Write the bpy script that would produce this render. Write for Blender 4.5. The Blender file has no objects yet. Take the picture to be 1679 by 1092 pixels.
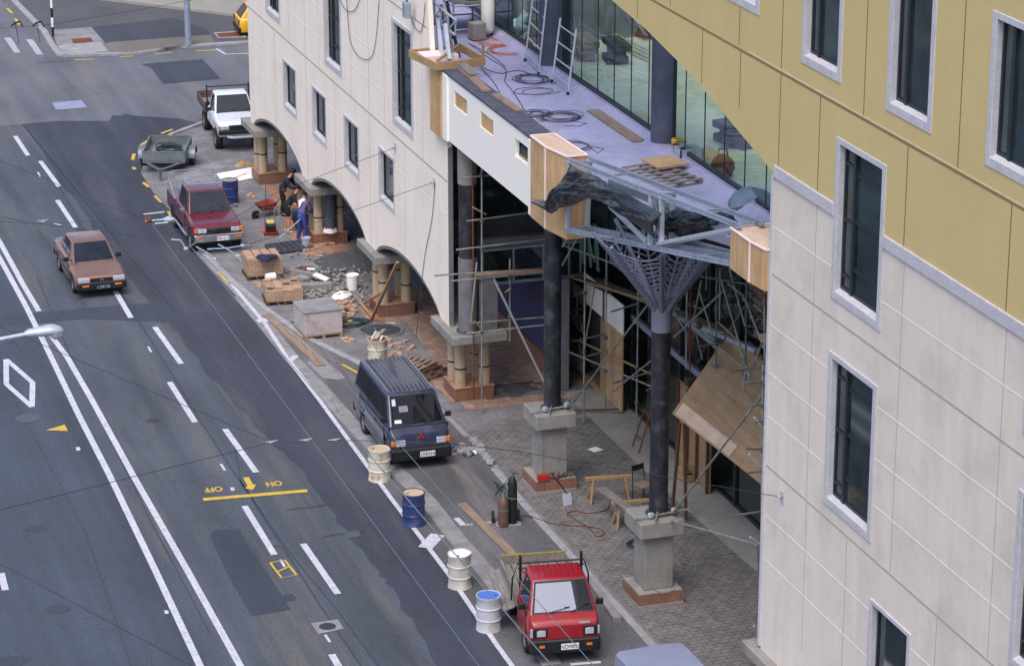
import bpy, bmesh, math, random
from mathutils import Vector, Matrix
from mathutils.geometry import delaunay_2d_cdt
R=math.radians
rnd=random.Random(7)
SC=bpy.context.scene
COL=SC.collection
# ------------------------------------------------------------------ camera, sky, sun, exposure
CAM_H=28.3; TH=R(18.8); PSI=R(18.3); FPX=4700.0; PW,PH=1679.0,1092.0
cd=bpy.data.cameras.new('camera'); cam=bpy.data.objects.new('camera',cd); COL.objects.link(cam)
cd.sensor_width=36.0; cd.lens=36.0*FPX/PW; cd.clip_start=1.0; cd.clip_end=3000
cam.location=(0,0,CAM_H); cam.rotation_euler=(R(90)-TH,0,-PSI)
SC.camera=cam
SUN_EL=R(60); SUN_AZ=R(215)   # azimuth clockwise from +y, where the light comes from
w=bpy.data.worlds.new('World'); SC.world=w; w.use_nodes=True
nt=w.node_tree; bg=nt.nodes['Background']
sky=nt.nodes.new('ShaderNodeTexSky'); sky.sky_type='NISHITA'; sky.sun_disc=False
sky.sun_elevation=SUN_EL; sky.sun_rotation=SUN_AZ; sky.dust_density=3.0; sky.air_density=1.0; sky.altitude=0
nt.links.new(sky.outputs[0],bg.inputs[0]); bg.inputs[1].default_value=0.14
sl=bpy.data.lights.new('sun','SUN'); sl.energy=1.25; sl.angle=R(40); sl.color=(1.0,0.96,0.92)
so=bpy.data.objects.new('sun',sl); COL.objects.link(so)
sd=Vector((math.sin(SUN_AZ)*math.cos(SUN_EL),math.cos(SUN_AZ)*math.cos(SUN_EL),math.sin(SUN_EL)))
so.rotation_euler=sd.to_track_quat('Z','Y').to_euler(); so.location=sd*120
SC.view_settings.view_transform='Standard'; SC.view_settings.look='None'
SC.view_settings.exposure=0.68; SC.view_settings.gamma=1.0; SC.view_settings.use_curve_mapping=False
# ------------------------------------------------------------------ measured geometry helpers
CP=Vector((0,0,CAM_H))
_fw=Vector((math.sin(PSI)*math.cos(TH),math.cos(PSI)*math.cos(TH),-math.sin(TH)))
_rt=Vector((math.cos(PSI),-math.sin(PSI),0)); _up=_rt.cross(_fw)
def ray(x,y): return _fw*FPX+_rt*(x-PW/2)-_up*(y-PH/2)
def G(x,y,z=0.0):
    d=ray(x,y); return CP+d*((z-CAM_H)/d.z)
def FX(x,y,X):
    d=ray(x,y); return CP+d*(X/d.x)
def FY(x,y,Y):
    d=ray(x,y); return CP+d*(Y/d.y)
def S(r,g,b,k=1.0):
    def f(c):
        c=c/255.0
        return (c/12.92 if c<=0.04045 else ((c+0.055)/1.055)**2.4)*k
    return (f(r),f(g),f(b),1.0)
def lerp(a,b,t): return a+(b-a)*t
# ------------------------------------------------------------------ materials
def N(nt,t,**kw):
    n=nt.nodes.new(t)
    for k,v in kw.items(): setattr(n,k,v)
    return n
def newmat(name):
    m=bpy.data.materials.new(name); m.use_nodes=True
    return m,m.node_tree,m.node_tree.nodes['Principled BSDF']
def scaled_pos(nt,scale=(1,1,1),local=False,rot=0):
    mp=N(nt,'ShaderNodeMapping'); mp.inputs['Scale'].default_value=scale; mp.inputs['Rotation'].default_value=(0,0,rot)
    if local: tc=N(nt,'ShaderNodeTexCoord'); nt.links.new(tc.outputs['Object'],mp.inputs[0])
    else: g=N(nt,'ShaderNodeNewGeometry'); nt.links.new(g.outputs['Position'],mp.inputs[0])
    return mp.outputs[0]
def noise(nt,vec,scale,detail=4,rough=.6,lo=.3,hi=.7):
    n=N(nt,'ShaderNodeTexNoise'); n.inputs['Scale'].default_value=scale; n.inputs['Detail'].default_value=detail; n.inputs['Roughness'].default_value=rough
    nt.links.new(vec,n.inputs['Vector'])
    r=N(nt,'ShaderNodeMapRange'); r.inputs[1].default_value=lo; r.inputs[2].default_value=hi
    nt.links.new(n.outputs[0],r.inputs[0]); return r.outputs[0]
def mix(nt,f,a,b,mode='MIX'):
    m=N(nt,'ShaderNodeMix',data_type='RGBA',blend_type=mode)
    for k,v in ((0,f),(6,a),(7,b)):
        if isinstance(v,(tuple,list,float,int)): m.inputs[k].default_value=v
        else: nt.links.new(v,m.inputs[k])
    return m.outputs[2]
def scl(c,k): return (c[0]*k,c[1]*k,c[2]*k,1)
def mat(name,c,rough=.7,metal=0,var=.25,ns=6,dirt=None,dirt_amt=.5,dirt_scale=1.5,bump=.0,stretch=(1,1,1),coat=0,local=False,fine=0,spec=.5,fa=.5):
    m,nt,b=newmat(name)
    v=scaled_pos(nt,stretch,local)
    f=noise(nt,v,ns)
    col=mix(nt,f,scl(c,1-var),scl(c,1+var*.6))
    if fine:
        f2=noise(nt,scaled_pos(nt,(1,1,1),local),fine,2,.5,.25,.75)
        col=mix(nt,f2,col,mix(nt,fa,col,scl(c,.55)))
    if dirt:
        d=noise(nt,scaled_pos(nt,(1,1,1),local),dirt_scale,5,.7,.48,.72)
        mm=N(nt,'ShaderNodeMath',operation='MULTIPLY'); mm.inputs[1].default_value=dirt_amt; nt.links.new(d,mm.inputs[0])
        col=mix(nt,mm.outputs[0],col,dirt)
    nt.links.new(col,b.inputs['Base Color'])
    b.inputs['Roughness'].default_value=rough; b.inputs['Metallic'].default_value=metal
    b.inputs['Coat Weight'].default_value=coat; b.inputs['Coat Roughness'].default_value=.08
    b.inputs['Specular IOR Level'].default_value=spec
    if bump:
        bp=N(nt,'ShaderNodeBump'); bp.inputs['Strength'].default_value=bump; bp.inputs['Distance'].default_value=.02
        nt.links.new(noise(nt,v,ns*4,3),bp.inputs['Height']); nt.links.new(bp.outputs[0],b.inputs['Normal'])
    return m
def asphalt(name,c,track=.25,patch=.25,fine=.3,tint=None):
    m,nt,b=newmat(name)
    big=noise(nt,scaled_pos(nt,(1,.5,1)),.35,5,.6)
    col=mix(nt,big,scl(c,1-patch),scl(c,1+patch))
    st=noise(nt,scaled_pos(nt,(1.0,.02,1)),1.3,3,.5,.35,.65)
    col=mix(nt,st,scl_node(nt,col,1-track),scl_node(nt,col,1+track*.7))
    if tint:
        t=noise(nt,scaled_pos(nt,(1.3,.12,1)),.9,4,.6,.5,.7)
        col=mix(nt,t,col,tint)
    fn=noise(nt,scaled_pos(nt),22,2,.6,.3,.7)
    col=mix(nt,fn,scl_node(nt,col,1-fine),scl_node(nt,col,1+fine*.8))
    sp=noise(nt,scaled_pos(nt),2.2,6,.75,.62,.72)
    col=mix(nt,sp,col,scl_node(nt,col,.7))
    vo=N(nt,'ShaderNodeTexVoronoi',feature='DISTANCE_TO_EDGE'); vo.inputs['Scale'].default_value=.22; wv=N(nt,'ShaderNodeVectorMath',operation='ADD'); nz=N(nt,'ShaderNodeTexNoise'); nz.inputs['Scale'].default_value=.9; nz.inputs['Detail'].default_value=5; nt.links.new(scaled_pos(nt),nz.inputs['Vector']); nt.links.new(scaled_pos(nt),wv.inputs[0]); nt.links.new(nz.outputs['Color'],wv.inputs[1]); nt.links.new(wv.outputs[0],vo.inputs['Vector'])
    cr=N(nt,'ShaderNodeMapRange'); cr.inputs[1].default_value=.0; cr.inputs[2].default_value=.006; cr.inputs[3].default_value=1; cr.inputs[4].default_value=0; nt.links.new(vo.outputs['Distance'],cr.inputs[0])
    mk=N(nt,'ShaderNodeMath',operation='MULTIPLY'); nt.links.new(cr.outputs[0],mk.inputs[0]); nt.links.new(noise(nt,scaled_pos(nt),.25,2,.5,.42,.6),mk.inputs[1])
    col=mix(nt,mk.outputs[0],col,scl_node(nt,col,.62))
    nt.links.new(col,b.inputs['Base Color']); b.inputs['Roughness'].default_value=.8
    bp=N(nt,'ShaderNodeBump'); bp.inputs['Strength'].default_value=.3; bp.inputs['Distance'].default_value=.01
    nt.links.new(fn,bp.inputs['Height']); nt.links.new(bp.outputs[0],b.inputs['Normal'])
    return m
def scl_node(nt,col,k):
    return mix(nt,1.0,col,(k,k,k,1),'MULTIPLY')
def brickmat(name,c1,c2,mort,bw,bh,msize=.01,rot=0,offset=.5,plane='xy',rough=.8,var=.3,local=False,bump=.4):
    m,nt,b=newmat(name)
    pos=scaled_pos(nt,(1,1,1),local,rot)
    if plane!='xy':
        sp=N(nt,'ShaderNodeSeparateXYZ'); cb=N(nt,'ShaderNodeCombineXYZ'); nt.links.new(pos,sp.inputs[0])
        if plane=='side':   # horizontal run = x+y, height = z
            ad=N(nt,'ShaderNodeMath',operation='ADD'); nt.links.new(sp.outputs[0],ad.inputs[0]); nt.links.new(sp.outputs[1],ad.inputs[1])
            nt.links.new(ad.outputs[0],cb.inputs[0])
        else: nt.links.new(sp.outputs[1],cb.inputs[0])
        nt.links.new(sp.outputs[2],cb.inputs[1]); pos=cb.outputs[0]
    br=N(nt,'ShaderNodeTexBrick'); br.offset=offset
    br.inputs['Scale'].default_value=1.0; br.inputs['Brick Width'].default_value=bw; br.inputs['Row Height'].default_value=bh
    br.inputs['Mortar Size'].default_value=msize; br.inputs['Mortar Smooth'].default_value=.3
    br.inputs['Color1'].default_value=c1; br.inputs['Color2'].default_value=c2; br.inputs['Mortar'].default_value=mort
    nt.links.new(pos,br.inputs['Vector'])
    f=noise(nt,scaled_pos(nt,(1,1,1),local),3,5,.7)
    col=mix(nt,f,scl_node(nt,br.outputs[0],1-var),scl_node(nt,br.outputs[0],1+var*.7))
    f2=noise(nt,scaled_pos(nt,(1,1,1),local),26,2,.6)
    col=mix(nt,f2,scl_node(nt,col,.72),col)
    nt.links.new(col,b.inputs['Base Color']); b.inputs['Roughness'].default_value=rough
    bp=N(nt,'ShaderNodeBump'); bp.inputs['Strength'].default_value=bump; bp.inputs['Distance'].default_value=.02; bp.invert=True
    nt.links.new(br.outputs['Fac'],bp.inputs['Height']); nt.links.new(bp.outputs[0],b.inputs['Normal'])
    return m
def woodmat(name,c,c2=None,rough=.75,axis=1,local=True,grain=1.0):
    m,nt,b=newmat(name)
    s=[14*grain,14*grain,14*grain]; s[axis]=.8*grain
    f=noise(nt,scaled_pos(nt,tuple(s),local),1.6,5,.65)
    c2=c2 or scl(c,.6)
    col=mix(nt,f,c2,c)
    f2=noise(nt,scaled_pos(nt,(1,1,1),local),1.7,4,.7,.4,.7)
    col=mix(nt,f2,col,scl_node(nt,col,.78))
    nt.links.new(col,b.inputs['Base Color']); b.inputs['Roughness'].default_value=rough
    return m
def glassmat(name,tint,trans=.6,rough=.03):
    m,nt,b=newmat(name); nt.nodes.remove(b); out=nt.nodes['Material Output']
    t=N(nt,'ShaderNodeBsdfTransparent'); t.inputs[0].default_value=tint
    g=N(nt,'ShaderNodeBsdfGlossy'); g.inputs[0].default_value=(.9,.95,1,1); g.inputs['Roughness'].default_value=rough
    fr0=N(nt,'ShaderNodeLayerWeight'); fr=N(nt,'ShaderNodeMath',operation='POWER'); fr.inputs[1].default_value=5.0; nt.links.new(fr0.outputs['Facing'],fr.inputs[0])
    ad=N(nt,'ShaderNodeMath',operation='MULTIPLY_ADD'); ad.inputs[1].default_value=.6; ad.inputs[2].default_value=1-trans; ad.use_clamp=True
    nt.links.new(fr.outputs[0],ad.inputs[0])
    mx=N(nt,'ShaderNodeMixShader'); nt.links.new(ad.outputs[0],mx.inputs[0]); nt.links.new(t.outputs[0],mx.inputs[1]); nt.links.new(g.outputs[0],mx.inputs[2])
    nt.links.new(mx.outputs[0],out.inputs[0]); return m
def paint(name,c,rough=.3,coat=.6,dirt=None,var=.1):
    return mat(name,c,rough,0,var,3,dirt,.35,4,coat=coat,local=True)
M={}
M['asph_side']=asphalt('worn grey asphalt',S(106,109,118,.85),.12,.22,.35,S(118,115,116,.9))
M['asph_road']=asphalt('lane asphalt',S(84,91,103,.76),.2,.2,.38,S(104,104,106,.8))
M['asph_bus']=asphalt('bus lane asphalt',S(74,83,98,.74),.2,.15,.34)
M['asph_dark']=asphalt('new dark asphalt',S(66,71,86,.72),.16,.2,.3,S(84,86,95,.75))
M['asph_band']=asphalt('trench asphalt',S(68,75,90,.72),.1,.15,.3)
M['conc_pale']=mat('pale worn concrete',S(146,144,147),.85,var=.3,ns=2,dirt=S(95,95,100),dirt_amt=.7,dirt_scale=1.2,fine=30)
M['kerb']=mat('kerb concrete',S(160,160,166),.85,var=.25,ns=3,dirt=S(110,108,108),dirt_scale=2.5,fine=25)
M['gravel']=mat('grey gravel',S(134,132,136),.95,var=.45,ns=1.2,dirt=S(98,97,100),dirt_amt=.6,dirt_scale=.8,bump=1.0,fine=13,fa=.85)
M['mark_white']=mat('white road paint',S(196,196,208),.7,var=.12,ns=3,dirt=S(120,124,135),dirt_amt=.6,dirt_scale=7)
M['mark_old']=mat('worn white road paint',S(176,174,186),.8,var=.2,ns=4,dirt=S(95,98,110),dirt_amt=.9,dirt_scale=5)
M['mark_yellow']=mat('yellow road paint',S(206,172,66),.7,var=.15,ns=3,dirt=S(110,105,85),dirt_amt=.5,dirt_scale=8)
M['lilac_patch']=mat('pale lilac patch',S(140,143,172),.8,var=.15,ns=3)
M['paver']=brickmat('grey concrete pavers',S(132,129,128),S(120,118,119),S(104,96,91),.27,.165,.02,0,.5,var=.38)
M['brickpave']=brickmat('terracotta clay pavers',S(186,156,138),S(158,126,110),S(128,106,98),.24,.12,.01,R(45),.5,var=.35)
M['tile']=brickmat('terracotta plinth tiles',S(150,110,92),S(138,98,82),S(112,90,82),.38,.60,.010,0,0,'side',.55,.18)
M['slab']=mat('concrete slab',S(158,154,150),.85,var=.2,ns=1.4,dirt=S(118,112,106),dirt_amt=.6,dirt_scale=1.0,fine=25)
M['concrete']=mat('cast concrete',S(150,146,142),.85,var=.22,ns=2.5,dirt=S(105,102,100),dirt_amt=.6,dirt_scale=2.0,stretch=(1,1,.5),fine=20)
M['concrete_dk']=mat('grey concrete',S(122,122,128),.85,var=.25,ns=2.5,dirt=S(88,88,92),dirt_scale=2.0,fine=20)
M['cream']=mat('cream precast',S(222,210,200),.85,var=.07,ns=1.2,dirt=S(190,180,172),dirt_amt=.65,dirt_scale=.7,stretch=(1,2.2,.25),bump=.06,fine=30,fa=.16)
M['cream_lit']=mat('sunlit cream precast',S(242,229,217),.85,var=.05,ns=1.2,dirt=S(222,208,196),dirt_amt=.6,dirt_scale=.7,stretch=(1,2.2,.25),bump=.06,fine=30,fa=.12)  # lighter copy of the cream: sunlight on the left wing put into colour
M['joint']=mat('sky-lit chamfer joint',S(224,217,214),.7,var=.05,ns=6)  # bright line of chamfers catching sky light, painted as a pale strip
M['joint_dk']=mat('shadow joint',S(172,163,160),.8,var=.1,ns=6)
M['yellow']=mat('ochre precast',S(200,180,126),.85,var=.05,ns=1.0,dirt=S(184,162,108),dirt_amt=.3,dirt_scale=.5,stretch=(1,1,.8),bump=.06,fine=30,fa=.12)
M['joint_oc']=mat('dark ochre joint',S(128,116,78),.8,var=.1,ns=6)
M['joint_ocl']=mat('pale ochre joint',S(206,196,160),.8,var=.1,ns=6)
M['surround']=mat('grey lilac precast surround',S(198,196,203),.8,var=.1,ns=4,dirt=S(164,162,170),dirt_amt=.5,dirt_scale=3,fine=20)
M['glaz']=mat('teal dark glazing',S(56,72,76),.06,var=.5,ns=.7,spec=.8)
M['frame']=mat('dark green black frame',S(34,42,46),.4,var=.15,ns=5)
M['pane']=mat('dark window glass',S(40,54,58),.05,var=.8,ns=.8,spec=.8)  # strong tone variation paints reflections and blinds into the panes
M['lilac']=mat('lilac roofing membrane',S(172,170,206),.7,var=.08,ns=1.5,dirt=S(134,132,154),dirt_amt=.8,dirt_scale=1.0,fine=14)
M['white_pl']=mat('white primed board',S(238,234,228),.7,var=.03,ns=2,dirt=S(214,214,222),dirt_amt=.3,dirt_scale=2)
M['coping']=mat('dark grey membrane coping',S(74,76,92),.75,var=.2,ns=2,dirt=S(110,110,120),dirt_amt=.4,dirt_scale=4)
M['ply']=woodmat('plywood',S(206,174,134),S(178,140,98),axis=2,grain=.35)
M['ply_h']=woodmat('weathered plywood sheet',S(176,146,112),S(142,116,88),axis=1,local=False,grain=.3)
M['ply_l']=woodmat('pale plywood',S(218,192,172),S(196,166,142),axis=1,grain=.4)
M['timber']=woodmat('sawn timber',S(184,152,112),S(142,112,80),axis=1)
M['timber_w']=woodmat('weathered plank',S(160,140,122),S(118,100,88),axis=1)
M['timber_g']=woodmat('grey plank',S(150,142,138),S(104,97,94),axis=1)
M['timber_d']=woodmat('dark brown timber',S(110,76,54),S(72,48,36),axis=1)
M['pinkwhite']=mat('pink white primer',S(236,214,214),.7,var=.05,ns=4)
M['steel']=mat('galvanised steel',S(158,168,188),.45,.4,.2,5,dirt=S(110,116,130),dirt_amt=.4)
M['steel_w']=mat('pale galvanised steel',S(188,194,206),.45,.35,.15,5)
M['tubem']=mat('scaffold tube',S(166,169,162),.5,.5,.3,4,dirt=S(86,78,66),dirt_amt=.6,dirt_scale=3)
M['tube_dk']=mat('dark scaffold tube',S(116,122,124),.5,.5,.3,4,dirt=S(60,54,48),dirt_amt=.6,dirt_scale=3)
M['rust']=mat('rusty steel',S(120,70,48),.8,.2,.35,6,dirt=S(70,40,30),dirt_amt=.5,dirt_scale=6)
M['alu']=mat('aluminium',S(205,208,218),.35,.5,.1,6)
M['blackcol']=mat('black painted steel column',S(34,37,44),.5,var=.4,ns=2,dirt=S(96,98,106),dirt_amt=.6,dirt_scale=2.6,stretch=(1,1,.35))
M['bluecol']=mat('slate blue column',S(76,80,102),.6,var=.25,ns=1.6,dirt=S(104,106,124),dirt_amt=.5,dirt_scale=1.8)
M['lilaccol']=mat('lilac grey steel',S(112,116,134),.5,var=.15,ns=3,dirt=S(66,70,86),dirt_amt=.5,dirt_scale=2)
M['card']=mat('cardboard wrapping tube',S(182,162,136),.75,var=.12,ns=3,dirt=S(138,116,94),dirt_amt=.55,dirt_scale=2.2,stretch=(1,1,.4))
M['tape']=mat('black tape',S(30,30,32),.5,var=.1)
M['black']=mat('black plastic',S(26,28,32),.5,var=.25,ns=5)
M['tarp']=mat('black plastic sheet',S(30,32,40),.2,var=.35,ns=3,bump=.15)
M['rubber']=mat('tyre rubber',S(28,28,30),.85,var=.2,ns=6,dirt=S(90,86,82),dirt_amt=.3,dirt_scale=5)
M['chrome']=mat('chrome',S(190,192,200),.15,.9,.05,5)
M['lens']=mat('headlight lens',S(205,212,224),.08,.35,.15,10)
M['amber']=mat('amber lens',S(224,120,36),.2,var=.1)
M['plate']=mat('white number plate',S(226,226,226),.5,var=.04)
M['ink']=mat('black lettering',S(22,22,24),.6,var=.05)
M['carglass']=mat('car glass',S(26,33,46),.04,var=.6,ns=1.6,local=True,spec=.6)
M['rim']=mat('steel wheel rim',S(150,152,158),.4,.5,.15,5)
M['glass']=glassmat('green tinted glass',(.62,.80,.74,1),.88)
M['shopglass']=glassmat('dark shop glass',(.55,.68,.66,1),.92)
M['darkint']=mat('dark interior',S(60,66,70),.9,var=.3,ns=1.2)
M['skin']=mat('skin',S(196,140,112),.6,var=.08)
M['hair']=mat('dark hair',S(30,24,22),.7,var=.2)
M['cable']=mat('grey cable',S(74,74,92),.6,var=.1)
M['orange']=mat('orange cable',S(190,92,70),.6,var=.1)
M['trailer']=mat('dull trailer steel',S(122,130,134),.5,.35,.2,5,dirt=S(92,98,100),dirt_amt=.5)
M['vanglass']=mat('van glass',S(17,22,28),.04,var=.6,ns=1.6,local=True,spec=.45)
M['shade']=mat('silver sun shade',S(140,143,158),.4,.2,var=.06,ns=3,local=True)
M['wire']=mat('dark overhead wire',S(40,44,56),.6,var=.05)
M['wire_p']=mat('pale copper overhead wire',S(104,120,130),.5,.2,.05)
# ------------------------------------------------------------------ mesh builder
class MB:
    def __init__(s): s.bm=bmesh.new()
    def face(s,pts):
        try: return s.bm.faces.new([s.bm.verts.new(Vector(p)) for p in pts])
        except ValueError: return None
    def box(s,x0,x1,y0,y1,z0,z1,mx=None):
        v=[Vector((x,y,z)) for x in (x0,x1) for y in (y0,y1) for z in (z0,z1)]
        if mx is not None: v=[mx@p for p in v]
        b=[s.bm.verts.new(p) for p in v]
        for f in ((0,1,3,2),(4,6,7,5),(0,4,5,1),(2,3,7,6),(0,2,6,4),(1,5,7,3)): s.bm.faces.new([b[i] for i in f])
        return s
    def cb(s,c,sz,rz=0,rx=0,ry=0):
        mx=Matrix.Translation(Vector(c))@Matrix.Rotation(rz,4,'Z')@Matrix.Rotation(ry,4,'Y')@Matrix.Rotation(rx,4,'X')
        return s.box(-sz[0]/2,sz[0]/2,-sz[1]/2,sz[1]/2,-sz[2]/2,sz[2]/2,mx)
    def beam(s,p,q,w,h,up=(0,0,1)):
        p=Vector(p);q=Vector(q);d=(q-p);L=d.length
        if L<1e-5: return s
        d.normalize(); u=Vector(up)
        if abs(d.dot(u))>.98: u=Vector((1,0,0))
        x=d.cross(u).normalized(); z=x.cross(d)
        mx=Matrix((( x.x,d.x,z.x,p.x),(x.y,d.y,z.y,p.y),(x.z,d.z,z.z,p.z),(0,0,0,1)))
        return s.box(-w/2,w/2,0,L,-h/2,h/2,mx)
    def tube(s,pts,r,n=6,cap=True):
        pts=[Vector(p) for p in pts]; rings=[]
        k=len(pts)
        for i,p in enumerate(pts):
            d=(pts[min(i+1,k-1)]-pts[max(i-1,0)]).normalized()
            u=Vector((0,0,1)) if abs(d.z)<.9 else Vector((1,0,0))
            a=d.cross(u).normalized(); b=a.cross(d)
            rr=r[i] if isinstance(r,(list,tuple)) else r
            rings.append([s.bm.verts.new(p+a*math.cos(2*math.pi*j/n)*rr+b*math.sin(2*math.pi*j/n)*rr) for j in range(n)])
        s._rings(rings,cap); return s
    def _rings(s,rings,cap=True):
        n=len(rings[0])
        for A,B in zip(rings,rings[1:]):
            for j in range(n):
                try: s.bm.faces.new([A[j],A[(j+1)%n],B[(j+1)%n],B[j]])
                except ValueError: pass
        if cap:
            for rg in (rings[0],rings[-1]):
                try: s.bm.faces.new(rg)
                except ValueError: pass
    def loft(s,rings,cap=True):
        s._rings([[s.bm.verts.new(Vector(p)) for p in r] for r in rings],cap); return s
    def lathe(s,prof,n=20,c=(0,0,0),mx=None,wob=None):
        rings=[]
        for r,z in prof:
            ring=[]
            for j in range(n):
                a=2*math.pi*j/n; rr=max(r,.0005)
                if wob: rr*=wob(a,z)
                p=Vector((rr*math.cos(a),rr*math.sin(a),z))
                p=(mx@p) if mx is not None else p+Vector(c)
                ring.append(s.bm.verts.new(p))
            rings.append(ring)
        s._rings(rings,True); return s
    def prism(s,pts,vec):
        vec=Vector(vec); a=[s.bm.verts.new(Vector(p)) for p in pts]; b=[s.bm.verts.new(Vector(p)+vec) for p in pts]
        s.bm.faces.new(a); s.bm.faces.new(b[::-1]); n=len(a)
        for i in range(n): s.bm.faces.new([a[i],b[i],b[(i+1)%n],a[(i+1)%n]])
        return s
    def slab(s,quad,u0,u1,v0,v1,off,th):
        """panel on quad A(bottom left) B(bottom right) C(top right) D(top left) lifted off along the normal"""
        A,B,C,D=[Vector(p) for p in quad]
        n=(B-A).cross(D-A).normalized()
        P=lambda u,v:(A*(1-u)+B*u)*(1-v)+(D*(1-u)+C*u)*v
        q=[P(u0,v0)+n*off,P(u1,v0)+n*off,P(u1,v1)+n*off,P(u0,v1)+n*off]
        return s.prism(q,n*th)
    def plate(s,outer,holes,to3d,th):
        """flat plate from a 2-D outline with holes; to3d maps (a,b)->Vector, th is the thickness vector"""
        vs=[];es=[];fs=[]
        for loop in [outer]+holes:
            k=len(vs); vs+= [Vector(p) for p in loop]; es+=[(k+i,k+(i+1)%len(loop)) for i in range(len(loop))]; fs.append([k+i for i in range(len(loop))])
        ov,oe,of,_,_,_=delaunay_2d_cdt(vs,es,fs,2,1e-5)
        # faces inside a hole: test centroid
        def inside(p,poly):
            c=False;n=len(poly)
            for i in range(n):
                a=poly[i];b=poly[i-1]
                if (a[1]>p[1])!=(b[1]>p[1]) and p[0]<(b[0]-a[0])*(p[1]-a[1])/(b[1]-a[1])+a[0]: c=not c
            return c
        keep=[]
        for f in of:
            cx=sum(ov[i][0] for i in f)/len(f); cy=sum(ov[i][1] for i in f)/len(f)
            if inside((cx,cy),outer) and not any(inside((cx,cy),h) for h in holes): keep.append(f)
        th=Vector(th)
        fa=[s.bm.verts.new(to3d(*v)) for v in ov]; fb=[s.bm.verts.new(to3d(*v)+th) for v in ov]
        cnt={}
        for f in keep:
            s.bm.faces.new([fa[i] for i in f]); s.bm.faces.new([fb[i] for i in reversed(f)])
            for i in range(len(f)):
                a,b=f[i],f[(i+1)%len(f)]; cnt.setdefault((min(a,b),max(a,b)),[]).append((a,b))
        for k,v in cnt.items():
            if len(v)==1:
                a,b=v[0]; s.bm.faces.new([fa[b],fa[a],fb[a],fb[b]])
        return s
    def build(s,name,m,parent=None,loc=None,rz=0,smooth=None,bevel=0,seg=2,kind=None):
        bmesh.ops.recalc_face_normals(s.bm,faces=s.bm.faces)
        me=bpy.data.meshes.new(name); s.bm.to_mesh(me); s.bm.free()
        me.materials.append(M[m] if isinstance(m,str) else m)
        if smooth is not None:
            for p in me.polygons: p.use_smooth=True
            me.set_sharp_from_angle(angle=R(smooth))
        o=bpy.data.objects.new(name,me); COL.objects.link(o)
        if bevel:
            b=o.modifiers.new('bevel','BEVEL'); b.width=bevel; b.segments=seg; b.limit_method='ANGLE'; b.angle_limit=R(28)
        if parent: o.parent=parent
        if loc is not None: o.location=loc
        if rz: o.rotation_euler=(0,0,rz)
        if kind: o['kind']=kind
        return o
def tag(o,label=None,cat=None,group=None,kind=None):
    if label: o['label']=label
    if cat: o['category']=cat
    if group: o['group']=group
    if kind: o['kind']=kind
    return o
def thing(name,label,cat,loc=(0,0,0),rz=0,group=None):
    o=bpy.data.objects.new(name,None); COL.objects.link(o); o.empty_display_size=.3
    o.location=loc; o.rotation_euler=(0,0,rz); return tag(o,label,cat,group)
def dup(root,loc,rz=0,label=None,group=None):
    r=root.copy(); COL.objects.link(r); r.location=loc; r.rotation_euler=(0,0,rz)
    if label: r['label']=label
    if group: r['group']=group
    for ch in list(root.children):
        c=ch.copy(); COL.objects.link(c); c.parent=r
        for g in list(ch.children):
            d=g.copy(); COL.objects.link(d); d.parent=c
    return r
def textmesh(name,txt,size,m,parent,loc,rot,th=.002,bold=0):
    cu=bpy.data.curves.new(name,'FONT'); cu.body=txt; cu.size=size; cu.align_x='CENTER'; cu.align_y='CENTER'; cu.extrude=th; cu.offset=bold
    t=bpy.data.objects.new(name,cu); COL.objects.link(t)
    dg=bpy.context.evaluated_depsgraph_get(); me=bpy.data.meshes.new_from_object(t.evaluated_get(dg))
    bpy.data.objects.remove(t); me.materials.clear(); me.materials.append(M[m]); me.name=name
    o=bpy.data.objects.new(name,me); COL.objects.link(o); o.location=loc; o.rotation_euler=rot
    if parent: o.parent=parent
    return o
def sheet(name,pts,z,m,th=None,kind='structure'):
    """flat ground sheet from world xy points; a real step when th is given"""
    b=MB()
    if th: b.prism([(p[0],p[1],z-th) for p in pts],(0,0,th))
    else: b.face([(p[0],p[1],z) for p in pts])
    return b.build(name,m,kind=kind)
def gp(pts,z=0): return [G(x,y,z) for x,y in pts]
def ribbon(pts,width,z):
    """mesh strip along world points"""
    P=[Vector((p[0],p[1],z)) for p in pts]; L=[];Rr=[]
    for i,p in enumerate(P):
        d=(P[min(i+1,len(P)-1)]-P[max(i-1,0)]).normalized(); n=Vector((d.y,-d.x,0))
        L.append(p-n*width/2); Rr.append(p+n*width/2)
    return L,Rr
def stripe(name,px,width,m,z=.012,zg=0):
    b=MB(); L,Rr=ribbon(gp(px,zg),width,z)
    for i in range(len(L)-1): b.face([L[i],Rr[i],Rr[i+1],L[i+1]])
    return b.build(name,m,kind='structure')
def kerbstrip(name,pts,width,z0,z1,m,label=None):
    b=MB(); L,Rr=ribbon(pts,width,0)
    rings=[[(l.x,l.y,z0),(r.x,r.y,z0),(r.x,r.y,z1),(l.x,l.y,z1)] for l,r in zip(L,Rr)]
    b.loft(rings); return b.build(name,m,kind='structure',bevel=.02)
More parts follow.
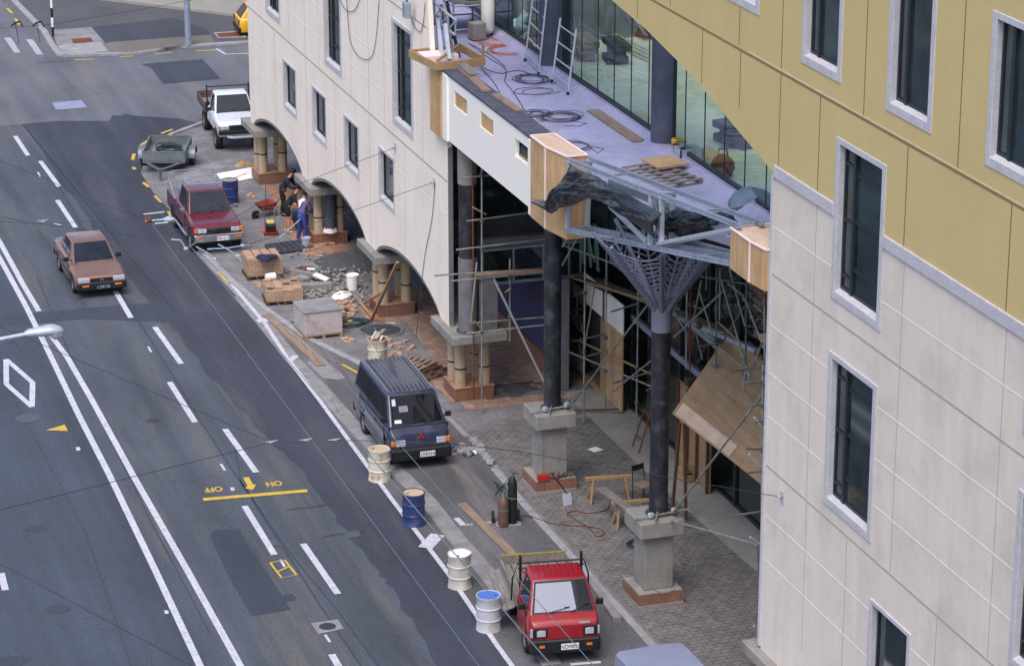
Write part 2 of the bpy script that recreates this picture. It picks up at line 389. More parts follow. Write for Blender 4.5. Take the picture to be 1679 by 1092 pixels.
# ------------------------------------------------------------------ ground, roads, markings
sheet('ground',[(-600,-400),(900,-400),(900,1400),(-600,1400)],0,'asph_side')
edge=[(36,204),(88,282),(143.5,360),(200,434),(256,513),(300,556),(355,632),(436,718),(498,778),(535,822),(573,880),(617,931),(640,963),(698,1053),(770,1165)]
_er=random.Random(5); E0=[G(*p) for p in edge]; E_=[]
for a,c in zip(E0,E0[1:]):
    for k in range(5): q=a.lerp(c,k/5); E_.append(q+Vector((_er.uniform(-.09,.09),0,0)))
E_.append(E0[-1])
sheet('road',[(-30,E_[0].y+1.5)]+[tuple(p[:2]) for p in E_]+[(17.2,20),(-30,20)],.004,'asph_road')
bl=gp([(-60,330),(0,427),(41,500),(77,572),(130,683),(179.5,779.5),(252,930),(328,1092),(360,1160)])
sheet('bus_lane',[(-30,bl[0].y+3)]+[tuple(p[:2]) for p in bl]+[(11.5,20),(-30,20)],.008,'asph_bus')
kerbpx=[(283,222),(258,241),(238,262),(231,285),(252,318),(290,358),(330,412),(380,462),(436,508),(499,553),(608,606),(719,670),(765,717),(810,769),(868,838),(918,892),(975,955),(1030,1015),(1075,1065),(1120,1115)]
dk=[(36,204),(100,199),(180,199),(205,187),(225,192),(290,195),(330,203)]
sheet('new_asphalt',[tuple(G(*p)[:2]) for p in dk]+[(24,108),(24,20),(17.2,20)]+[tuple(p[:2]) for p in E_[::-1]],.008,'asph_dark')
for nm,px,m in [('trench_patch',[(-40,524),(0,519),(130,507),(260,496),(282,512),(310,530),(140,523),(0,536),(-40,541)],'asph_band'),
    ('asphalt_patch',[(344,877),(352,869),(392,868),(409,897),(477,999),(412,1010),(400,990),(365,925)],'asph_band'),
    ('asphalt_patch',[(232,106),(248,112),(267,138),(362,130),(332,98)],'asph_band'),
    ('asphalt_patch',[(184,190),(216,190),(300,196),(330,205),(280,222),(235,245),(195,240),(170,215)],'asph_dark'),
    ('concrete_patch',[(85,169),(134,165),(143,177),(92,181)],'lilac_patch'),
    ('asphalt_patch',[(40,44),(72,60),(97,96),(120,100),(60,104),(0,40)],'asph_side')]:
    sheet(nm,gp(px),.012,m)
M['asph_bay']=asphalt('dusty parking asphalt',S(98,97,102,.85),.08,.3,.35,S(132,126,124,.9))
sheet('parking_bay',gp([(434,531),(475,593),(524,657),(640,816),(735,941),(816,1060),(870,1135)])+[K2 for K2 in [G(1120,1115),G(1030,1015),G(918,892),G(868,838),G(810,769),G(765,717),G(719,670),G(608,606),G(499,553)]],.0105,'asph_bay')
def quadmark(name,px,m,z=.016): return sheet(name,gp(px),z,m)
stripe('lane_line',[(-30,372),(0,425),(41,500),(77,572),(130,683),(179.5,779.5),(252,930),(328,1092),(350,1140)],.17,'mark_white',.018)
stripe('lane_line',[(-30,350),(0,398),(40,471),(64,511)],.17,'mark_white',.016)
stripe('lane_line',[(84,551),(110,586),(150,655),(218,779.5),(308,937),(394,1092),(420,1140)],.17,'mark_white',.016)
for a,b in [((25,224),(46,256)),((66,265),(97,307)),((94,329),(124,374)),((189,478),(215,522)),((254,537),(297,597)),((278,627),(320,693)),((369,704),(420,775)),((401,830),(450,910)),((497,892),(554,974)),((544,1073),(565,1110)),((2,940),(9,968))]:
    stripe('lane_dash',[a,b],.17,'mark_white',.016)
for a,b in [((460,918),(467,930)),((533,1041),(541,1053)),((362,761),(369,772)),((243,569),(248,578)),((62,283),(66,291)),((88,367),(100,370))]:
    stripe('road_stud_mark',[a,b],.07,'mark_white',.016)
for q in [[(6,63),(18,63),(34,88),(24,88)],[(42,65.5),(54,65.5),(71,91),(60,90)]]: quadmark('crossing_stripe',q,'mark_old')
for a,b in [((123,99.3),(153,98.6)),((196,95),(219,93)),((253,89.5),(282,87.5)),((321,85),(353,83.5)),((12,15),(20,23)),((25,32),(32,42)),((264,220),(283,213)),((231,239),(244,230.5)),((217.5,263),(220,253)),((218,275),(221.5,279)),((235,300),(244,308)),((254,322),(265.5,333)),((276,347.5),(282,356)),((331,413),(342,424)),((358,446),(375,463)),((378,452),(388,458))]:
    stripe('no_parking_dash',[a,b],.13,'mark_yellow',.018)
stripe('no_parking_line',[(561,598),(588,613)],.1,'mark_yellow',.02)
stripe('parking_bay_corner',[(354.5,81),(370,90),(410,88.5)],.12,'mark_white',.016)
stripe('parking_line',[(380,467),(434,531),(475,593),(524,657),(640,816),(735,941),(816,1060),(860,1120)],.125,'mark_white',.02)
for a,b,w_ in [((475,593),(486,584),.2),((697,899),(718,877),.38),((422,528),(440,525),.35),((640,815),(640,815.5),.1)]:
    stripe('parking_tick',[a,b],w_,'mark_white',.022)
stripe('parking_tick',[(748,850),(760,862)],.16,'mark_white',.022); stripe('parking_tick',[(758,862),(775,860.5)],.12,'mark_old',.024); stripe('parking_tick',[(781,859.5),(805,857)],.12,'mark_old',.022)
stripe('parking_tick',[(935,1090),(985,1086)],.12,'mark_white',.022); stripe('parking_tick',[(690,748),(760,745)],.12,'mark_old',.022)
stripe('concrete_channel',[(395,486),(440,540),(480,590),(520,632),(560,676),(605,725),(655,777),(702,822),(748,882),(797,937),(850,1008),(905,1090)],.46,'conc_pale',.014)
stripe('concrete_channel',[(330,412),(372,458),(420,508),(470,546),(520,590),(555,622)],.42,'conc_pale',.016)
stripe('stop_line',[(333,819.5),(504,805)],.2,'mark_yellow',.016)
def flat_text(t,px,size,sx=.6):
    p=G(*px); o=textmesh('road_lettering',t,size,'mark_yellow',None,(p.x,p.y,.016),(0,0,R(180-3)),.001,bold=.012); o.scale=(sx,1,1); o['kind']='structure'
flat_text('OFF',(350,803),.46); flat_text('ON',(449,793.5),.46)
p=gp([(398.5,783.5),(408,782.5),(415,795),(420,795),(414.5,804),(402,801),(406,797.5)])
sheet('road_arrow',p,.016,'mark_yellow')
stripe('survey_mark',[(443,923),(467,919),(486,943),(462,948),(443,923)],.06,'mark_yellow',.016); stripe('survey_mark',[(455,938),(473,930)],.06,'mark_yellow',.018)
_d=[(10,590),(53.5,628),(52.5,668),(10.5,630.5)]
for i in range(4): stripe('bus_lane_diamond',[_d[i],_d[(i+1)%4]],.16,'mark_white',.018+.001*i)
quadmark('road_triangle',[(75.6,706),(106,697),(111.5,707.5)],'mark_yellow',.018)
for px,w_ in (([(88,292),(200,482),(330,692),(445,868),(520,985),(592,1092)],.05),([(0,612),(140,872),(215,1092)],.04),([(470,836),(520,831),(562,822)],.06),([(530,880),(600,870)],.05),([(385,735),(395,790),(470,900),(560,1010),(620,1092)],.04),([(60,455),(140,640),(250,860),(345,1040)],.03)): stripe('tar_seam',px,w_,'asph_band',.0135)
for px,rx in (((97,999),.35),((60,868),.3),((20,1085),.4),((470,980),.25),((250,690),.2)):
    c=G(*px); _o=random.Random(int(px[0])); sheet('oil_stain',[(c.x+rx*(.7+.5*_o.random())*math.cos(a*math.pi/10),c.y+rx*.8*(.7+.5*_o.random())*math.sin(a*math.pi/10)) for a in range(20)],.0132,'asph_band')
def disc(name,px,r,z,m,ry=1):
    c=G(*px); b=MB(); b.face([(c.x+r*math.cos(a*math.pi/14),c.y+r*ry*math.sin(a*math.pi/14),z) for a in range(28)]); return b.build(name,m,kind='structure')
M['iron']=mat('cast iron cover',S(92,94,104),.6,.3,.2,10)
M['iron_d']=mat('dark cover',S(52,56,68),.7,.1,.2,8)
disc('manhole_cover',(46,686),.36,.016,'iron')
sheet('cover_slab',gp([(509.5,1022),(554,1016),(564,1031),(522,1040)]),.016,'conc_pale'); disc('manhole_cover',(537,1027.5),.2,.020,'iron_d')
sheet('utility_cover',gp([(564,873),(588,870),(592,879),(570,884)]),.016,'iron')
sheet('utility_cover',gp([(440,887),(452,884),(462,894),(449,896)]),.015,'iron')
for px in [(128,737),(273,1004.5),(381,803)]: quadmark('road_stud',[(px[0]-4,px[1]-3),(px[0]+3,px[1]-3),(px[0]+4,px[1]+2),(px[0]-2,px[1]+3)],'mark_white',.02)
# far island footpath with kerb, cross street beyond
isl=[tuple(G(*p)[:2]) for p in [(18.6,0),(45,27),(72,54),(86,78),(97,92),(112,94),(133,93.5),(212,91),(255,86),(273,81),(406,73)]]
d=Vector(isl[0])-Vector(isl[1]); d.normalize(); far=Vector(isl[0])+d*60
isl=[(far.x,far.y)]+isl+[(60,isl[-1][1]-.5)]
M['path']=asphalt('footpath asphalt',S(84,87,96,.85),.05,.2,.25)
M['path_b']=asphalt('brownish footpath',S(116,112,108,.85),.05,.15,.3)
sheet('footpath',isl+[(60,175),(far.x,175)],.13,'path',th=.12)
kerbstrip('kerb',isl,.28,0.0,.138,'kerb')
for nm,px,m,z in [('footpath_patch',[(86,50),(150,45),(172,71),(155,78),(160,86),(104,90),(92,72)],'conc_pale',.136),('footpath_patch',[(155,78),(180,70),(345,58),(352,70),(262,80),(210,87),(165,86)],'path_b',.14),('footpath_patch',[(95,76),(165,69.5),(178,85),(105,90)],'kerb',.142),
    ('footpath_patch',[(150,45),(285,30),(340,50),(345,57),(172,71)],'asph_band',.134),('drain_grate',[(117,65),(149,62.5),(153,69.5),(120,72)],'rust',.146),('drain_grate',[(354,56),(393,53),(400,60),(360,62)],'rust',.142),('cover_slab',[(350,54),(398,51),(404,62),(358,63.5)],'kerb',.138)]:
    sheet(nm,gp(px,.13),z,m)
# building side: gravel, pavers, clay paving, slab
K_=[G(*p) for p in kerbpx]
arc=[tuple(G(*p)[:2]) for p in [(420,182),(365,190),(324,207)]]
sheet('gravel_bed',arc+[tuple(p[:2]) for p in K_]+[(22.5,20),(60,20),(60,118),(26,112)],.022,'gravel')
kerbstrip('kerb',arc+[tuple(p[:2]) for p in K_[:3]],.2,0,.10,'kerb')
kerbstrip('kerb',K_[5:11],.2,0,.07,'kerb')
kerbstrip('kerb',[K_[10],G(660,636),K_[11],K_[12]],.17,0,.05,'kerb')
kerbstrip('kerb',K_[13:],.20,0,.05,'kerb')
sheet('paver_grid',[(22.25,71.2),(26.0,71.2),(26.4,30),(22.35,30),(22.3,56)],.034,'paver')
sheet('clay_paving',[tuple(G(*p)[:2]) for p in [(612,545),(668,530),(745,640)]]+[(22.7,72.8),(30,72.8),(30,84),(24,84)],.030,'brickpave')
sheet('clay_paving',[tuple(G(*p)[:2]) for p in [(700,622),(748,610),(760,655),(742,662)]],.036,'brickpave')
M['tilefloor']=brickmat('terracotta floor tiles',S(184,140,114),S(168,122,98),S(132,108,94),.3,.3,.012,0,0,var=.2)
sheet('tile_border',gp([(425,306),(478,303),(506,345),(560,400),(577,408),(552,425),(500,420),(478,392),(470,360),(440,315)]),.032,'tilefloor')
sheet('tile_border',gp([(588,505),(612,498),(640,520),(612,540)]),.034,'tilefloor')
sheet('floor_slab',[(25.82,73.2),(25.86,65),(26.15,58),(26.3,40),(40,40),(40,73.2)],.1,'slab',th=.09)
sheet('arcade_floor',[(24.6,98),(24.6,73.4),(40,73.4),(40,98)],.05,'concrete_dk',th=.04)
sheet('clay_paving',[(23.9,83.5),(23.9,73.8),(29,73.8),(29,83.5)],.056,'brickpave')
for i,(px,z,m,nm) in enumerate([([(270,283),(350,268),(372,275),(300,300)],.03,'conc_pale','cardboard_flat'),([(352,287),(412,276),(416,293),(372,302)],.036,'white_pl','white_board')]):
    sheet('ply_offcut' if i==0 else 'white_offcut',gp(px),z,m,th=.012)
M['dust']=mat('pale cement dust',S(140,138,142),.95,var=.3,ns=2,dirt=S(112,110,112),dirt_amt=.8,dirt_scale=2)
for px in [[(470,440),(515,432),(552,440),(560,455),(520,462),(480,456)],[(508,575),(545,600),(560,625),(530,622),(505,598)]]:
    sheet('cement_spill',gp(px),.027,'dust')
# ------------------------------------------------------------------ the two building wings
XF=22.6
ycen=[98.0,90.1,82.1,74.1]           # arcade piers of the cream wing
def arch_pts(ya,yb,z0,zc,n=18):
    """segmental arch from ya down to yb"""
    out=[]
    for i in range(n+1):
        t=i/n; out.append((lerp(ya,yb,t),z0+(zc-z0)*(1-(2*t-1)**2)**.75))
    return out
def wing_window(b,y0,y1,z0,z1,hole_in=.2,style='tall'):
    hole_in=.13 if style=='small' else .17
    """window on the facade plane: precast surround > frame, pane, sill"""
    a0,a1,c0,c1=y0+hole_in,y1-hole_in,z0+hole_in,z1-hole_in*.75
    f=MB()
    x0,x1=XF-.03,XF+.22
    f.box(x0,x1,y0,a0,z0,z1); f.box(x0,x1,a1,y1,z0,z1); f.box(x0,x1,a0,a1,c1,z1)
    f.box(x0,x1,a0,a1,z0,c0-.03)
    w_=f.build('window','surround',b,bevel=.012)
    s=MB(); s.prism([(x0,a0,c0-.03),(x1,a0,c0-.03),(x1,a0,c0+.10),(x0,a0,c0+.0)],(0,a1-a0,0)); s.build('sill','surround',w_)
    g=MB(); xf=XF+.10; t=.06
    g.box(xf,xf+.07,a0,a0+t,c0,c1); g.box(xf,xf+.07,a1-t,a1,c0,c1); g.box(xf,xf+.07,a0+t,a1-t,c1-t,c1); g.box(xf,xf+.07,a0+t,a1-t,c0+.04,c0+.12)
    if style!='small':
        m=a1-(a1-a0)*.26; g.box(xf-.02,xf+.06,m-.05,m+.05,c0+.05,c1-t)
        m2=a0+(a1-a0)*.09; g.box(xf-.02,xf+.06,m2-.03,m2+.05,c0+.05,c1-t)
        if style=='tall':
            for fz in (.2,.52,.84): g.box(xf+.0,xf+.05,a0+t,m,lerp(c0,c1,fz)-.03,lerp(c0,c1,fz)+.03)
            for fz in (.12,.5,.88): g.box(xf+.0,xf+.05,m,a1-t,lerp(c0,c1,fz)-.025,lerp(c0,c1,fz)+.025)
    g.build('sash','frame',w_)
    p=MB(); p.box(xf+.03,xf+.04,a0,a1,c0,c1); p.build('pane','pane',w_)
    return (a0-.02,a1+.02,c0-.05,c1+.02)
def rect(a): return [(a[0],a[2]),(a[1],a[2]),(a[1],a[3]),(a[0],a[3])]
to3=lambda a,b:Vector((XF,a,b))
# ---- cream wing
M['upfloor']=mat('pale dusty floor',S(190,190,172),.9,var=.12,ns=.8,dirt=S(150,150,136),dirt_amt=.6,dirt_scale=1.2)
cw=thing('cream_building','cream precast wing with four small lower windows above an arched arcade','building',(XF,86,0))
OFF=Vector((XF,86,0))
class PB(MB):
    """builder whose world coordinates are written relative to a parent's base"""
    def __init__(s,off): super().__init__(); s.off=Vector(off)
    def build(s,name,m,parent=None,**k):
        bmesh.ops.translate(s.bm,verts=s.bm.verts,vec=-s.off); return super().build(name,m,parent,**k)
_oMB=MB
def wing(root,off,y_hi,y_lo,ztop,piers,wins,wallmat,jz_list,jverts,zcl=None):
    global MB
    holes=[]
    MB=lambda:PB(off)
    for (y0,y1,z0,z1,st) in wins: holes.append(rect(wing_window(root,y0,y1,z0,z1,.26,st)))
    MB=_oMB
    zs=2.15
    bot=[(y_hi,zs)]
    for i,yc in enumerate(piers):
        if i+1<len(piers):
            ya=min(yc-.35,y_hi); yb=piers[i+1]+.75
            bot+=arch_pts(ya,yb,zs,2.92)
    bot+=[(y_lo,zs)]
    outline=bot+[(74.1,7.44),(74.5,7.73),(75.3,7.74),(75.62,9.69),(75.9,11.23),(76.2,ztop),(y_hi,ztop)]
    b=PB(off); b.plate(outline,holes,to3,(.14,0,0)); wl=b.build('wall',wallmat,root)
    # concrete soffit rings under the arches
    sf=PB(off)
    for i,yc in enumerate(piers[:-1]):
        A=arch_pts(min(yc-.35,y_hi),piers[i+1]+.75,zs,2.92)
        rings=[]
        for (y,z) in A: rings.append([(XF+.006,y,z-.004),(XF+.006,y,z-.10),(XF+1.6,y,z-.10),(XF+1.6,y,z-.004)])
        sf.loft(rings)
    sf.build('arch_soffit','concrete_dk',root)
    return wl
def joints(root,off,lines,m,name='joint'):
    b=PB(off)
    for (y0,y1,z0,z1,t) in lines:
        if abs(y0-y1)<1e-6: b.box(XF-.004,XF+.01,y0-t/2,y0+t/2,z0,z1)
        else: b.box(XF-.005,XF+.01,y0,y1,z0-t/2,z0+t/2)
    return b.build(name,m,root)
Lw=[(91.36,93.2,3.95,5.67,'small'),(87.42,89.25,3.95,5.67,'small'),(83.45,85.25,3.95,5.67,'small'),(79.45,81.2,3.95,5.67,'small'),
    (93.4,95.5,6.78,9.97,'tall'),(85.35,87.5,6.78,9.97,'tall'),(77.4,79.55,6.78,9.97,'tall')]
wing(cw,OFF,98.4,74.05,13.5,[98.35,90.1,82.1,74.1],Lw,'cream_lit',None,None)
def cut(y0,y1,z,t,wins):
    """horizontal joint split around the windows it would cross"""
    segs=[(y0,y1)]
    for a,b,c,d,_ in wins:
        if c-.01<z<d+.01:
            n=[]
            for s,e in segs:
                if b<=s or a>=e: n.append((s,e)); continue
                if s<a: n.append((s,a))
                if e>b: n.append((b,e))
            segs=n
    return [(s,e,z,z,t) for s,e in segs]
lj=[];ld=[]
for z in (4.35,5.42,7.45,8.45,9.5,10.9): lj+=cut(76.1 if z>9.6 else 75.7 if z>8 else 75.4 if z>7.7 else 74.1,98.4,z,.028,Lw)
ld+=cut(74.1,98.4,6.4,.05,Lw); ld+=cut(76.0,98.4,10.4,.05,Lw)
def vcut(y,z0,z1,t,wins):
    segs=[(z0,z1)]
    for a,b,c,d,_ in wins:
        if a-.01<y<b+.01:
            n=[]
            for s,e in segs:
                if d<=s or c>=e: n.append((s,e)); continue
                if s<c: n.append((s,c))
                if e>d: n.append((d,e))
            segs=n
    return [(y,y,s,e,t) for s,e in segs]
for y in (94.45,86.4,78.4): ld+=vcut(y,3.0,6.37,.02,Lw)
for y in (90.1,82.25): ld+=vcut(y,2.2,12,.03,Lw)
for y in (96.4,92.3,88.3,84.3,80.5,76.5): ld+=vcut(y,6.43,10.38,.02,Lw)
joints(cw,OFF,lj,'joint','pale_joint'); joints(cw,OFF,ld,'joint_dk','dark_joint')
b=PB(OFF)     # body of the wing behind the wall
b.box(22.95,40,77.5,98.35,3.15,8.95); b.box(26.2,40,77.6,98.3,8.96,14); b.build('upper_storey','concrete_dk',cw)
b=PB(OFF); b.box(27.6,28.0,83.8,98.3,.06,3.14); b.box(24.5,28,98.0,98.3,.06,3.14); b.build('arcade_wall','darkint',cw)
b=PB(OFF); b.box(XF+.0,XF+.13,74.0,74.046,2.2,7.4); b.build('end_trim','concrete_dk',cw)
# ---- arcade piers
def pier(yc,label,group,wrapped=True,cap=True,x=23.2):
    t=thing('arcade_pier',label,'pier',(x,yc,0),0,group)
    b=MB(); b.box(-.58,.58,-.56,.6,.0,.40); b.build('plinth','tile',t,bevel=.015)
    b=MB(); b.box(-.60,.60,-.58,.62,.401,.43); b.build('plinth_top','tilefloor',t,bevel=.01)
    for sx in (-.36,.36):
        for sy in (-.34,.34):
            b=MB(); b.lathe([(.17,.43),(.172,.8),(.168,1.3),(.17,1.93)],14,(sx,sy,0),wob=lambda a,z:1+.015*math.sin(3*a+z*5)); c=b.build('wrapped_column','card',t,smooth=50)
            b=MB(); hz=rnd.choice((.95,1.1,1.25)); b.lathe([(.171,hz),(.176,hz),(.176,hz+.045),(.171,hz+.045)],14,(sx,sy,0)); b.build('tape_band','tape',c)
    b=MB(); b.box(-.82,.82,-1.08,1.08,1.9,2.15); b.build('capital','concrete',t,bevel=.02)
    return t
pier(98.0,'farthest arcade pier with wrapped columns on tiled plinth beside the white pickup','arcade piers')
p2=pier(90.1,'arcade pier on tiled plinth beside the three workers','arcade piers')
p3=pier(82.1,'arcade pier with leaning timber braces in front','arcade piers')
pier(74.1,'arcade pier under the corner of the cream wing by the canopy','arcade piers')
b=MB(); b.lathe([(.19,.43),(.19,1.9)],14,(-.36,-.34,0)); 
# black wrapped drainpipe with plastic bag base on the second pier
b.bm.free(); b=MB(); b.lathe([(.20,.46),(.2,1.88)],14,(0.0,-.52,0)); b.build('black_sleeve','coping',p2,smooth=40)
b=MB(); b.lathe([(.20,.43),(.25,.47),(.22,.56),(.2,.62)],14,(0,-.52,0),wob=lambda a,z:1+.08*math.sin(5*a+9*z)); b.build('plastic_wrap','white_pl',p2,smooth=60)
# ---- ochre and cream wing on the right
rw=thing('ochre_building','ochre and cream precast wing with tall grey-framed windows at right','building',(XF,45,0)); OR=Vector((XF,45,0))
Rw=[(46.27,48.5,10.95,14.19,'tall'),(46.27,48.48,6.65,9.87,'tall'),(44.4,46.2,3.9,5.55,'small'),(38.4,40.62,6.65,9.95,'tall'),(38.4,40.62,10.95,14.19,'tall'),
    (48.4,50.26,15.23,17.6,'plain'),(44.55,46.42,15.21,18.0,'plain'),(40.4,42.48,15.2,17.9,'plain'),(52.4,54.3,15.7,18,'plain')]
creamw=[q for q in Rw if q[3]<10]; 
# cream wall with notch for windows crossing the sill line
holes=[];MB=lambda:PB(OR)
for q in Rw: holes.append((q,rect(wing_window(rw,*q[:4],.26,q[4]))))
MB=_oMB
zl=12.75
def clip_hole(h,lo,hi):
    (y0,z0),(y1,_),(_,z1),_=h[0],h[1],h[2],h[3]
    z0,z1=max(z0,lo),min(z1,hi)
    return [(y0,z0),(y1,z0),(y1,z1),(y0,z1)] if z1-z0>.05 else None
zs=2.15
bot=[(51.4,zs)]+arch_pts(50.3,43.75,zs,2.92)+arch_pts(42.6,35.9,zs,2.92)+[(33,zs)]
# notch the top outline where a window crosses the sill line
top=[(33,zl)]
cross=sorted([h for q,h in holes if q[2]<zl<q[3]],key=lambda h:h[0][0])
for h in cross: top+=[(h[0][0],zl),(h[0][0],h[0][1]),(h[1][0],h[0][1]),(h[1][0],zl)]
top+=[(51.4,zl)]
b=PB(OR); b.plate(bot+top,[h for q,h in holes if q[3]<zl],to3,(.32,0,0)); b.build('cream_wall','cream',rw)
# ochre cladding with the great arch over the glass
ar=[(51.42,12.66),(52.22,12.84),(53.21,13.05),(54.74,13.39),(56.51,13.73),(58.76,14.06),(61.02,14.27),(63,14.33),(65,14.27),(67.3,14.06),(69.5,13.73),(71.3,13.39),(72.8,13.05),(74.0,12.7)]
low=[(33,zl)]
for h in cross: low+=[(h[0][0],zl),(h[0][0],h[2][1]),(h[1][0],h[2][1]),(h[1][0],zl)]
b=PB(OR); b.plate(low+[(51.4,zl)]+ar+[(74,20.5),(33,20.5)],[h for q,h in holes if q[2]>14.2],lambda a,c:Vector((XF-.012,a,c)),(.34,0,0)); b.build('ochre_wall','yellow',rw)
b=PB(OR)      # pale sill course between the two claddings and the end trim
ys=[33]+[v for h in [(q[0],q[1]) for q in sorted(Rw) if q[2]<zl<q[3]] for v in h]+[51.4]
for i in range(0,len(ys),2): b.box(XF-.05,XF+.02,ys[i],ys[i+1],zl-.14,zl+.11)
b.box(XF-.035,XF+.35,51.4,51.52,2.2,zl-.15); b.build('sill_course','surround',rw,bevel=.01)
jl=[];jd=[];jo=[];jol=[]
for z in (4.3,5.3,7.45,8.4,9.45,11.55): jl+=cut(33.2,51.4,z-.05 if z<6 else z,.028,Rw)
for z in (6.36,10.55): jd+=cut(33.2,51.4,z,.045,Rw)
for y in (49.32,45.4,41.4,37.4): jd+=vcut(y,6.4,12.6,.022,Rw)
for y in (49.3,47.36,43.4,39.4): jd+=vcut(y,3.0,6.33,.022,Rw)
joints(rw,OR,jl,'joint','pale_joint'); joints(rw,OR,jd,'joint_dk','dark_joint')
XFs=XF; XF=XFs-.012
jo+=[(33.2,52.9,14.80,14.80,.05)]; jol+=[(33.2,52.9,14.85,14.85,.03)]
jo+=[(52.9,74,14.80,14.80,.05)]
for y in (51.22,49.3,45.44,41.45,37.5): jo+=vcut(y,12.88,14.77,.035,Rw)
for y in (47.36,43.48,39.5,51.22,53.4,57.3,61.3): jo+=vcut(y,14.88,20.4,.035,Rw)
for y in (53.3,55.4,59.3): jo+=vcut(y,14.2 if y>56 else 13.6,14.77,.035,Rw)
joints(rw,OR,jo,'joint_oc','ochre_joint'); joints(rw,OR,jol,'joint_ocl','pale_ochre_joint'); XF=XFs
b=PB(OR); b.box(22.95,40,33,51.35,3.15,20.4); b.build('body','concrete_dk',rw)
t=pier(50.85,'arcade pier under the edge of the ochre wing','arcade piers')
# ---- wall between the wings: shopfront below, glazed storey above
gb=thing('glazed_entrance','dark glazed entrance block set back under the canopy','building',(27.2,63,0)); OG=Vector((27.2,63,0))
b=PB(OG); b.box(33,33.3,51,77,.1,9); b.box(27,33,77.41,77.6,.1,9); b.build('back_wall','darkint',gb)
b=PB(OG); b.box(25.72,34,51.45,88,9.05,9.28); b.build('upper_floor','upfloor',gb)
b=PB(OG); b.box(34,34.3,51,90,9.3,13.3); b.build('upper_back_wall','concrete_dk',gb)
b=PB(OG); b.box(22.95,34,77.4,90,8.96,9.04); b.build('deck_slab','concrete_dk',gb)
# lower shopfront at X=27.15
XS=27.15
f=PB(OG)
for y in (51.6,53.6,55.6,57.6,59.6,61.6,63.6,65.6,67.6,69.4,71.3): f.box(XS-.06,XS+.06,y-.04,y+.04,.1,8.6)
for z in (.14,8.5): f.box(XS-.05,XS+.05,51.5,71.34,z-.05,z+.06)
f.build('shopfront_frame','frame',gb)
f=PB(OG); f.box(XS-.07,XS+.07,51.5,71.3,2.75,2.92); f.box(XS-.09,XS+.09,51.5,73,3.95,4.2); f.build('transom','steel',gb)
f=PB(OG); f.face([(XS,51.5,.2),(XS,71.3,.2),(XS,71.3,8.45),(XS,51.5,8.45)]); f.build('shop_glass','shopglass',gb)
f=PB(OG); f.box(XS-.02,XS+.1,71.4,75.0,4.3,8.6); f.box(22.9,33,77.2,77.4,4.3,8.9); f.build('dark_glazing','glaz',gb)
f=PB(OG)
for y in (71.6,73.2,74.8): f.box(XS-.08,XS-.021,y-.04,y+.04,4.2,8.6)
for x in (23.3,24.5,25.7,26.9): f.box(x-.04,x+.04,77.1,77.19,4.3,8.9)
for z in (5.2,6.5,7.7): f.box(22.9,27.1,77.12,77.18,z-.05,z+.05)
f.build('glazing_bars','frame',gb)
# upper glass
XG=25.84
f=PB(OG); f.box(XG-.04,XG+.06,51.5,90,9.46,9.56); f.box(XG-.03,XG+.03,51.5,51.6,9.5,15); f.box(XG+.5,XG+.62,51.45,51.6,9.5,15); f.build('glass_channel','frame',gb)
f=PB(OG); f.face([(XG+.004,51.6,9.56),(XG+.004,90,9.56),(XG+.004,90,15.3),(XG+.004,51.6,15.3)]); f.build('upper_glass','glass',gb)
f=PB(OG)
y=51.6
while y<90: f.box(XG-.006,XG+.02,y-.012,y+.012,9.56,15.3); y+=1.28
f.build('glass_joint','frame',gb)
for y in (66.3,74.1,58.4):
    f=PB(OG); f.box(XG+.02,XG+.1,y-1.05,y-.30,9.3,15.3); f.build('glazed_mullion','frame',gb)
# ------------------------------------------------------------------ canopy: deck, fascia, boxes, truss, columns
ZD=9.3
t=thing('canopy','white canopy with lilac roof deck running along the glazed storey','canopy',(23.5,65,0)); OC=Vector((23.5,65,0))
b=PB(OC); b.prism([(22.98,90,ZD-.22),(25.79,90,ZD-.22),(25.79,55.6,ZD-.22),(24.6,57.3,ZD-.22),(24.2,58.3,ZD-.22),(23.7,59.3,ZD-.22),(23.3,60.5,ZD-.22),(23.15,62.5,ZD-.22),(22.98,64,ZD-.22)],(0,0,.22)); b.build('roof_deck','lilac',t)
b=PB(OC); b.prism([(25.79,55.7,ZD+.001),(25.79,90,ZD+.001),(25.79,90,ZD+.17),(25.79,55.7,ZD+.17)],(-.05,0,0)); b.prism([(25.735,55.7,ZD+.001),(25.42,56.2,ZD+.001),(25.735,55.7,ZD+.15)],(0,34,0)); b.build('upstand','lilac',t)
# white fascia with three openings
sq=[(71.9,73.1,8.85,9.28),(69.6,70.75,8.85,9.28),(66.75,67.8,8.8,9.28)]
b=PB(OC); b.plate([(74.0,7.72),(74.0,9.57),(66.35,9.57),(66.35,7.74)],[rect(q) for q in sq],lambda a,c:Vector((22.5,a,c)),(.12,0,0)); b.build('fascia','white_pl',t)
for q in sq[:2]:
    b=PB(OC); b.box(22.54,22.6,q[0]-.02,q[1]+.02,q[2]-.02,q[3]+.02); b.build('fascia_infill','ply',t)
b=PB(OC); b.box(22.64,22.9,66.4,67.9,8.6,8.84); b.box(22.9,22.95,66.4,74,8.6,9.1); b.build('fascia_packer','timber',t)
b=PB(OC); b.box(22.47,23.12,66.3,74.0,9.574,9.65); b.build('coping','coping',t,bevel=.01)
b=PB(OC); b.box(22.44,22.62,73.6,74.02,7.70,9.572); b.box(22.44,22.6,66.2,66.55,7.6,9.572); b.build('fascia_end','white_pl',t,bevel=.01)
b=PB(OC); b.box(22.66,25.6,66,74,8.75,9.07); b.prism([(23.2,65.9,8.95),(25.6,65.9,8.95),(25.6,56,8.95),(24.7,57.5,8.95),(23.9,59.3,8.95),(23.4,61,8.95)],(0,0,.12)); b.build('soffit','darkint',t)
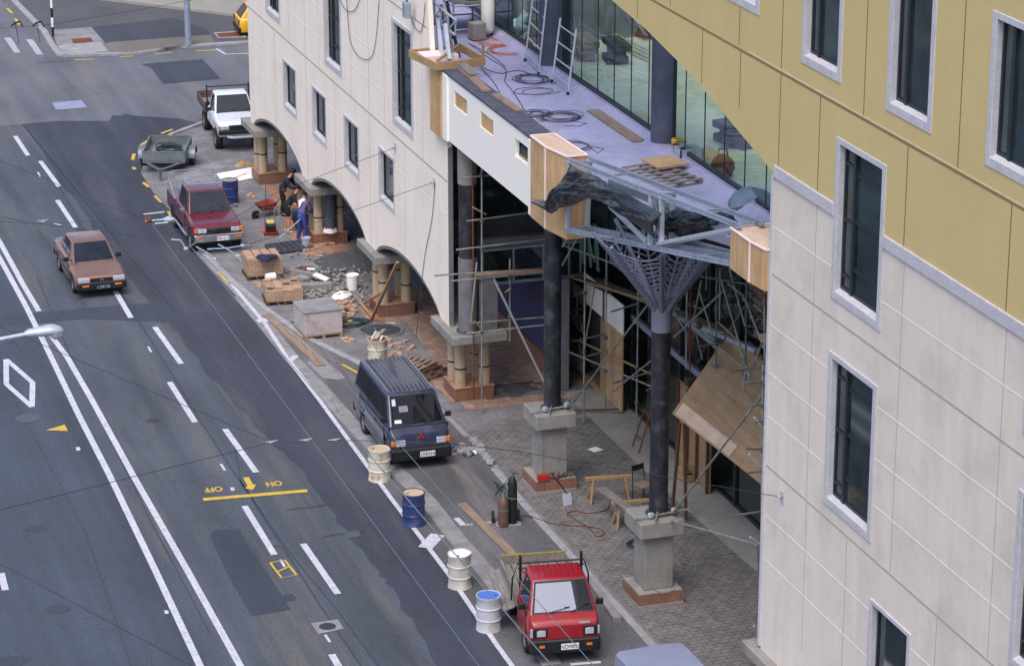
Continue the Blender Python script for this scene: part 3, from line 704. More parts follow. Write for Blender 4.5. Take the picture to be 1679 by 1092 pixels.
# plywood boxes
def plybox(name,label,pl,z0,z1,trim='pinkwhite'):
    """bent plan outline pl (world xy) of a hoarding box"""
    c=Vector((sum(p[0] for p in pl)/len(pl),sum(p[1] for p in pl)/len(pl),z0))
    t=thing(name,label,'plywood box',c)
    b=PB(c); b.prism([(p[0],p[1],z0) for p in pl],(0,0,z1-z0)); b.build('side_sheets','ply',t)
    b=PB(c); n=len(pl)
    for i in range(n):
        x,y=pl[i]; 
        if i in (1,): b.box(x-.022,x+.022,y-.022,y+.022,z0+.01,z1+.008)
        b.beam((x,y,z1+.006),(pl[(i+1)%n][0],pl[(i+1)%n][1],z1+.006),.05,.03)
    b.build('edge_strips',trim,t)
    b=PB(c); b.prism([(p[0],p[1],z1+.001) for p in pl],(0,0,.012)); b.build('lid','ply_l',t)
    return t
plybox('plywood_box','tall plywood box between the white fascia and the steel truss',[(22.42,66.3),(22.42,65.15),(22.62,64.1),(23.15,64.1),(23.05,66.3)],7.6,9.72)
plybox('plywood_box','plywood box against the edge of the ochre wing at the end of the truss',[(22.42,53.2),(22.42,52.15),(22.5,51.5),(23.5,51.5),(23.5,53.2)],10.15,11.03)
plybox('plywood_box','narrow plywood box at the corner of the cream wing beside the white fascia',[(22.36,74.95),(22.36,74.1),(22.55,74.06),(22.58,74.95)],7.72,9.62,'timber')
# tray of timber on the corner box
t=thing('timber_tray','open timber tray of battens on top of the corner box','timber frame',(22.7,74.7,9.65))
b=MB(); L=[(-.7,1.0),(-.45,-.75),(1.0,-.6),(.9,1.1)]
for i in range(4): b.beam((*L[i],.12),(*L[(i+1)%4],.12),.06,.22)
b.build('rails','timber',t,bevel=.008)
b=MB(); b.beam((-.4,-.7,.28),(.75,.9,.3),.09,.05); b.beam((.98,-.5,.1),(1.0,-.5,.55),.07,.07); b.build('brace','timber',t)
b=MB(); b.box(-.5,.5,.2,.9,.02,.18); b.build('pale_board','pinkwhite',t)
# steel truss
t=thing('steel_truss','raking galvanised steel roof truss between two plywood boxes','truss',(22.7,58.6,8)); OT=Vector((22.7,58.6,8))
def tx(px,py,X): return FX(px,py,X)
for X,o in ((22.5,0),(23.02,0)):
    a=tx(932,262,22.5); c=tx(1214,370,22.5); d=tx(928,376,22.5); e=tx(1212,434,22.5)
    sh=Vector((X-22.5,0,0)); 
    b=PB(OT); b.beam(a+sh,c+sh,.06,.085); b.beam(a+sh+Vector((-.01,0,-.055)),c+sh+Vector((-.01,0,-.055)),.10,.02); b.build('top_chord','steel',t,bevel=.012)
    b=PB(OT); b.beam(d+sh,e+sh,.06,.10); b.beam(d+sh+Vector((-.01,0,-.06)),e+sh+Vector((-.01,0,-.06)),.10,.02); b.build('bottom_chord','steel',t,bevel=.012)
    for pq in (((1068,318),(1066,402)),((1085,323),(1084,402)),((934,265),(930,374))):
        if X>22.6 and pq[0][0]==1085: continue
        b=PB(OT); b.beam(tx(*pq[0],22.5)+sh,tx(*pq[1],22.5)+sh,.11,.11,up=(1,0,0)); b.build('post','steel_w',t,bevel=.01)
    for pq in (((1000,338),(1060,396)),((1078,400),(1204,375))):
        b=PB(OT); b.beam(tx(*pq[0],22.5)+sh*.9,tx(*pq[1],22.5)+sh*.9,.09,.09); b.build('brace','steel_w',t,bevel=.01)
b=PB(OT)
for px,py,py2 in ((940,268,374),(1000,288,390),(1076,320,403),(1150,347,420),(1206,368,432)):
    for yy in (py,py2): p=tx(px,yy,22.5); b.beam(p,p+Vector((.46,0,0)),.05,.05)
for (p,q) in (((1068,320),(1085,402)),((1085,322),(1068,402))): b.beam(tx(*p,22.5)+Vector((.05,0,0)),tx(*q,22.5)+Vector((.05,0,0)),.025,.025)
b.build('lacing','steel',t)
b=PB(OT); a=FX(935,385,23.3); 
b.beam(tx(1100,392,23.2),tx(1225,425,23.2),.1,.2); b.beam(tx(1000,300,23.25),tx(1215,385,23.25),.1,.18); b.build('inner_beam','steel',t,bevel=.01)
# columns on concrete pedestals
def pedestal(y,label,x=23.1):
    t=thing('concrete_pedestal',label,'pedestal',(x-.0,y,0),0,'canopy pedestals')
    b=MB(); b.box(-.58,.58,-.57,.57,0,.1); b.box(-.555,.555,-.545,.545,.36,.40); b.build('base','concrete',t,bevel=.015)
    b=MB(); b.box(-.57,.57,-.56,.56,.102,.358); b.build('tile_skirt','tile',t)
    b=MB(); b.box(-.37,.37,-.37,.37,.401,1.80); b.build('shaft','concrete',t,bevel=.025)
    b=MB(); b.box(-.55,.55,-.56,.56,1.801,2.2); b.build('cap','concrete',t,bevel=.025)
    return t
pedestal(66.7,'concrete column pedestal with red tools lying on its tiled base')
pedestal(59.05,'concrete column pedestal nearest the camera under the branching column')
def blackcol(x,y,r,z0,z1,m='blackcol',name='column',label='',zs=None):
    t=thing(name,label,'column',(x,y,z0))
    b=MB(); b.lathe([(r,0),(r,(zs or z1)-z0)],20,(0,0,0)); b.build('shaft',m,t,smooth=40)
    b=MB(); b.lathe([(r+.09,.0),(r+.09,.03),(r+.0,.031)],16,(0,0,.002)); 
    for k in range(6): b.lathe([(.025,.03),(.025,.1)],6,((r+.055)*math.cos(k),(r+.055)*math.sin(k),0))
    b.build('base_plate','tube_dk',t)
    if zs:
        b=MB(); b.lathe([(r+.015,zs-z0),(r+.015,z1-z0)],20,(0,0,0)); b.build('upper_shaft','lilaccol',t,smooth=40)
    return t
blackcol(23.17,66.7,.225,2.2,8.9,label='black steel column under the tall plywood box',zs=7.35)
tc=blackcol(23.2,59.05,.225,2.2,7.62,name='branching_column',label='black steel column spreading into a ribbed fan beneath the truss',zs=6.8)
ctr=Vector((0,0,-2.2)); ribs=8
def ribpt(k,f,rr=1.0):
    a=2*math.pi*k/ribs+R(22.5); r=lerp(.17,1.62,f)*rr; z=lerp(7.3,9.15,f**.95)
    return Vector((r*math.cos(a),r*math.sin(a),z-2.2))
for k in range(ribs):
    b=MB(); b.tube([ribpt(k,f/5) for f in range(6)],[.065,.062,.058,.055,.052,.05],8); b.build('rib','lilaccol',tc,smooth=60)
for k in range(ribs):
    b=MB()
    for s in range(12):
        f=.15+s*.070
        A=ribpt(k,f); B=ribpt(k+1,f); Cm=(ribpt(k,f-.10)+ribpt(k+1,f-.10))/2
        b.beam(A,Cm,.024,.03); b.beam(B,Cm,.024,.03)
    b.beam((ribpt(k,.03)+ribpt(k+1,.03))/2,(ribpt(k,.9)+ribpt(k+1,.9))/2,.04,.04)
    b.build('fan_slats','lilaccol',tc)
blackcol(22.98,73.45,.25,2.16,9.0,label='black column with a pale wrapped band at the corner of the cream wing')
tcc=[o for o in COL.objects if o.name.startswith('column')][-1]
b=MB(); b.lathe([(.275,4.35),(.275,5.35)],20); b.build('pale_wrap','concrete',tcc,smooth=40)
b=MB(); b.lathe([(.272,.05),(.272,2.2)],20); b.build('grey_primer','concrete_dk',tcc,smooth=40)
b=MB(); b.box(.3,.85,-.1,.4,-.0,1.4); b.build('blockwork','concrete_dk',tcc)
for y,lb in ((65.55,'slate blue column rising from the lilac deck near the pallet'),(74.35,'slate blue column rising from the lilac deck between two aluminium ladders')):
    t=thing('upper_column',lb,'column',(25.71,y,ZD)); b=MB(); b.lathe([(.32,0),(.32,6)],28); b.build('shaft','bluecol',t,smooth=40)
    b=MB(); b.lathe([(.40,0),(.34,.12),(.325,.2)],28); b.build('base_fillet','lilac',t,smooth=50)
# ---- crumpled black tarpaulin
def cloth(pts_top,pts_bot,nx,ny,amp,seed,m,name,label,cat,thick=.012):
    """crumpled sheet spanning two edge lines, with drooping folds and sharp creases"""
    from mathutils import noise as mn
    def along(P,t):
        t*= (len(P)-1); i=min(int(t),len(P)-2); return Vector(P[i]).lerp(Vector(P[i+1]),t-i)
    b=MB(); rows=[]
    for i in range(nx+1):
        u=i/nx; A=along(pts_top,u); B=along(pts_bot,u); row=[]
        for j in range(ny+1):
            v=j/ny; p=A.lerp(B,v); s_=Vector((u*7+seed*3,v*3,seed)); e=min(1,4*min(u,1-u,v+.1))
            big=mn.noise(s_*.6)*amp*1.2; rid=(1-abs(mn.noise(Vector((u*9+v*3+seed,v*2.2-u*2,seed)))*2.2))*amp*.55
            rid2=(1-abs(mn.noise(Vector((u*20-v*6,v*7+u*5,seed+5)))*2))*amp*.22
            bulge=math.sin(v*math.pi)*amp*.9
            p=p+Vector((-(big+rid+rid2)*e-bulge,mn.noise(s_*1.3+Vector((5,2,1)))*amp*.35,mn.noise(s_*1.1+Vector((1,7,3)))*amp*.5*e+rid*.25*e))
            row.append(b.bm.verts.new(p))
        rows.append(row)
    for i in range(nx):
        for j in range(ny): b.bm.faces.new([rows[i][j],rows[i+1][j],rows[i+1][j+1],rows[i][j+1]])
    o=b.build(name,m,smooth=180); so_=o.modifiers.new('solid','SOLIDIFY'); so_.thickness=thick
    return tag(o,label,cat)
X0=22.38
cloth([FX(876,327,22.25),FX(905,330,22.3),FX(922,300,X0),FX(935,272,X0),FX(962,282,X0),FX(985,292,X0),FX(1015,308,X0),FX(1048,330,X0),FX(1085,350,X0)],
      [FX(884,336,22.25),FX(905,354,22.3),FX(928,342,X0),FX(945,335,X0),FX(975,327,X0),FX(1010,338,X0),FX(1040,360,X0),FX(1075,392,X0)],110,40,.17,3,'tarp','tarpaulin','crumpled black plastic sheet draped over the left end of the truss','tarpaulin')
cloth([FX(1075,335,22.95),FX(1110,345,23.1),FX(1160,350,23.3),FX(1218,338,23.6)],[FX(1080,372,22.9),FX(1120,388,23.0),FX(1165,384,23.2),FX(1212,366,23.5)],80,26,.2,8,'tarp','tarpaulin','dark plastic sheet lying along the deck edge behind the right half of the truss','tarpaulin')
# ---- things on the deck
def D(px,py): return G(px,py,ZD)
def ladder(base_l,base_r,top_l,top_r,n,label,r=.028):
    c=(Vector(base_l)+Vector(base_r))/2
    t=thing('ladder',label,'ladder',c,0,'aluminium ladders on the deck')
    b=PB(c); b.tube([base_l,top_l],r,8); b.build('stile','alu',t,smooth=40); b=PB(c); b.tube([base_r,top_r],r,8); b.build('stile','alu',t,smooth=40)
    for i in range(n):
        f=(i+.55)/n
        b=PB(c); b.tube([Vector(base_l).lerp(Vector(top_l),f),Vector(base_r).lerp(Vector(top_r),f)],r*.8,8); b.build('rung','alu',t,smooth=40)
    b=PB(c)
    for q in (base_l,base_r): b.lathe([(.045,0),(.04,.09)],8,q)
    b.build('foot','black',t)
    return t
def upt(px,py,base):  # point above a deck point: same plan distance, leaning handled by caller
    d=ray(px,py); h=(Vector(base[:2])).length; k=h/Vector((d.x,d.y)).length; return CP+d*k
bl_,br_=D(905,136),D(931,156)
ladder(bl_,br_,upt(919,30,bl_+Vector((.25,.1,0))),upt(945,48,br_+Vector((.25,.1,0))),4,'aluminium ladder section standing on the deck in front of the slate blue column')
bl_,br_=D(861,101),D(883,124)
ladder(bl_,br_,upt(876,-25,bl_+Vector((.2,.1,0))),upt(897,-8,br_+Vector((.2,.1,0))),5,'aluminium ladder section leaning behind the slate blue column')
def plank(px1,px2,z,w_,h,m,label,name='plank',fx=None,group=None):
    a=G(*px1,z) if fx is None else FX(*px1,fx); c=G(*px2,z) if fx is None else FX(*px2,fx)
    mid=(a+c)/2; L=(c-a).length; d=c-a
    b=MB(); b.box(-w_/2,w_/2,-L/2,L/2,0,h)
    o=b.build(name,m,bevel=.006); o.location=mid; o.rotation_mode='QUATERNION'; o.rotation_quaternion=d.to_track_quat('Y','Z')
    return tag(o,label,'plank',group)
plank((755,112),(798,152),9.66,.24,.07,'timber_w','weathered plank lying on the dark coping nearest the timber tray')
plank((752,103),(778,124),9.75,.26,.05,'timber_g','short pale dusty plank resting on top of another plank by the timber tray')
plank((812,157),(852,184),9.66,.22,.06,'timber_w','weathered plank lying at the middle of the dark coping')
plank((972,183),(1048,234),ZD,.34,.05,'timber_w','wide pale plank lying on the lilac deck by the upper glass')
def coil(px,n,rx,ry,m,label,z=ZD,seed=1,r=.009,tail=None,name='cable_coil'):
    rr=random.Random(seed); c=G(*px,z); pts=[]
    for i in range(n*14):
        a=i/14*2*math.pi; k=1+.22*math.sin(i*.37+seed)+rr.uniform(-.05,.05)
        pts.append((rx*k*math.cos(a)+.08*math.sin(i*.11+seed),ry*k*math.sin(a)+.08*math.cos(i*.13),r+.012*(i/14)*.6))
    if tail:
        for q in tail: g=G(*q,z)-c; pts.append((g.x,g.y,r))
    b=MB(); b.tube(pts,r,5); o=b.build(name,m,loc=c,smooth=60); return tag(o,label,'cable')
coil((872,132),7,.42,.5,'cable','coil of grey cable on the deck below the ladder with loose loops',seed=2,tail=[(905,140),(922,132),(918,115)])
coil((880,150),2,.5,.35,'cable','loose double loop of cable below the coil by the ladder',seed=5)
coil((918,194),8,.5,.42,'cable','large coil of grey cable in the middle of the deck',seed=3,tail=[(940,200),(962,203),(950,208),(925,207)])
coil((880,188),6,.3,.28,'cable','small tangled cable coil beside the dark coping',seed=4)
coil((945,240),3,.32,.4,'cable','thin loops of cable behind the tall plywood box',seed=6,tail=[(980,252),(990,245),(965,240),(945,248)])
coil((808,70),4,.35,.5,'orange','orange cord coil on the deck below the white duct',seed=7)
coil((832,84),5,.5,.55,'orange','longer tangle of orange cord on the deck near the glass',seed=9)
def cable(pxs,m,label,z=ZD,r=.013,name='cable'):
    P=[G(*p,z) for p in pxs]; c=P[0].copy(); Q=[]
    for i in range(len(P)-1):
        p0,p1,p2,p3=P[max(i-1,0)],P[i],P[i+1],P[min(i+2,len(P)-1)]
        for s in range(6):
            u=s/6; Q.append(.5*((2*p1)+(p2-p0)*u+(2*p0-5*p1+4*p2-p3)*u*u+(3*p1-p0-3*p2+p3)*u**3)-c+Vector((0,0,r)))
    Q.append(P[-1]-c+Vector((0,0,r)))
    b=MB(); b.tube(Q,r,5); return tag(b.build(name,m,loc=c,smooth=60),label,'cable')
cable([(768,72),(800,95),(826,112),(830,122),(828,135),(838,148),(850,165),(860,182)],'cable','grey cable snaking down the deck from the mobile scaffold')
cable([(783,104),(800,116),(822,122),(830,120),(850,117),(868,122)],'cable','grey cable crossing the deck towards the ladder')
cable([(783,106),(800,125),(812,140),(820,155),(826,168),(850,178)],'cable','grey cable running beside the planks on the coping')
cable([(775,75),(805,92),(828,110)],'cable','thin cable running from the bucket block to the cable tangle')
# pallet with plywood sheet
def pallet(name,label,loc,rz,L=1.2,W=1.0,m='timber_g',mz=.0,group=None,boards=6):
    t=thing(name,label,'pallet',loc,rz,group)
    for i in range(boards):
        y=lerp(-L/2+.06,L/2-.06,i/(boards-1)); b=MB(); b.box(-W/2,W/2,y-.05,y+.05,.11,.135); b.build('slat',m,t)
    for x in (-W/2+.05,0,W/2-.05):
        b=MB(); b.box(x-.045,x+.045,-L/2,L/2,.02,.109); b.build('bearer',m,t)
    for y in (-L/2+.06,0,L/2-.06):
        b=MB(); b.box(-W/2,W/2,y-.05,y+.05,0,.019); b.build('base_board',m,t)
    return t
c=D(1085,292); pallet('pallet','grey timber pallet with missing slats lying on the lilac deck',c,R(12),1.9,1.15,group='timber pallets',boards=7)
c=D(1086,279); b=MB(); b.box(-.42,.42,-.45,.45,0,.05); o=b.build('plywood_sheet','ply',loc=c+Vector((.1,.1,.14)),rz=R(8)); tag(o,'square offcut of plywood resting on the deck pallet','plywood sheet')
# mobile scaffold, duct, bucket and bundled framing at the far end
c=G(762,58,ZD); t=thing('mobile_scaffold','grey mobile scaffold tower with guard rails at the far end of the deck','scaffold',c)
for dx,dy in ((-.45,-.35),(.75,-.35),(-.45,1.6),(.75,1.6)):
    b=MB(); b.tube([(dx,dy,0),(dx,dy,2.6)],.03,8); b.build('upright','steel',t,smooth=40)
for z in (.25,.95,1.6,2.3):
    b=MB()
    b.tube([(-.45,-.35,z),(.75,-.35,z)],.025,6); b.tube([(-.45,1.6,z),(.75,1.6,z)],.025,6); b.tube([(-.45,-.35,z),(-.45,1.6,z)],.025,6); b.tube([(.75,-.35,z),(.75,1.6,z)],.025,6)
    b.build('rail','steel',t,smooth=40)
b=MB(); b.tube([(-.45,-.35,.3),(-.45,1.6,1.5)],.022,6); b.tube([(.75,1.6,.3),(.75,-.35,1.5)],.022,6); b.build('brace','alu',t)
b=MB(); b.box(-.42,.72,-.3,1.55,1.0,1.05); b.build('platform','timber_g',t)
for dx,dy in ((-.45,-.35),(.75,-.35),(-.45,1.6),(.75,1.6)): b=MB(); b.lathe([(.07,-.0),(.07,.06)],10,(dx,dy,0)); b.build('castor','black',t)
b=MB(); b.lathe([(.2,0),(.22,.4),(.2,.41),(.1,.42)],16); o=b.build('paint_drum','coping',loc=c+Vector((.2,-.05,1.055)),smooth=40); tag(o,'dark drum with a brown lid standing on the mobile scaffold','drum')
b=MB(); b.lathe([(.19,0),(.19,.02)],16); l=b.build('lid','rust',o); l.location=(0,0,.42)
c=G(800,62,ZD); b=MB(); b.tube([(0,0,.12),(.0,.03,.25),(.02,.05,.9),(.0,.12,1.7),(-.05,.2,1.95),(-.3,.3,2.02)],[.1,.2,.21,.2,.19,.15],12); o=b.build('insulated_duct','white_pl',loc=c,smooth=60); tag(o,'white foil wrapped duct standing on the deck by the glass','duct')
c=G(782,66,ZD); b=MB(); b.cb((0,0,.28),(.42,.4,.5),R(10)); o=b.build('concrete_block','concrete',loc=c,bevel=.02); tag(o,'pale grey block hanging below the mobile scaffold on the deck','block')
t=thing('walkway_frame','galvanised lattice walkway frame bridging behind the cream wing','steel frame',FX(705,20,23.2))
OW=t.location.copy(); b=PB(OW)
A=[FX(702,2,23.1),FX(745,60,23.1)]; B=[FX(703,24,23.1),FX(744,58,23.1)]
a0,a1=FX(699,-5,23.1),FX(748,34,23.1); c0,c1=FX(701,22,23.1),FX(746,58,23.1)
b.tube([a0,a1],.03,6); b.tube([c0,c1],.03,6)
for i in range(5):
    p=a0.lerp(a1,i/4); q=c0.lerp(c1,i/4); b.tube([p,q],.02,6)
    if i<4: b.tube([q,a0.lerp(a1,(i+1)/4)],.018,6)
b.build('lattice','steel_w',t)
for i in range(3):
    b=MB(); b=PB(OW); p=FX(704+i*13,26+i*8,23.0); q=FX(713+i*12,92+i*4,22.75); b.beam(p,q,.14,.1,up=(1,0,0)); b.build('framing_stud','steel_w',t)
t=thing('board_bundle','upright bundle of pale boards leaning behind the timber tray','boards',G(745,98,ZD)); b=MB(); b.beam((0,0,0),(-.25,.5,1.5),.28,.06,up=(1,0,0)); b.build('board','timber_g',t); b=MB(); b.beam((.2,.2,0),(.0,.7,1.55),.12,.06,up=(1,0,0)); b.build('batten','black',t)
# things behind the upper glass
def inside(name,label,px,cat): return thing(name,label,cat,G(*px,9.29))
t=inside('plywood_sheet','plywood sheet on the floor behind the glass right of the slate blue column',(1155,262),'plywood sheet'); b=MB(); b.cb((0,0,.06),(1.0,1.3,.06),R(8),R(4)); b.build('sheet','ply',t)
t=inside('tool_bag','red brown bag on the floor behind the upper glass',(1184,290),'bag'); b=MB(); b.lathe([(.05,0),(.26,.03),(.3,.2),(.22,.42),(.1,.55),(.02,.58)],14,wob=lambda a,z:1+.2*math.sin(3*a+z*4)); b.build('body','rust',t,smooth=60)
b=MB(); b.tube([(-.15,0,.45),(-.1,0,.7),(.1,0,.7),(.15,0,.45)],.025,6); b.build('handle','black',t)
M['bluegrey']=mat('blue grey sheet',S(110,126,150),.7,var=.3,ns=3)
t=inside('dust_sheet','heap of blue grey dust sheet behind the upper glass by the ochre wing',(1230,335),'dust sheet'); b=MB(); b.lathe([(.55,0),(.5,.12),(.35,.3),(.12,.4),(.01,.42)],18,wob=lambda a,z:1+.25*math.sin(4*a+z*6)); b.build('heap','bluegrey',t,smooth=60)
M['yel']=mat('yellow plastic',S(220,170,50),.5,var=.2,ns=8)
t=inside('yellow_hose','yellow hose bundle at the foot of the slate blue column behind the glass',(1113,250),'hose'); b=MB(); 
for k in range(4): b.tube([(.18*math.cos(i*.7+k),.12*math.sin(i*.7+k),.1+.07*k+.03*math.sin(i)) for i in range(11)],.035,6)
b.build('loops','yel',t,smooth=60)
t=inside('crate','pale plastic crate behind the glass beside the plywood sheet',(1128,262),'crate'); b=MB(); b.box(-.3,.3,-.25,.25,0,.04); b.box(-.3,.3,-.25,-.22,0,.32); b.box(-.3,.3,.22,.25,0,.32); b.box(-.3,-.27,-.25,.25,0,.32); b.box(.27,.3,-.25,.25,0,.32); b.build('shell','steel_w',t)
for i,(px,c_) in enumerate((((900,70),'orange'),((960,95),'timber_w'),((1010,100),'darkint'),((1200,235),'coping'),((1060,60),'rust'))):
    t=inside('material_stack',['stack of orange packs behind the far upper glass','long timber stack behind the upper glass at mid bay','dark crate stack behind the upper glass at mid bay','grey toolbox stack behind the upper glass near the ochre arch','rusty steel stack behind the upper glass under the ochre arch'][i],px,'stack')
    for k in range(3):
        b=MB(); b.cb((rnd.uniform(-.1,.1),rnd.uniform(-.1,.1),.1+.2*k),(rnd.uniform(.4,.7),rnd.uniform(.7,1.4),.18),rnd.uniform(-.4,.4)); b.build('pack',c_,t,bevel=.01)
for i in range(2):
    a=inside('floor_rail',['silver floor rail behind the upper glass nearer the ladder','silver floor rail behind the upper glass farther inside'][i],(960,50-i*12),'rail'); b=MB(); b.beam((-.2,1.5,.12),(.3,-4.5,.12),.06,.06); b.build('bar','alu',a)
# ------------------------------------------------------------------ vehicles (front towards -y, origin on the ground at the middle)
def interp(tab,y):
    if y<=tab[0][0]: return tab[0][1]
    for (a,va),(b,vb) in zip(tab,tab[1:]):
        if y<=b: return lerp(va,vb,(y-a)/(b-a) if b>a else 0)
    return tab[-1][1]
def car_body(b,zb,zs,zt,w,wt,wheels,ra,zc,extra=()):
    """loft along y; every table is (y,value); wheels are the y of the arches"""
    ys=set()
    for t in (zb,zs,zt,w,wt): ys|={p[0] for p in t}
    for yc in wheels:
        for k in range(13): ys.add(round(yc-ra*math.cos(math.pi*k/12),4))
    ys=sorted(ys); ys=[y for i,y in enumerate(ys) if i==0 or y-ys[i-1]>.004]
    rings=[]
    for y in ys:
        Zb=interp(zb,y)
        for yc in wheels:
            d=ra*ra-(y-yc)**2
            if d>0: Zb=max(Zb,zc+math.sqrt(d))
        Zs=interp(zs,y); Zt=interp(zt,y); W=interp(w,y); Wt=interp(wt,y)
        Zm=max(lerp(Zb,Zs,.25),Zb+.02)
        Zm2=max(lerp(Zb,Zs,.72),Zb+.04)
        half=[(W*.93,Zb),(W*.985,Zm),(W,Zm2),(W*.965,Zs),(lerp(Wt,W*.965,.35),lerp(Zs,Zt,.8)),(Wt*.6,Zt)]
        rings.append([(x,y,z) for x,z in half]+[(-x,y,z) for x,z in half[::-1]])
    b.loft(rings); return b
def wheel(t,x,y,r,wd,side,m='rim'):
    mx=Matrix.Translation((x,y,r))@Matrix.Rotation(R(90)*side,4,'Y')
    b=MB(); b.lathe([(r*.58,-wd/2),(r*.93,-wd/2),(r,-wd*.3),(r,wd*.3),(r*.93,wd/2),(r*.62,wd/2),(r*.6,wd*.3)],22,mx=mx); o=b.build('wheel','rubber',t,smooth=40)
    b=MB(); b.lathe([(r*.6,-wd*.2),(r*.61,wd*.42),(r*.52,wd*.36),(r*.40,wd*.20),(r*.24,wd*.30),(r*.2,wd*.38),(.001,wd*.38)],18,mx=mx); b.build('rim',m,o,smooth=40)
    b=MB()
    for k in range(8):
        a=k*math.pi/4; b.lathe([(r*.05,wd*.3),(r*.05,wd*.305)],6,mx=mx@Matrix.Translation((r*.43*math.cos(a),r*.43*math.sin(a),-.0)))
    b.build('vent_hole','black',o)
    return o
def house(b,y0,y1,yt0,yt1,wb,wt,zb,zt,crown=.04):
    """greenhouse: tapered cabin with a crowned roof"""
    rings=[]
    def ring(y,w_,z): return None
    base=[(-wb,y0,zb),(wb,y0,zb),(wb,y1,zb),(-wb,y1,zb)]
    top=[(-wt,yt0,zt),(wt,yt0,zt),(wt,yt1,zt),(-wt,yt1,zt)]
    b.loft([base,top],cap=False)
    c=[(-wt*.5,lerp(yt0,yt1,.25),zt+crown),(wt*.5,lerp(yt0,yt1,.25),zt+crown),(wt*.5,lerp(yt0,yt1,.8),zt+crown),(-wt*.5,lerp(yt0,yt1,.8),zt+crown)]
    b.loft([top,c],cap=False); b.face(c)
    bmesh.ops.remove_doubles(b.bm,verts=b.bm.verts,dist=.001)
    return base,top
def faces_of(base,top):
    fr=(base[0],base[1],top[1],top[0]); rt=(base[1],base[2],top[2],top[1]); bk=(base[2],base[3],top[3],top[2]); lf=(base[3],base[0],top[0],top[3])
    return fr,rt,bk,lf
def pane(t,q,u0,u1,v0,v1,name='windscreen',rubber=True,m='carglass'):
    if rubber:
        b=MB(); b.slab(q,u0-.014,u1+.014,v0-.03,v1+.03,.002,.006); o=b.build(name,'black',t)
        b=MB(); b.slab(q,u0,u1,v0,v1,.009,.004); b.build('pane',m,o)
    else:
        b=MB(); b.slab(q,u0,u1,v0,v1,.004,.005); o=b.build(name,m,t)
    return o
def boxpart(t,name,m,c,sz,bevel=.01,**k):
    b=MB(); b.cb(c,sz,**k); return b.build(name,m,t,bevel=bevel)
def mirror(t,x,y,z,s,m='black'):
    b=MB(); b.tube([(x-s*.08,y,z-.03),(x+s*.08,y-.02,z+.0)],.018,6); o=b.build('mirror','black',t)
    b=MB(); b.cb((x+s*.11,y-.03,z+.03),(.17,.07,.14)); b.build('mirror_shell',m,o,bevel=.02)
def wiper(t,p,q):
    b=MB(); b.tube([p,q],.008,5); b.tube([q,(Vector(p)*.2+Vector(q)*.8)+Vector((0,0,.02))],.012,5); b.build('wiper','black',t)
def number_plate(t,c,txt,m='plate',ink='ink',ry=0):
    b=MB(); b.cb(c,(.42,.015,.15)); o=b.build('number_plate',m,t,bevel=.005)
    textmesh('lettering',txt,.135,ink,o,(c[0],c[1]-.0095,c[2]-.003),(R(90),0,0),.001,bold=0)
def door(t,sgn,w,y0,y1,z0,z1,m,rear_cut=0):
    b=MB(); x=sgn*w
    b.box(min(x,x+sgn*.012),max(x,x+sgn*.012),y0,y1,z0,z1); o=b.build('door',m,t,bevel=.006)
    b=MB(); hy=y1-.16; b.box(min(x+sgn*.013,x+sgn*.035),max(x+sgn*.013,x+sgn*.035),hy-.07,hy+.07,z1-.13,z1-.09); b.build('handle','black',o,bevel=.006)
    return o
def under(t,w,y0,y1,z0=.2,z1=.5):
    b=MB(); b.box(-w,w,y0,y1,z0,z1); b.build('underbody','black',t)
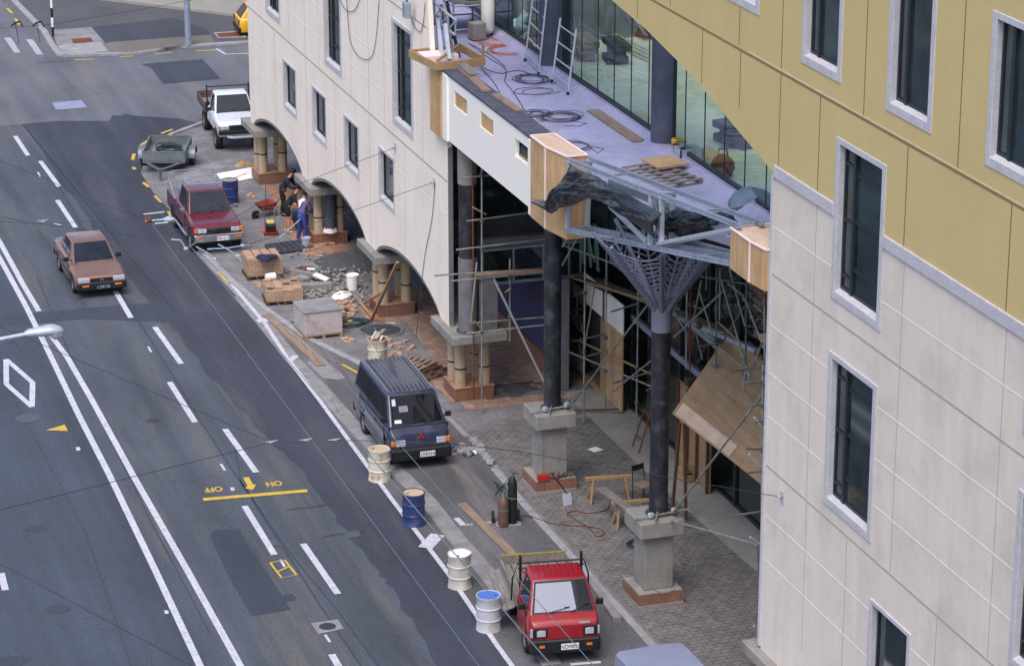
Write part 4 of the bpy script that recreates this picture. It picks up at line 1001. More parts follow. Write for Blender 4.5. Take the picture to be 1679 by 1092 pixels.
# ---- brown saloon on the road
M['p_brown']=paint('metallic brown paint',S(142,104,86),.28,.8,var=.12)
M['p_brown'].node_tree.nodes['Principled BSDF'].inputs['Metallic'].default_value=.35
def saloon(loc,rz,label):
    t=thing('parked_car' if 0 else 'saloon_car',label,'car',loc,rz); m='p_brown'
    b=MB(); wh=(-1.28,1.15)
    car_body(b,[(-2.08,.30),(-1.9,.22),(1.9,.24),(2.08,.34)],[(-2.08,.56),(-1.95,.66),(-.7,.80),(1.3,.82),(2.0,.82),(2.08,.7)],[(-2.08,.58),(-1.97,.70),(-.85,.88),(1.35,.90),(1.98,.90),(2.08,.76)],
        [(-2.08,.72),(-1.98,.78),(-1.6,.815),(1.6,.815),(2.0,.78),(2.08,.72)],[(-2.08,.62),(-1.9,.70),(-.8,.70),(1.4,.70),(2.08,.64)],wh,.345,.30)
    b.build('body',m,t,smooth=35,bevel=.012)
    b=MB(); base,top=house(b,-.98,1.52,-.22,.85,.70,.56,.86,1.36,.03); b.build('cabin',m,t,smooth=30,bevel=.04,seg=3)
    fr,rt,bk,lf=faces_of(base,top)
    pane(t,fr,.06,.94,.08,.90); pane(t,bk,.08,.92,.12,.88,'rear_window')
    for q,n in ((rt,0),(lf,1)):
        for a,c in (((.20,.47),(.53,.80)) if n==0 else ((.20,.47),(.53,.80))): pane(t,q,a,c,.14,.88,'side_window')
    under(t,.68,-1.9,1.9)
    for y in wh:
        for s in (-1,1): wheel(t,s*.72,y,.285,.17,s)
    b=MB(); b.cb((0,-2.06,.40),(1.60,.16,.24)); b.build('bumper','black',t,bevel=.04,seg=3)
    b=MB(); b.cb((0,2.06,.42),(1.58,.14,.22)); b.build('bumper','black',t,bevel=.04)
    b=MB(); b.cb((0,-2.075,.60),(.72,.05,.11)); g=b.build('grille','black',t,bevel=.01); b=MB(); b.cb((0,-2.105,.61),(.11,.012,.03)); b.build('badge','chrome',g)
    for s in (-1,1):
        b=MB(); b.cb((s*.565,-2.06,.60),(.36,.09,.14)); b.build('headlight','lens',t,bevel=.015)
        b=MB(); b.cb((s*.52,-2.142,.43),(.22,.02,.06)); b.build('indicator','amber',t,bevel=.01)
        door(t,s,.813,-.72,.32,.32,.78,m); door(t,s,.813,.34,1.0,.40,.78,m); mirror(t,s*.74,-.62,.90,s)
        b=MB(); b.box(*sorted((s*.822,s*.832)),-1.55,1.6,.50,.545); b.build('rubbing_strip','black',t)
        b=MB(); b.cb((s*.60,2.07,.68),(.34,.04,.14)); b.build('tail_light','rust',t)
    wiper(t,(-.45,-.93,.90),(.12,-.86,.95)); wiper(t,(.05,-.95,.89),(.55,-.86,.95))
    b=MB(); b.tube([(-.62,-1.02,.88),(-.64,-.9,1.22)],.006,5); b.build('aerial','black',t)
    number_plate(t,(.05,-2.15,.38),'LZ8736','black','steel_w')
    return t
saloon((14.82,88.42,0),R(.5),'brown metallic saloon car driving alone on the road')
# ---- dark blue van
M['p_blue']=paint('dark navy van paint',S(44,50,76),.3,.7,dirt=S(96,94,100),var=.15)
M['p_trim']=mat('grey green side stripe',S(120,122,116),.4,var=.1)
def van(loc,rz,label):
    t=thing('van',label,'van',loc,rz); m='p_blue'; wh=(-1.32,1.05)
    b=MB()
    car_body(b,[(-2.0,.36),(-1.85,.26),(2.0,.28),(2.1,.36)],[(-2.0,.80),(-1.92,.96),(-1.72,1.12),(2.02,1.14),(2.1,1.1)],[(-2.0,.84),(-1.93,1.0),(-1.70,1.18),(2.0,1.18),(2.1,1.14)],
       [(-2.0,.76),(-1.9,.82),(-1.6,.845),(2.0,.845),(2.1,.80)],[(-2.0,.72),(-1.7,.78),(2.1,.76)],wh,.36,.31)
    b.build('body',m,t,smooth=35,bevel=.015)
    b=MB(); base,top=house(b,-1.72,2.08,-1.02,1.92,.80,.67,1.15,1.86,.05); b.build('cabin',m,t,smooth=30,bevel=.06,seg=3)
    fr,rt,bk,lf=faces_of(base,top)
    w_=pane(t,fr,.06,.94,.06,.90,m='vanglass'); pane(t,bk,.08,.92,.1,.85,'rear_window')
    b=MB(); b.slab(fr,.20,.37,.42,.60,.0135,.002); b.build('visor_card','conc_pale',w_)
    b=MB(); b.slab(fr,.08,.15,.62,.82,.0135,.002); b.build('sticker','steel_w',w_)
    b=MB(); b.slab(fr,.10,.22,.1,.2,.0135,.002); b.build('paper','white_pl',w_)
    for q,spans in ((rt,((.05,.21),(.25,.52),(.56,.93))),(lf,((.07,.44),(.48,.75),(.79,.95)))):
        for a,c in spans: pane(t,q,a,c,.12,.80,'side_window',m='vanglass')
    b=MB()
    for k in range(9): x=-.5+k*.125; b.box(x-.012,x+.012,-.9,1.8,1.895,1.914)
    b.build('roof_rib',m,t,bevel=.006); 
    under(t,.70,-1.85,1.95)
    for y in wh:
        for s in (-1,1): wheel(t,s*.74,y,.31,.19,s)
    b=MB(); b.cb((0,-1.99,.46),(1.68,.22,.34)); b.build('bumper','black',t,bevel=.06,seg=3)
    b=MB(); b.cb((0,2.1,.46),(1.66,.14,.26)); b.build('bumper','black',t,bevel=.04)
    b=MB(); b.box(-.84,.84,-1.76,-1.68,1.06,1.16); b.build('scuttle','black',t,bevel=.02)
    for s in (-1,1):
        b=MB(); b.cb((s*.56,-2.0,.78),(.26,.07,.17)); b.build('headlight','lens',t,bevel=.02)
        b=MB(); b.cb((s*.755,-1.965,.78),(.13,.10,.16)); b.build('indicator','amber',t,bevel=.03)
        door(t,s,.842,-1.28,-.32,.36,1.1,m); mirror(t,s*.80,-1.42,1.26,s,'black')
        b=MB(); b.box(*sorted((s*.846,s*.853)),-.28,1.95,.66,.72); b.box(*sorted((s*.858,s*.862)),-1.25,-.34,.66,.72); b.build('side_stripe','p_trim',t)
        b=MB(); b.tube([(s*.62,-.95,1.895),(s*.62,1.85,1.905)],.012,6); b.build('gutter','steel',t)
    door(t,-1,.842,-.30,.75,.36,1.1,m)
    g=MB()
    for a in (90,210,330):
        c=Vector((.055*math.cos(R(a)),.055*math.sin(R(a)))); d=Vector((math.cos(R(a)),math.sin(R(a)))); n=Vector((-d.y,d.x))
        q=[c-d*.05,c+n*.03,c+d*.05,c-n*.03]
        g.prism([(p.x,-1.945+.0-.018-(p.y)*-.10-.035,.94+p.y) for p in q],(0,-.01,0))
    M['red_badge']=mat('red badge',S(190,40,44),.3,var=.05); g.build('badge','red_badge',t)
    wiper(t,(-.4,-1.73,1.20),(.2,-1.66,1.27)); wiper(t,(.15,-1.74,1.20),(.65,-1.66,1.25))
    number_plate(t,(.15,-2.115,.46),'DI8354')
    return t
van((20.27,70.95,0),R(-1),'dark navy passenger van parked by the kerb next to a white drum')
# ---- maroon double cab pickup
M['p_maroon']=paint('maroon paint',S(100,22,40),.26,.9,var=.12)
M['p_white']=paint('white paint',S(226,228,236),.3,.7,dirt=S(190,190,196),var=.04)
M['p_red']=paint('red paint',S(148,28,40),.35,.5,dirt=S(140,32,38),var=.1)
def pick_front(t,m,hw,yf,zb_,plate,bull=True,dz=0):
    """bonnet front of a pickup: grille, lamps and bumper"""
    b=MB(); b.cb((0,yf-.01,.86+dz),(.80,.06,.17)); g=b.build('grille','black',t,bevel=.015)
    for k in range(3): b=MB(); b.cb((0,yf-.045,.81+dz+k*.05),(.78,.01,.012)); b.build('grille_bar','black' if k!=2 else 'chrome',g)
    for s in (-1,1):
        for k in (0,1):
            b=MB(); b.cb((s*(.48+.155*k),yf-.01,.86+dz),(.145,.07,.13)); b.build('headlight','lens',t,bevel=.015)
        b=MB(); b.cb((s*.77,yf+.02,.86+dz),(.10,.08,.14)); b.build('indicator','amber',t,bevel=.02)
def pickup_maroon(loc,rz,label):
    t=thing('pickup_truck',label,'pickup truck',loc,rz); m='p_maroon'; wh=(-1.55,1.30)
    b=MB(); car_body(b,[(-2.3,.55),(-2.2,.48),(.95,.42),(2.3,.56)],[(-2.3,.90),(-2.15,.98),(-.9,1.04),(.90,1.05)],[(-2.3,.94),(-2.15,1.03),(-1.0,1.12),(.90,1.12)],
       [(-2.3,.76),(-2.2,.80),(-1.9,.835),(.90,.835)],[(-2.3,.7),(-1.0,.74),(.90,.74)],(wh[0],),.43,.38)
    b.build('body',m,t,smooth=35,bevel=.015)
    b=MB(); base,top=house(b,-1.02,.92,-.40,.72,.745,.60,1.08,1.72,.03); b.build('cabin',m,t,smooth=30,bevel=.04,seg=3)
    fr,rt,bk,lf=faces_of(base,top); w_=pane(t,fr,.05,.95,.06,.92); pane(t,bk,.1,.9,.15,.88,'rear_window')
    for q,sp in ((rt,((.17,.48),(.54,.86))),(lf,((.14,.46),(.52,.83)))):
        for a,c in sp: pane(t,q,a,c,.10,.86,'side_window')
    # tray
    b=MB(); b.box(-.80,.80,.96,2.40,.60,.64); b.box(-.835,-.78,.96,2.40,.50,1.08); b.box(.78,.835,.96,2.40,.50,1.08); b.box(-.779,.779,.96,1.0,.62,1.08)
    b.build('tray',m,t,bevel=.012); b=MB(); b.box(-.778,.778,2.36,2.40,.56,1.08); b.build('tailgate',m,t,bevel=.012)
    b=MB()
    for s in (-1,1): b.prism([(s*.836,1.30+.46*math.cos(a*math.pi/12),.36+.46*math.sin(a*math.pi/12)) for a in range(13)],(s*.012,0,0))
    b.build('wheel_arch','black',t)
    under(t,.62,-2.1,2.3,.36,.6)
    for y in wh:
        for s in (-1,1): wheel(t,s*.73,y,.37,.22,s)
    pick_front(t,m,.8,-2.32,.5,'')
    b=MB(); b.cb((0,-2.36,.62),(1.66,.16,.24)); b.build('bumper','chrome',t,bevel=.035,seg=3)
    b=MB(); b.cb((0,-2.447,.62),(1.2,.012,.11)); b.build('bumper_inset','concrete_dk',t)
    for s in (-1,1):
        b=MB(); b.cb((s*.66,-2.447,.64),(.2,.014,.06)); b.build('fog_lamp','amber',t)
        door(t,s,.833,-.78,.12,.56,1.02,m); door(t,s,.833,.14,.86,.56,1.02,m); mirror(t,s*.80,-.80,1.18,s,'chrome')
        b=MB(); b.tube([(s*.86,-1.05,.40),(s*.86,.8,.40)],.035,8); b.build('side_step','steel',t)
    number_plate(t,(.12,-2.452,.60),'PB1215')
    wiper(t,(-.5,-.99,1.14),(.1,-.9,1.22)); wiper(t,(.0,-1.0,1.14),(.5,-.9,1.22))
    b=MB(); b.slab((base[0],base[1],base[1],base[0]),0,0,0,0,0,0) if 0 else None
    b=MB()
    # ladder rack above the cab and hoop behind
    for s in (-1,1): b.tube([(s*.56,-.32,1.74),(s*.58,-.30,1.92),(s*.58,.70,1.94),(s*.58,.72,1.74)],.014,6)
    for y in (-.3,.05,.4,.7): b.tube([(-.58,y,1.92),(.58,y,1.92)],.012,6)
    b.build('roof_rack','steel',t,smooth=40)
    b=MB(); b.tube([(-.80,2.2,1.08),(-.78,2.2,1.68),(-.70,2.2,1.74),(.70,2.2,1.74),(.78,2.2,1.68),(.80,2.2,1.08)],.016,6); b.tube([(-.80,1.0,1.09),(-.79,2.2,1.5)],.018,6); b.tube([(.80,1.0,1.09),(.79,2.2,1.5)],.018,6); b.build('rear_hoop','steel',t,smooth=40)
    return t
pk=pickup_maroon((19.43,91.98,0),R(-1.0),'maroon double cab pickup with a roof rack parked beside the blue drum')
b=MB()
for k in range(16): 
    x=-.52+k*.07; b.prism([(x,-.5,.05*(k%2)),(x+.07,-.5,.05*((k+1)%2)),(x+.07,-.5,.05*((k+1)%2)+.02),(x,-.5,.05*(k%2)+.02)],(0,1.05,0))
o=b.build('corrugated_sheet','bluegrey',loc=(19.5,93.55,1.2),rz=R(4)); tag(o,'blue grey corrugated sheeting carried in the maroon pickup tray','corrugated sheet')
# ---- white flatbed pickup
def pickup_white(loc,rz,label):
    t=thing('flatbed_pickup',label,'pickup truck',loc,rz); m='p_white'; wh=(-1.45,1.42)
    b=MB(); car_body(b,[(-2.2,.66),(-2.1,.60),(.45,.58)],[(-2.2,1.02),(-2.05,1.10),(-.8,1.16),(.45,1.17)],[(-2.2,1.06),(-2.05,1.15),(-.9,1.24),(.45,1.24)],
       [(-2.2,.76),(-2.1,.80),(-1.8,.83),(.45,.83)],[(-2.2,.7),(-.9,.74),(.45,.74)],(wh[0],),.50,.40)
    b.build('body',m,t,smooth=35,bevel=.015)
    b=MB(); base,top=house(b,-.95,.46,-.38,.36,.74,.61,1.20,1.82,.03); b.build('cabin',m,t,smooth=30,bevel=.04,seg=3)
    fr,rt,bk,lf=faces_of(base,top); pane(t,fr,.05,.95,.06,.92); pane(t,bk,.1,.9,.2,.85,'rear_window')
    pane(t,rt,.24,.82,.10,.86,'side_window'); pane(t,lf,.18,.76,.10,.86,'side_window')
    b=MB(); b.box(-.88,.88,.62,2.65,.92,.98); b.build('tray_floor','timber_g',t)
    M['tray_br']=mat('rusty brown tray side',S(96,76,70),.7,var=.25,ns=4)
    for n,a in (('tray_side',(-.90,-.86,.62,2.65)),('tray_side',(.86,.90,.62,2.65)),('tailboard',(-.859,.859,2.61,2.65))):
        b=MB(); b.box(*a,.90,1.26); b.build(n,'tray_br',t,bevel=.008)
    b=MB(); b.box(-.859,.859,.62,.66,.9,1.3)
    for s in (-1,1): b.tube([(s*.80,.58,1.0),(s*.80,.58,1.98)],.03,6)
    b.tube([(-.80,.58,1.9),(.80,.58,1.9)],.025,6); b.build('headboard','black',t)
    under(t,.42,-2.0,2.5,.5,.72)
    for y in wh:
        for s in (-1,1): wheel(t,s*.72,y,.40,.26,s)
    pick_front(t,m,.8,-2.22,.6,'',dz=.12)
    b=MB(); b.cb((0,-2.25,.80),(1.62,.14,.16)); b.build('bumper','black',t,bevel=.03)
    b=MB(); b.tube([(-.5,-2.33,.66),(-.3,-2.36,.62),(.5,-2.36,.62),(.78,-2.3,.70)],.05,8); b.build('tow_bar','steel_w',t,smooth=40)
    for s in (-1,1): door(t,s,.828,-.75,.36,.72,1.16,m); mirror(t,s*.80,-.72,1.34,s)
    number_plate(t,(.1,-2.335,.80),'JT4413') if 0 else None
    wiper(t,(-.5,-.93,1.25),(.1,-.85,1.33)); wiper(t,(.05,-.94,1.25),(.6,-.85,1.33))
    return t
pickup_white((23.18,104.32,0),R(-4),'white raised pickup with brown flat tray parked by the corner of the cream wing')
# ---- red flat deck truck
def truck_red(loc,rz,label):
    t=thing('flat_deck_truck',label,'truck',loc,rz); m='p_red'; wh=(-1.15,.98)
    b=MB(); car_body(b,[(-1.95,.40),(-1.85,.30),(-.30,.34)],[(-1.95,.92),(-1.88,1.02),(-1.72,1.10),(-.30,1.14)],[(-1.95,.96),(-1.88,1.06),(-1.70,1.17),(-.30,1.18)],
       [(-1.95,.76),(-1.85,.81),(-1.6,.825),(-.30,.825)],[(-1.95,.72),(-1.6,.78),(-.30,.78)],(wh[0],),.36,.31)
    b.build('body',m,t,smooth=35,bevel=.015)
    b=MB(); base,top=house(b,-1.72,-.28,-1.18,-.34,.79,.63,1.14,1.80,.04); b.build('cabin',m,t,smooth=30,bevel=.05,seg=3)
    fr,rt,bk,lf=faces_of(base,top); w_=pane(t,fr,.05,.95,.06,.92)
    b=MB(); b.slab(fr,.07,.70,.08,.88,.0135,.002); b.build('sun_shade','shade',w_)
    pane(t,rt,.12,.80,.10,.84,'side_window'); pane(t,lf,.20,.88,.10,.84,'side_window'); pane(t,bk,.12,.88,.2,.8,'rear_window')
    b=MB()
    for k in range(8): x=-.45+k*.13; b.box(x-.008,x+.008,-1.06,-.45,1.828,1.85)
    b.build('roof_rib',m,t,bevel=.004)
    under(t,.70,-1.85,-.3,.24,.5); b=MB(); b.box(-.36,.36,-.3,2.0,.42,.66); b.build('chassis','black',t)
    for y in wh:
        for s in (-1,1): wheel(t,s*.72,y,.31,.19,s)
    # deck of weathered boards with fold-down sides
    for k in range(7):
        x=lerp(-.78,.56,k/6)
        b=MB(); b.box(x,x+.20,-.12,2.05,.78,.82); b.build('deck_board','timber_g',t,bevel=.006)
    b=MB(); b.box(-.82,-.783,-.14,2.08,.70,.96); b.build('side_board','timber_g',t); b=MB(); b.box(.783,.82,-.14,2.08,.70,.96); b.build('side_board','timber_g',t)
    b=MB(); b.beam((-.84,-.14,.72),(-.84,2.06,.72),.03,.05); b.prism([(-.845,-.14,.70),(-1.10,-.12,.60),(-1.10,2.04,.60),(-.845,2.08,.70)],(0,0,-.03)); b.build('dropped_side','timber_g',t)
    b=MB(); b.box(-.78,.78,2.06,2.10,.70,1.02); b.build('tailboard','timber_g',t)
    M['yel_d']=mat('worn yellow paint',S(150,136,62),.7,var=.3,ns=5); b=MB(); b.box(-.80,.80,2.055,2.115,1.021,1.045); b.build('yellow_edge','yel_d',t)
    b=MB()
    b.tube([(-.72,-.16,.8),(-.72,-.16,1.98)],.035,8); b.build('stanchion','black',t); b=MB(); b.tube([(.72,-.16,.8),(.72,-.16,1.98)],.035,8); b.build('stanchion','black',t)
    b=MB(); b.tube([(-.92,-.05,.82),(-.90,-.12,1.4),(-.78,-.16,1.78),(.78,-.16,1.78),(.90,-.12,1.4),(.92,-.05,.82)],.022,6); b.tube([(-.78,-.16,1.66),(.78,-.16,1.66)],.018,6); b.build('headboard_frame','black',t)
    b=MB(); b.cb((0,-1.93,.47),(1.64,.20,.34)); b.build('bumper','black',t,bevel=.05,seg=3)
    for s in (-1,1):
        b=MB(); b.cb((s*.58,-1.935,.80),(.34,.06,.24)); h=b.build('headlight_surround','black',t,bevel=.012)
        b=MB(); b.lathe([(.001,0),(.07,.0),(.085,.015),(.085,.04)],14,mx=Matrix.Translation((s*.56,-1.975,.80))@Matrix.Rotation(R(90),4,'X')@Matrix.Scale(-1,4,(0,0,1))); b.cb((s*.56,-1.968,.80),(.2,.012,.15)); b.build('headlight','lens',h)
        b=MB(); b.cb((s*.76,-1.92,.80),(.09,.06,.2)); b.build('side_lamp','steel_w',t,bevel=.01)
        b=MB(); b.cb((s*.55,-2.035,.50),(.13,.014,.06)); b.build('indicator','amber',t)
        door(t,s,.823,-1.42,-.4,.42,1.1,m); mirror(t,s*.80,-1.36,1.22,s)
    b=MB(); b.cb((.45,-1.93,1.0),(.26,.03,.035)); b.build('badge','steel_w',t)
    number_plate(t,(.1,-2.04,.47),'ND9897')
    wiper(t,(-.42,-1.745,1.19),(.15,-1.66,1.28)); wiper(t,(.15,-1.745,1.19),(.6,-1.62,1.32))
    return t
truck_red((20.17,58.2,0),R(-8.3),'small red truck with a weathered timber flat deck')
# ---- box trailer
def trailer(loc,rz,label):
    t=thing('box_trailer',label,'trailer',loc,rz); m='trailer'
    b=MB(); b.box(-.76,.76,-1.15,1.15,.45,.49); b.build('floor','timber_g',t)
    for n,a in (('side_panel',(-.78,-.75,-1.15,1.15)),('side_panel',(.75,.78,-1.15,1.15)),('front_panel',(-.749,.749,-1.15,-1.12)),('tail_panel',(-.749,.749,1.12,1.15))):
        b=MB(); b.box(*a,.40,.82); 
        p=b.build(n,'trailer',t,bevel=.006); b=MB(); x0,x1,y0,y1=a; b.box(x0-.012,x1+.012,y0-.012,y1+.012,.821,.845); b.build('rim',m,p)
    for s in (-1,1):
        wheel(t,s*.90,.1,.31,.18,s)
        b=MB(); pts=[(s*.79,.1+.44*math.cos(a),.36+.36*math.sin(a)) for a in [math.pi*k/10 for k in range(11)]]
        b.loft([[p,(p[0]+s*.26,p[1],p[2]),(p[0]+s*.26,p[1],p[2]+.02),(p[0],p[1],p[2]+.02)] for p in pts]); b.build('mudguard','trailer',t,smooth=40)
        b=MB(); b.beam((s*.62,-1.15,.42),(.0,-2.25,.44),.07,.06); b.build('drawbar','trailer',t)
    b=MB(); b.tube([(0,-2.1,.46),(0,-2.45,.46)],.05,8); b.lathe([(.04,.0),(.05,.4)],8,(0,-2.2,.06)); b.build('coupling','tube_dk',t)
    return t
trailer((20.05,101.15,0),R(-18.5),'grey steel box trailer holding tangled dark green cable')
M['green_d']=mat('dark green cable',S(38,62,64),.6,var=.3,ns=6)
b=MB(); rr=random.Random(4); b.tube([(.38*math.cos(i*.55)*(1+.3*math.sin(i*.21)),.55*math.sin(i*.55)*(1+.25*math.cos(i*.31)),.05+.1*rr.random()+.06*math.sin(i*.2)) for i in range(110)],.022,5); o=b.build('cable_heap','green_d',loc=(20.15,101.25,.5),smooth=60); tag(o,'tangle of dark green cable lying in the box trailer','cable')
b=MB(); b.cb((0,0,.06),(.3,.2,.12),.3); o=b.build('timber_block','timber',loc=(19.75,100.75,.5)); tag(o,'pale timber block lying in the front corner of the trailer','timber block')
# ---- ute with grey canopy at the bottom edge
def ute(loc,rz,label):
    t=thing('canopy_ute',label,'pickup truck',loc,rz); m='p_white'; wh=(-1.45,1.42)
    b=MB(); car_body(b,[(-2.3,.5),(2.3,.5)],[(-2.3,.95),(-.9,1.02),(2.3,1.04)],[(-2.3,1.0),(-.9,1.1),(2.3,1.1)],[(-2.3,.76),(-1.9,.83),(2.3,.83)],[(-2.3,.7),(2.3,.74)],wh,.42,.36); b.build('body',m,t,smooth=35,bevel=.015)
    b=MB(); base,top=house(b,-1.0,.50,-.42,.38,.74,.64,1.06,1.70,.03); b.build('cabin',m,t,smooth=30,bevel=.06,seg=3)
    fr,rt,bk,lf=faces_of(base,top); pane(t,fr,.05,.95,.06,.92); pane(t,rt,.2,.85,.1,.86,'side_window'); pane(t,lf,.15,.8,.1,.86,'side_window')
    M['canvas']=mat('grey canvas',S(128,134,158),.7,var=.08,ns=2)
    b=MB(); rings=[]
    for y,k in ((.52,.0),(.60,.04),(1.25,.06),(1.9,.05),(2.26,.02),(2.30,-.04)):
        rings.append([(-.82,y,1.08),(-.80,y,1.62+k),(-.72,y,1.70+k),(0,y,1.73+k),(.72,y,1.70+k),(.80,y,1.62+k),(.82,y,1.08)])
    b.loft(rings); b.build('canvas_canopy','canvas',t,smooth=35)
    under(t,.6,-2.2,2.2,.4,.6)
    for y in wh:
        for s in (-1,1): wheel(t,s*.73,y,.36,.22,s)
    b=MB(); b.cb((0,-2.34,.62),(1.64,.14,.22)); b.build('bumper','black',t,bevel=.03)
    pick_front(t,m,.8,-2.3,.5,'')
    return t
c1=G(990,1072,1.7); c2=G(1140,1050,1.7)
mid=(c1+c2)/2; yaw=math.atan2(c2.y-c1.y,c2.x-c1.x)
ute((mid.x+math.sin(yaw)*2.28,mid.y-math.cos(yaw)*2.28,0),yaw,'white ute with a grey canvas canopy at the bottom edge')
# ---- yellow car mostly behind the wing
M['p_yel']=paint('yellow paint',S(232,176,38),.3,.7)
def hatch(loc,rz,label):
    t=thing('hatchback',label,'car',loc,rz); m='p_yel'; wh=(-1.2,1.15)
    b=MB(); car_body(b,[(-1.9,.3),(1.9,.3)],[(-1.9,.6),(-.8,.8),(1.8,.85),(1.9,.8)],[(-1.9,.65),(-.9,.88),(1.8,.92),(1.9,.85)],[(-1.9,.74),(-1.6,.8),(1.7,.8),(1.9,.74)],[(-1.9,.66),(1.9,.7)],wh,.34,.3); b.build('body',m,t,smooth=35,bevel=.015)
    b=MB(); base,top=house(b,-.9,1.85,-.3,1.45,.72,.58,.88,1.42,.03); b.build('cabin',m,t,smooth=30,bevel=.05,seg=3)
    fr,rt,bk,lf=faces_of(base,top); pane(t,fr,.06,.94,.08,.9); pane(t,bk,.08,.92,.1,.88,'rear_window'); pane(t,rt,.1,.5,.1,.86,'side_window'); pane(t,rt,.54,.85,.1,.86,'side_window'); pane(t,lf,.15,.46,.1,.86,'side_window'); pane(t,lf,.5,.9,.1,.86,'side_window')
    under(t,.66,-1.8,1.8)
    for y in wh:
        for s in (-1,1): wheel(t,s*.72,y,.29,.17,s)
    for y in (-1.9,1.9): b=MB(); b.cb((0,y,.42),(1.54,.14,.22)); b.build('bumper','black',t,bevel=.04)
    for s in (-1,1): b=MB(); b.cb((s*.64,1.91,.72),(.18,.05,.24)); b.build('tail_light','rust',t)
    return t
c=G(403,66); hatch((c.x+1.72,c.y+.75,0),R(86),'yellow car half hidden behind the corner of the cream wing')
# ------------------------------------------------------------------ street furniture, far wall, overhead wires
t=thing('crossing_pole','black and white banded crossing pole on the far footpath','pole',G(87,60,.13))
for k in range(9):
    b=MB(); b.lathe([(.055,k*.42),(.055,k*.42+.42)],12); b.build('band','black' if k%2==0 else 'white_pl',t,smooth=40)
b=MB(); b.lathe([(.10,3.78),(.2,3.9),(.2,4.05),(.1,4.2),(.01,4.22)],14); b.build('globe','mark_yellow',t,smooth=50)
t=thing('lamp_post','grey steel lamp post with a sleeve on the far footpath','lamp post',G(309,74,.13))
b=MB(); b.lathe([(.17,0),(.14,.4),(.13,2.6),(.10,2.62),(.085,8)],14); b.build('pole','steel',t,smooth=40); b=MB(); b.lathe([(.11,2.63),(.11,2.75)],14); b.build('collar','black',t,smooth=40)
b=MB(); b.tube([(0,0,8),(-.6,-.1,8.6),(-2,-.3,8.8)],.05,8); b.build('arm','steel',t); 
w0=[(10,143.5),(16,136.8),(22.36,130.4),(24.9,127.72),(28.22,124.3),(36,116.5)]
b=MB(); rings=[]
for (x,y) in w0: rings.append([(x,y,.13),(x,y,6.5),(x+.2,y+.2,6.5),(x+.2,y+.2,.13)])
b.loft(rings); M['wallc']=mat('weathered concrete wall',S(172,168,164),.85,var=.12,ns=.6,dirt=S(140,136,132),dirt_amt=.6,dirt_scale=.6,stretch=(1,1,.3))
t=b.build('concrete_wall','wallc'); tag(t,'pale concrete wall running diagonally behind the far footpath','wall')
b=MB(); rings=[]
for (x,y) in w0: rings.append([(x-.04,y-.04,.135),(x-.04,y-.04,.26),(x-.01,y-.01,.26),(x-.01,y-.01,.135)])
b.loft(rings); b.build('base_band','slab',t)
# street lamp reaching in from the left
hd=G(40,548,9.2); hr=G(104,541,9.2); pole=Vector((hd.x-4.2,hd.y-.4,0))
t=thing('street_lamp','grey street lamp head on a long arm over the bus lane','street lamp',pole)
b=PB(pole); b.tube([pole,pole+Vector((0,0,8.2))],[.11,.07],12); b.build('pole','steel',t,smooth=40)
b=PB(pole); b.tube([pole+Vector((0,0,8.2)),pole+Vector((.4,.02,8.8)),pole+Vector((1.6,.1,9.05)),hd+Vector((.1,0,.0))],[.06,.055,.05,.045],10); b.build('arm','steel_w',t,smooth=50)
b=PB(pole); d=(hr-hd); n=Vector((-d.y,d.x,0)).normalized(); rings=[]
for f,w_,h1,h2 in ((0,.06,.05,-.05),(.12,.11,.10,-.07),(.5,.15,.14,-.09),(.62,.17,.15,-.09),(.78,.17,.14,-.09),(.92,.13,.09,-.08),(1.0,.05,.02,-.06)):
    p=hd+d*f; rings.append([p+n*w_*math.cos(a)+Vector((0,0,(h1+h2)/2+(h1-h2)/2*math.sin(a))) for a in [2*math.pi*k/14 for k in range(14)]])
b.loft(rings); h=b.build('lamp_head','steel_w',t,smooth=50)
b=PB(pole); rings=[]
for f,w_,dz in ((.60,.05,-.07),(.66,.15,-.13),(.78,.165,-.19),(.92,.13,-.16),(.98,.05,-.10)):
    p=hd+d*f; rings.append([p+n*w_*math.cos(a)+Vector((0,0,-.06+(dz+.06)*abs(math.sin(a)) if math.sin(a)<0 else -.05)) for a in [2*math.pi*k/14 for k in range(14)]])
b.loft(rings); b.build('lens_bowl','lens',t,smooth=60)
ZW=5.7
def wire(pts,label,m='wire',r=.008,sag=.0,name='overhead_wire',group='overhead trolley wires'):
    c=Vector(pts[0]); Q=[]
    for a,e in zip(pts,pts[1:]):
        a=Vector(a);e=Vector(e)
        for k in range(9):
            f=k/8; 
            if k==0 and Q: continue
            Q.append(a.lerp(e,f)-Vector((0,0,sag*4*f*(1-f)))-c)
    b=MB(); b.tube(Q,r,5); return tag(b.build(name,m,loc=c,smooth=60),label,'wire',group)
def extend(p,q,k0,k1):
    p=Vector(p);q=Vector(q); return [p+(p-q)*k0,q+(q-p)*k1]
wl=lambda a,b_,k0=0,k1=.6: extend(G(*a,ZW),G(*b_,ZW),k0,k1)
wire(wl((249,367),(640,895),0,.9),'pale trolley wire running along the road left of the barrels','wire_p')
wire(wl((663,813),(874,1056),.0,.8)[::1],'pale trolley wire passing over the line of drums','wire_p')
wire([G(311,403,ZW),G(663,813,ZW)],'pale trolley wire running from the pickup to the line of drums','wire_p')
wire([G(318,410,ZW),G(480,600,ZW),G(821,994,ZW),G(905,1090,ZW-.02)],'pale trolley wire ending below the red truck','wire_p')
wire([G(395,424,ZW),G(560,620,ZW),G(883,987,ZW),G(990,1110,ZW)],'pale trolley wire crossing the red truck windscreen','wire_p')
wire([G(-20,841,ZW),G(445,725,ZW)],'dark span wire reaching in from the lower left edge'); 
wire([G(-20,527,ZW),G(445,725,ZW)],'dark span wire descending from the lamp head to the road centre')
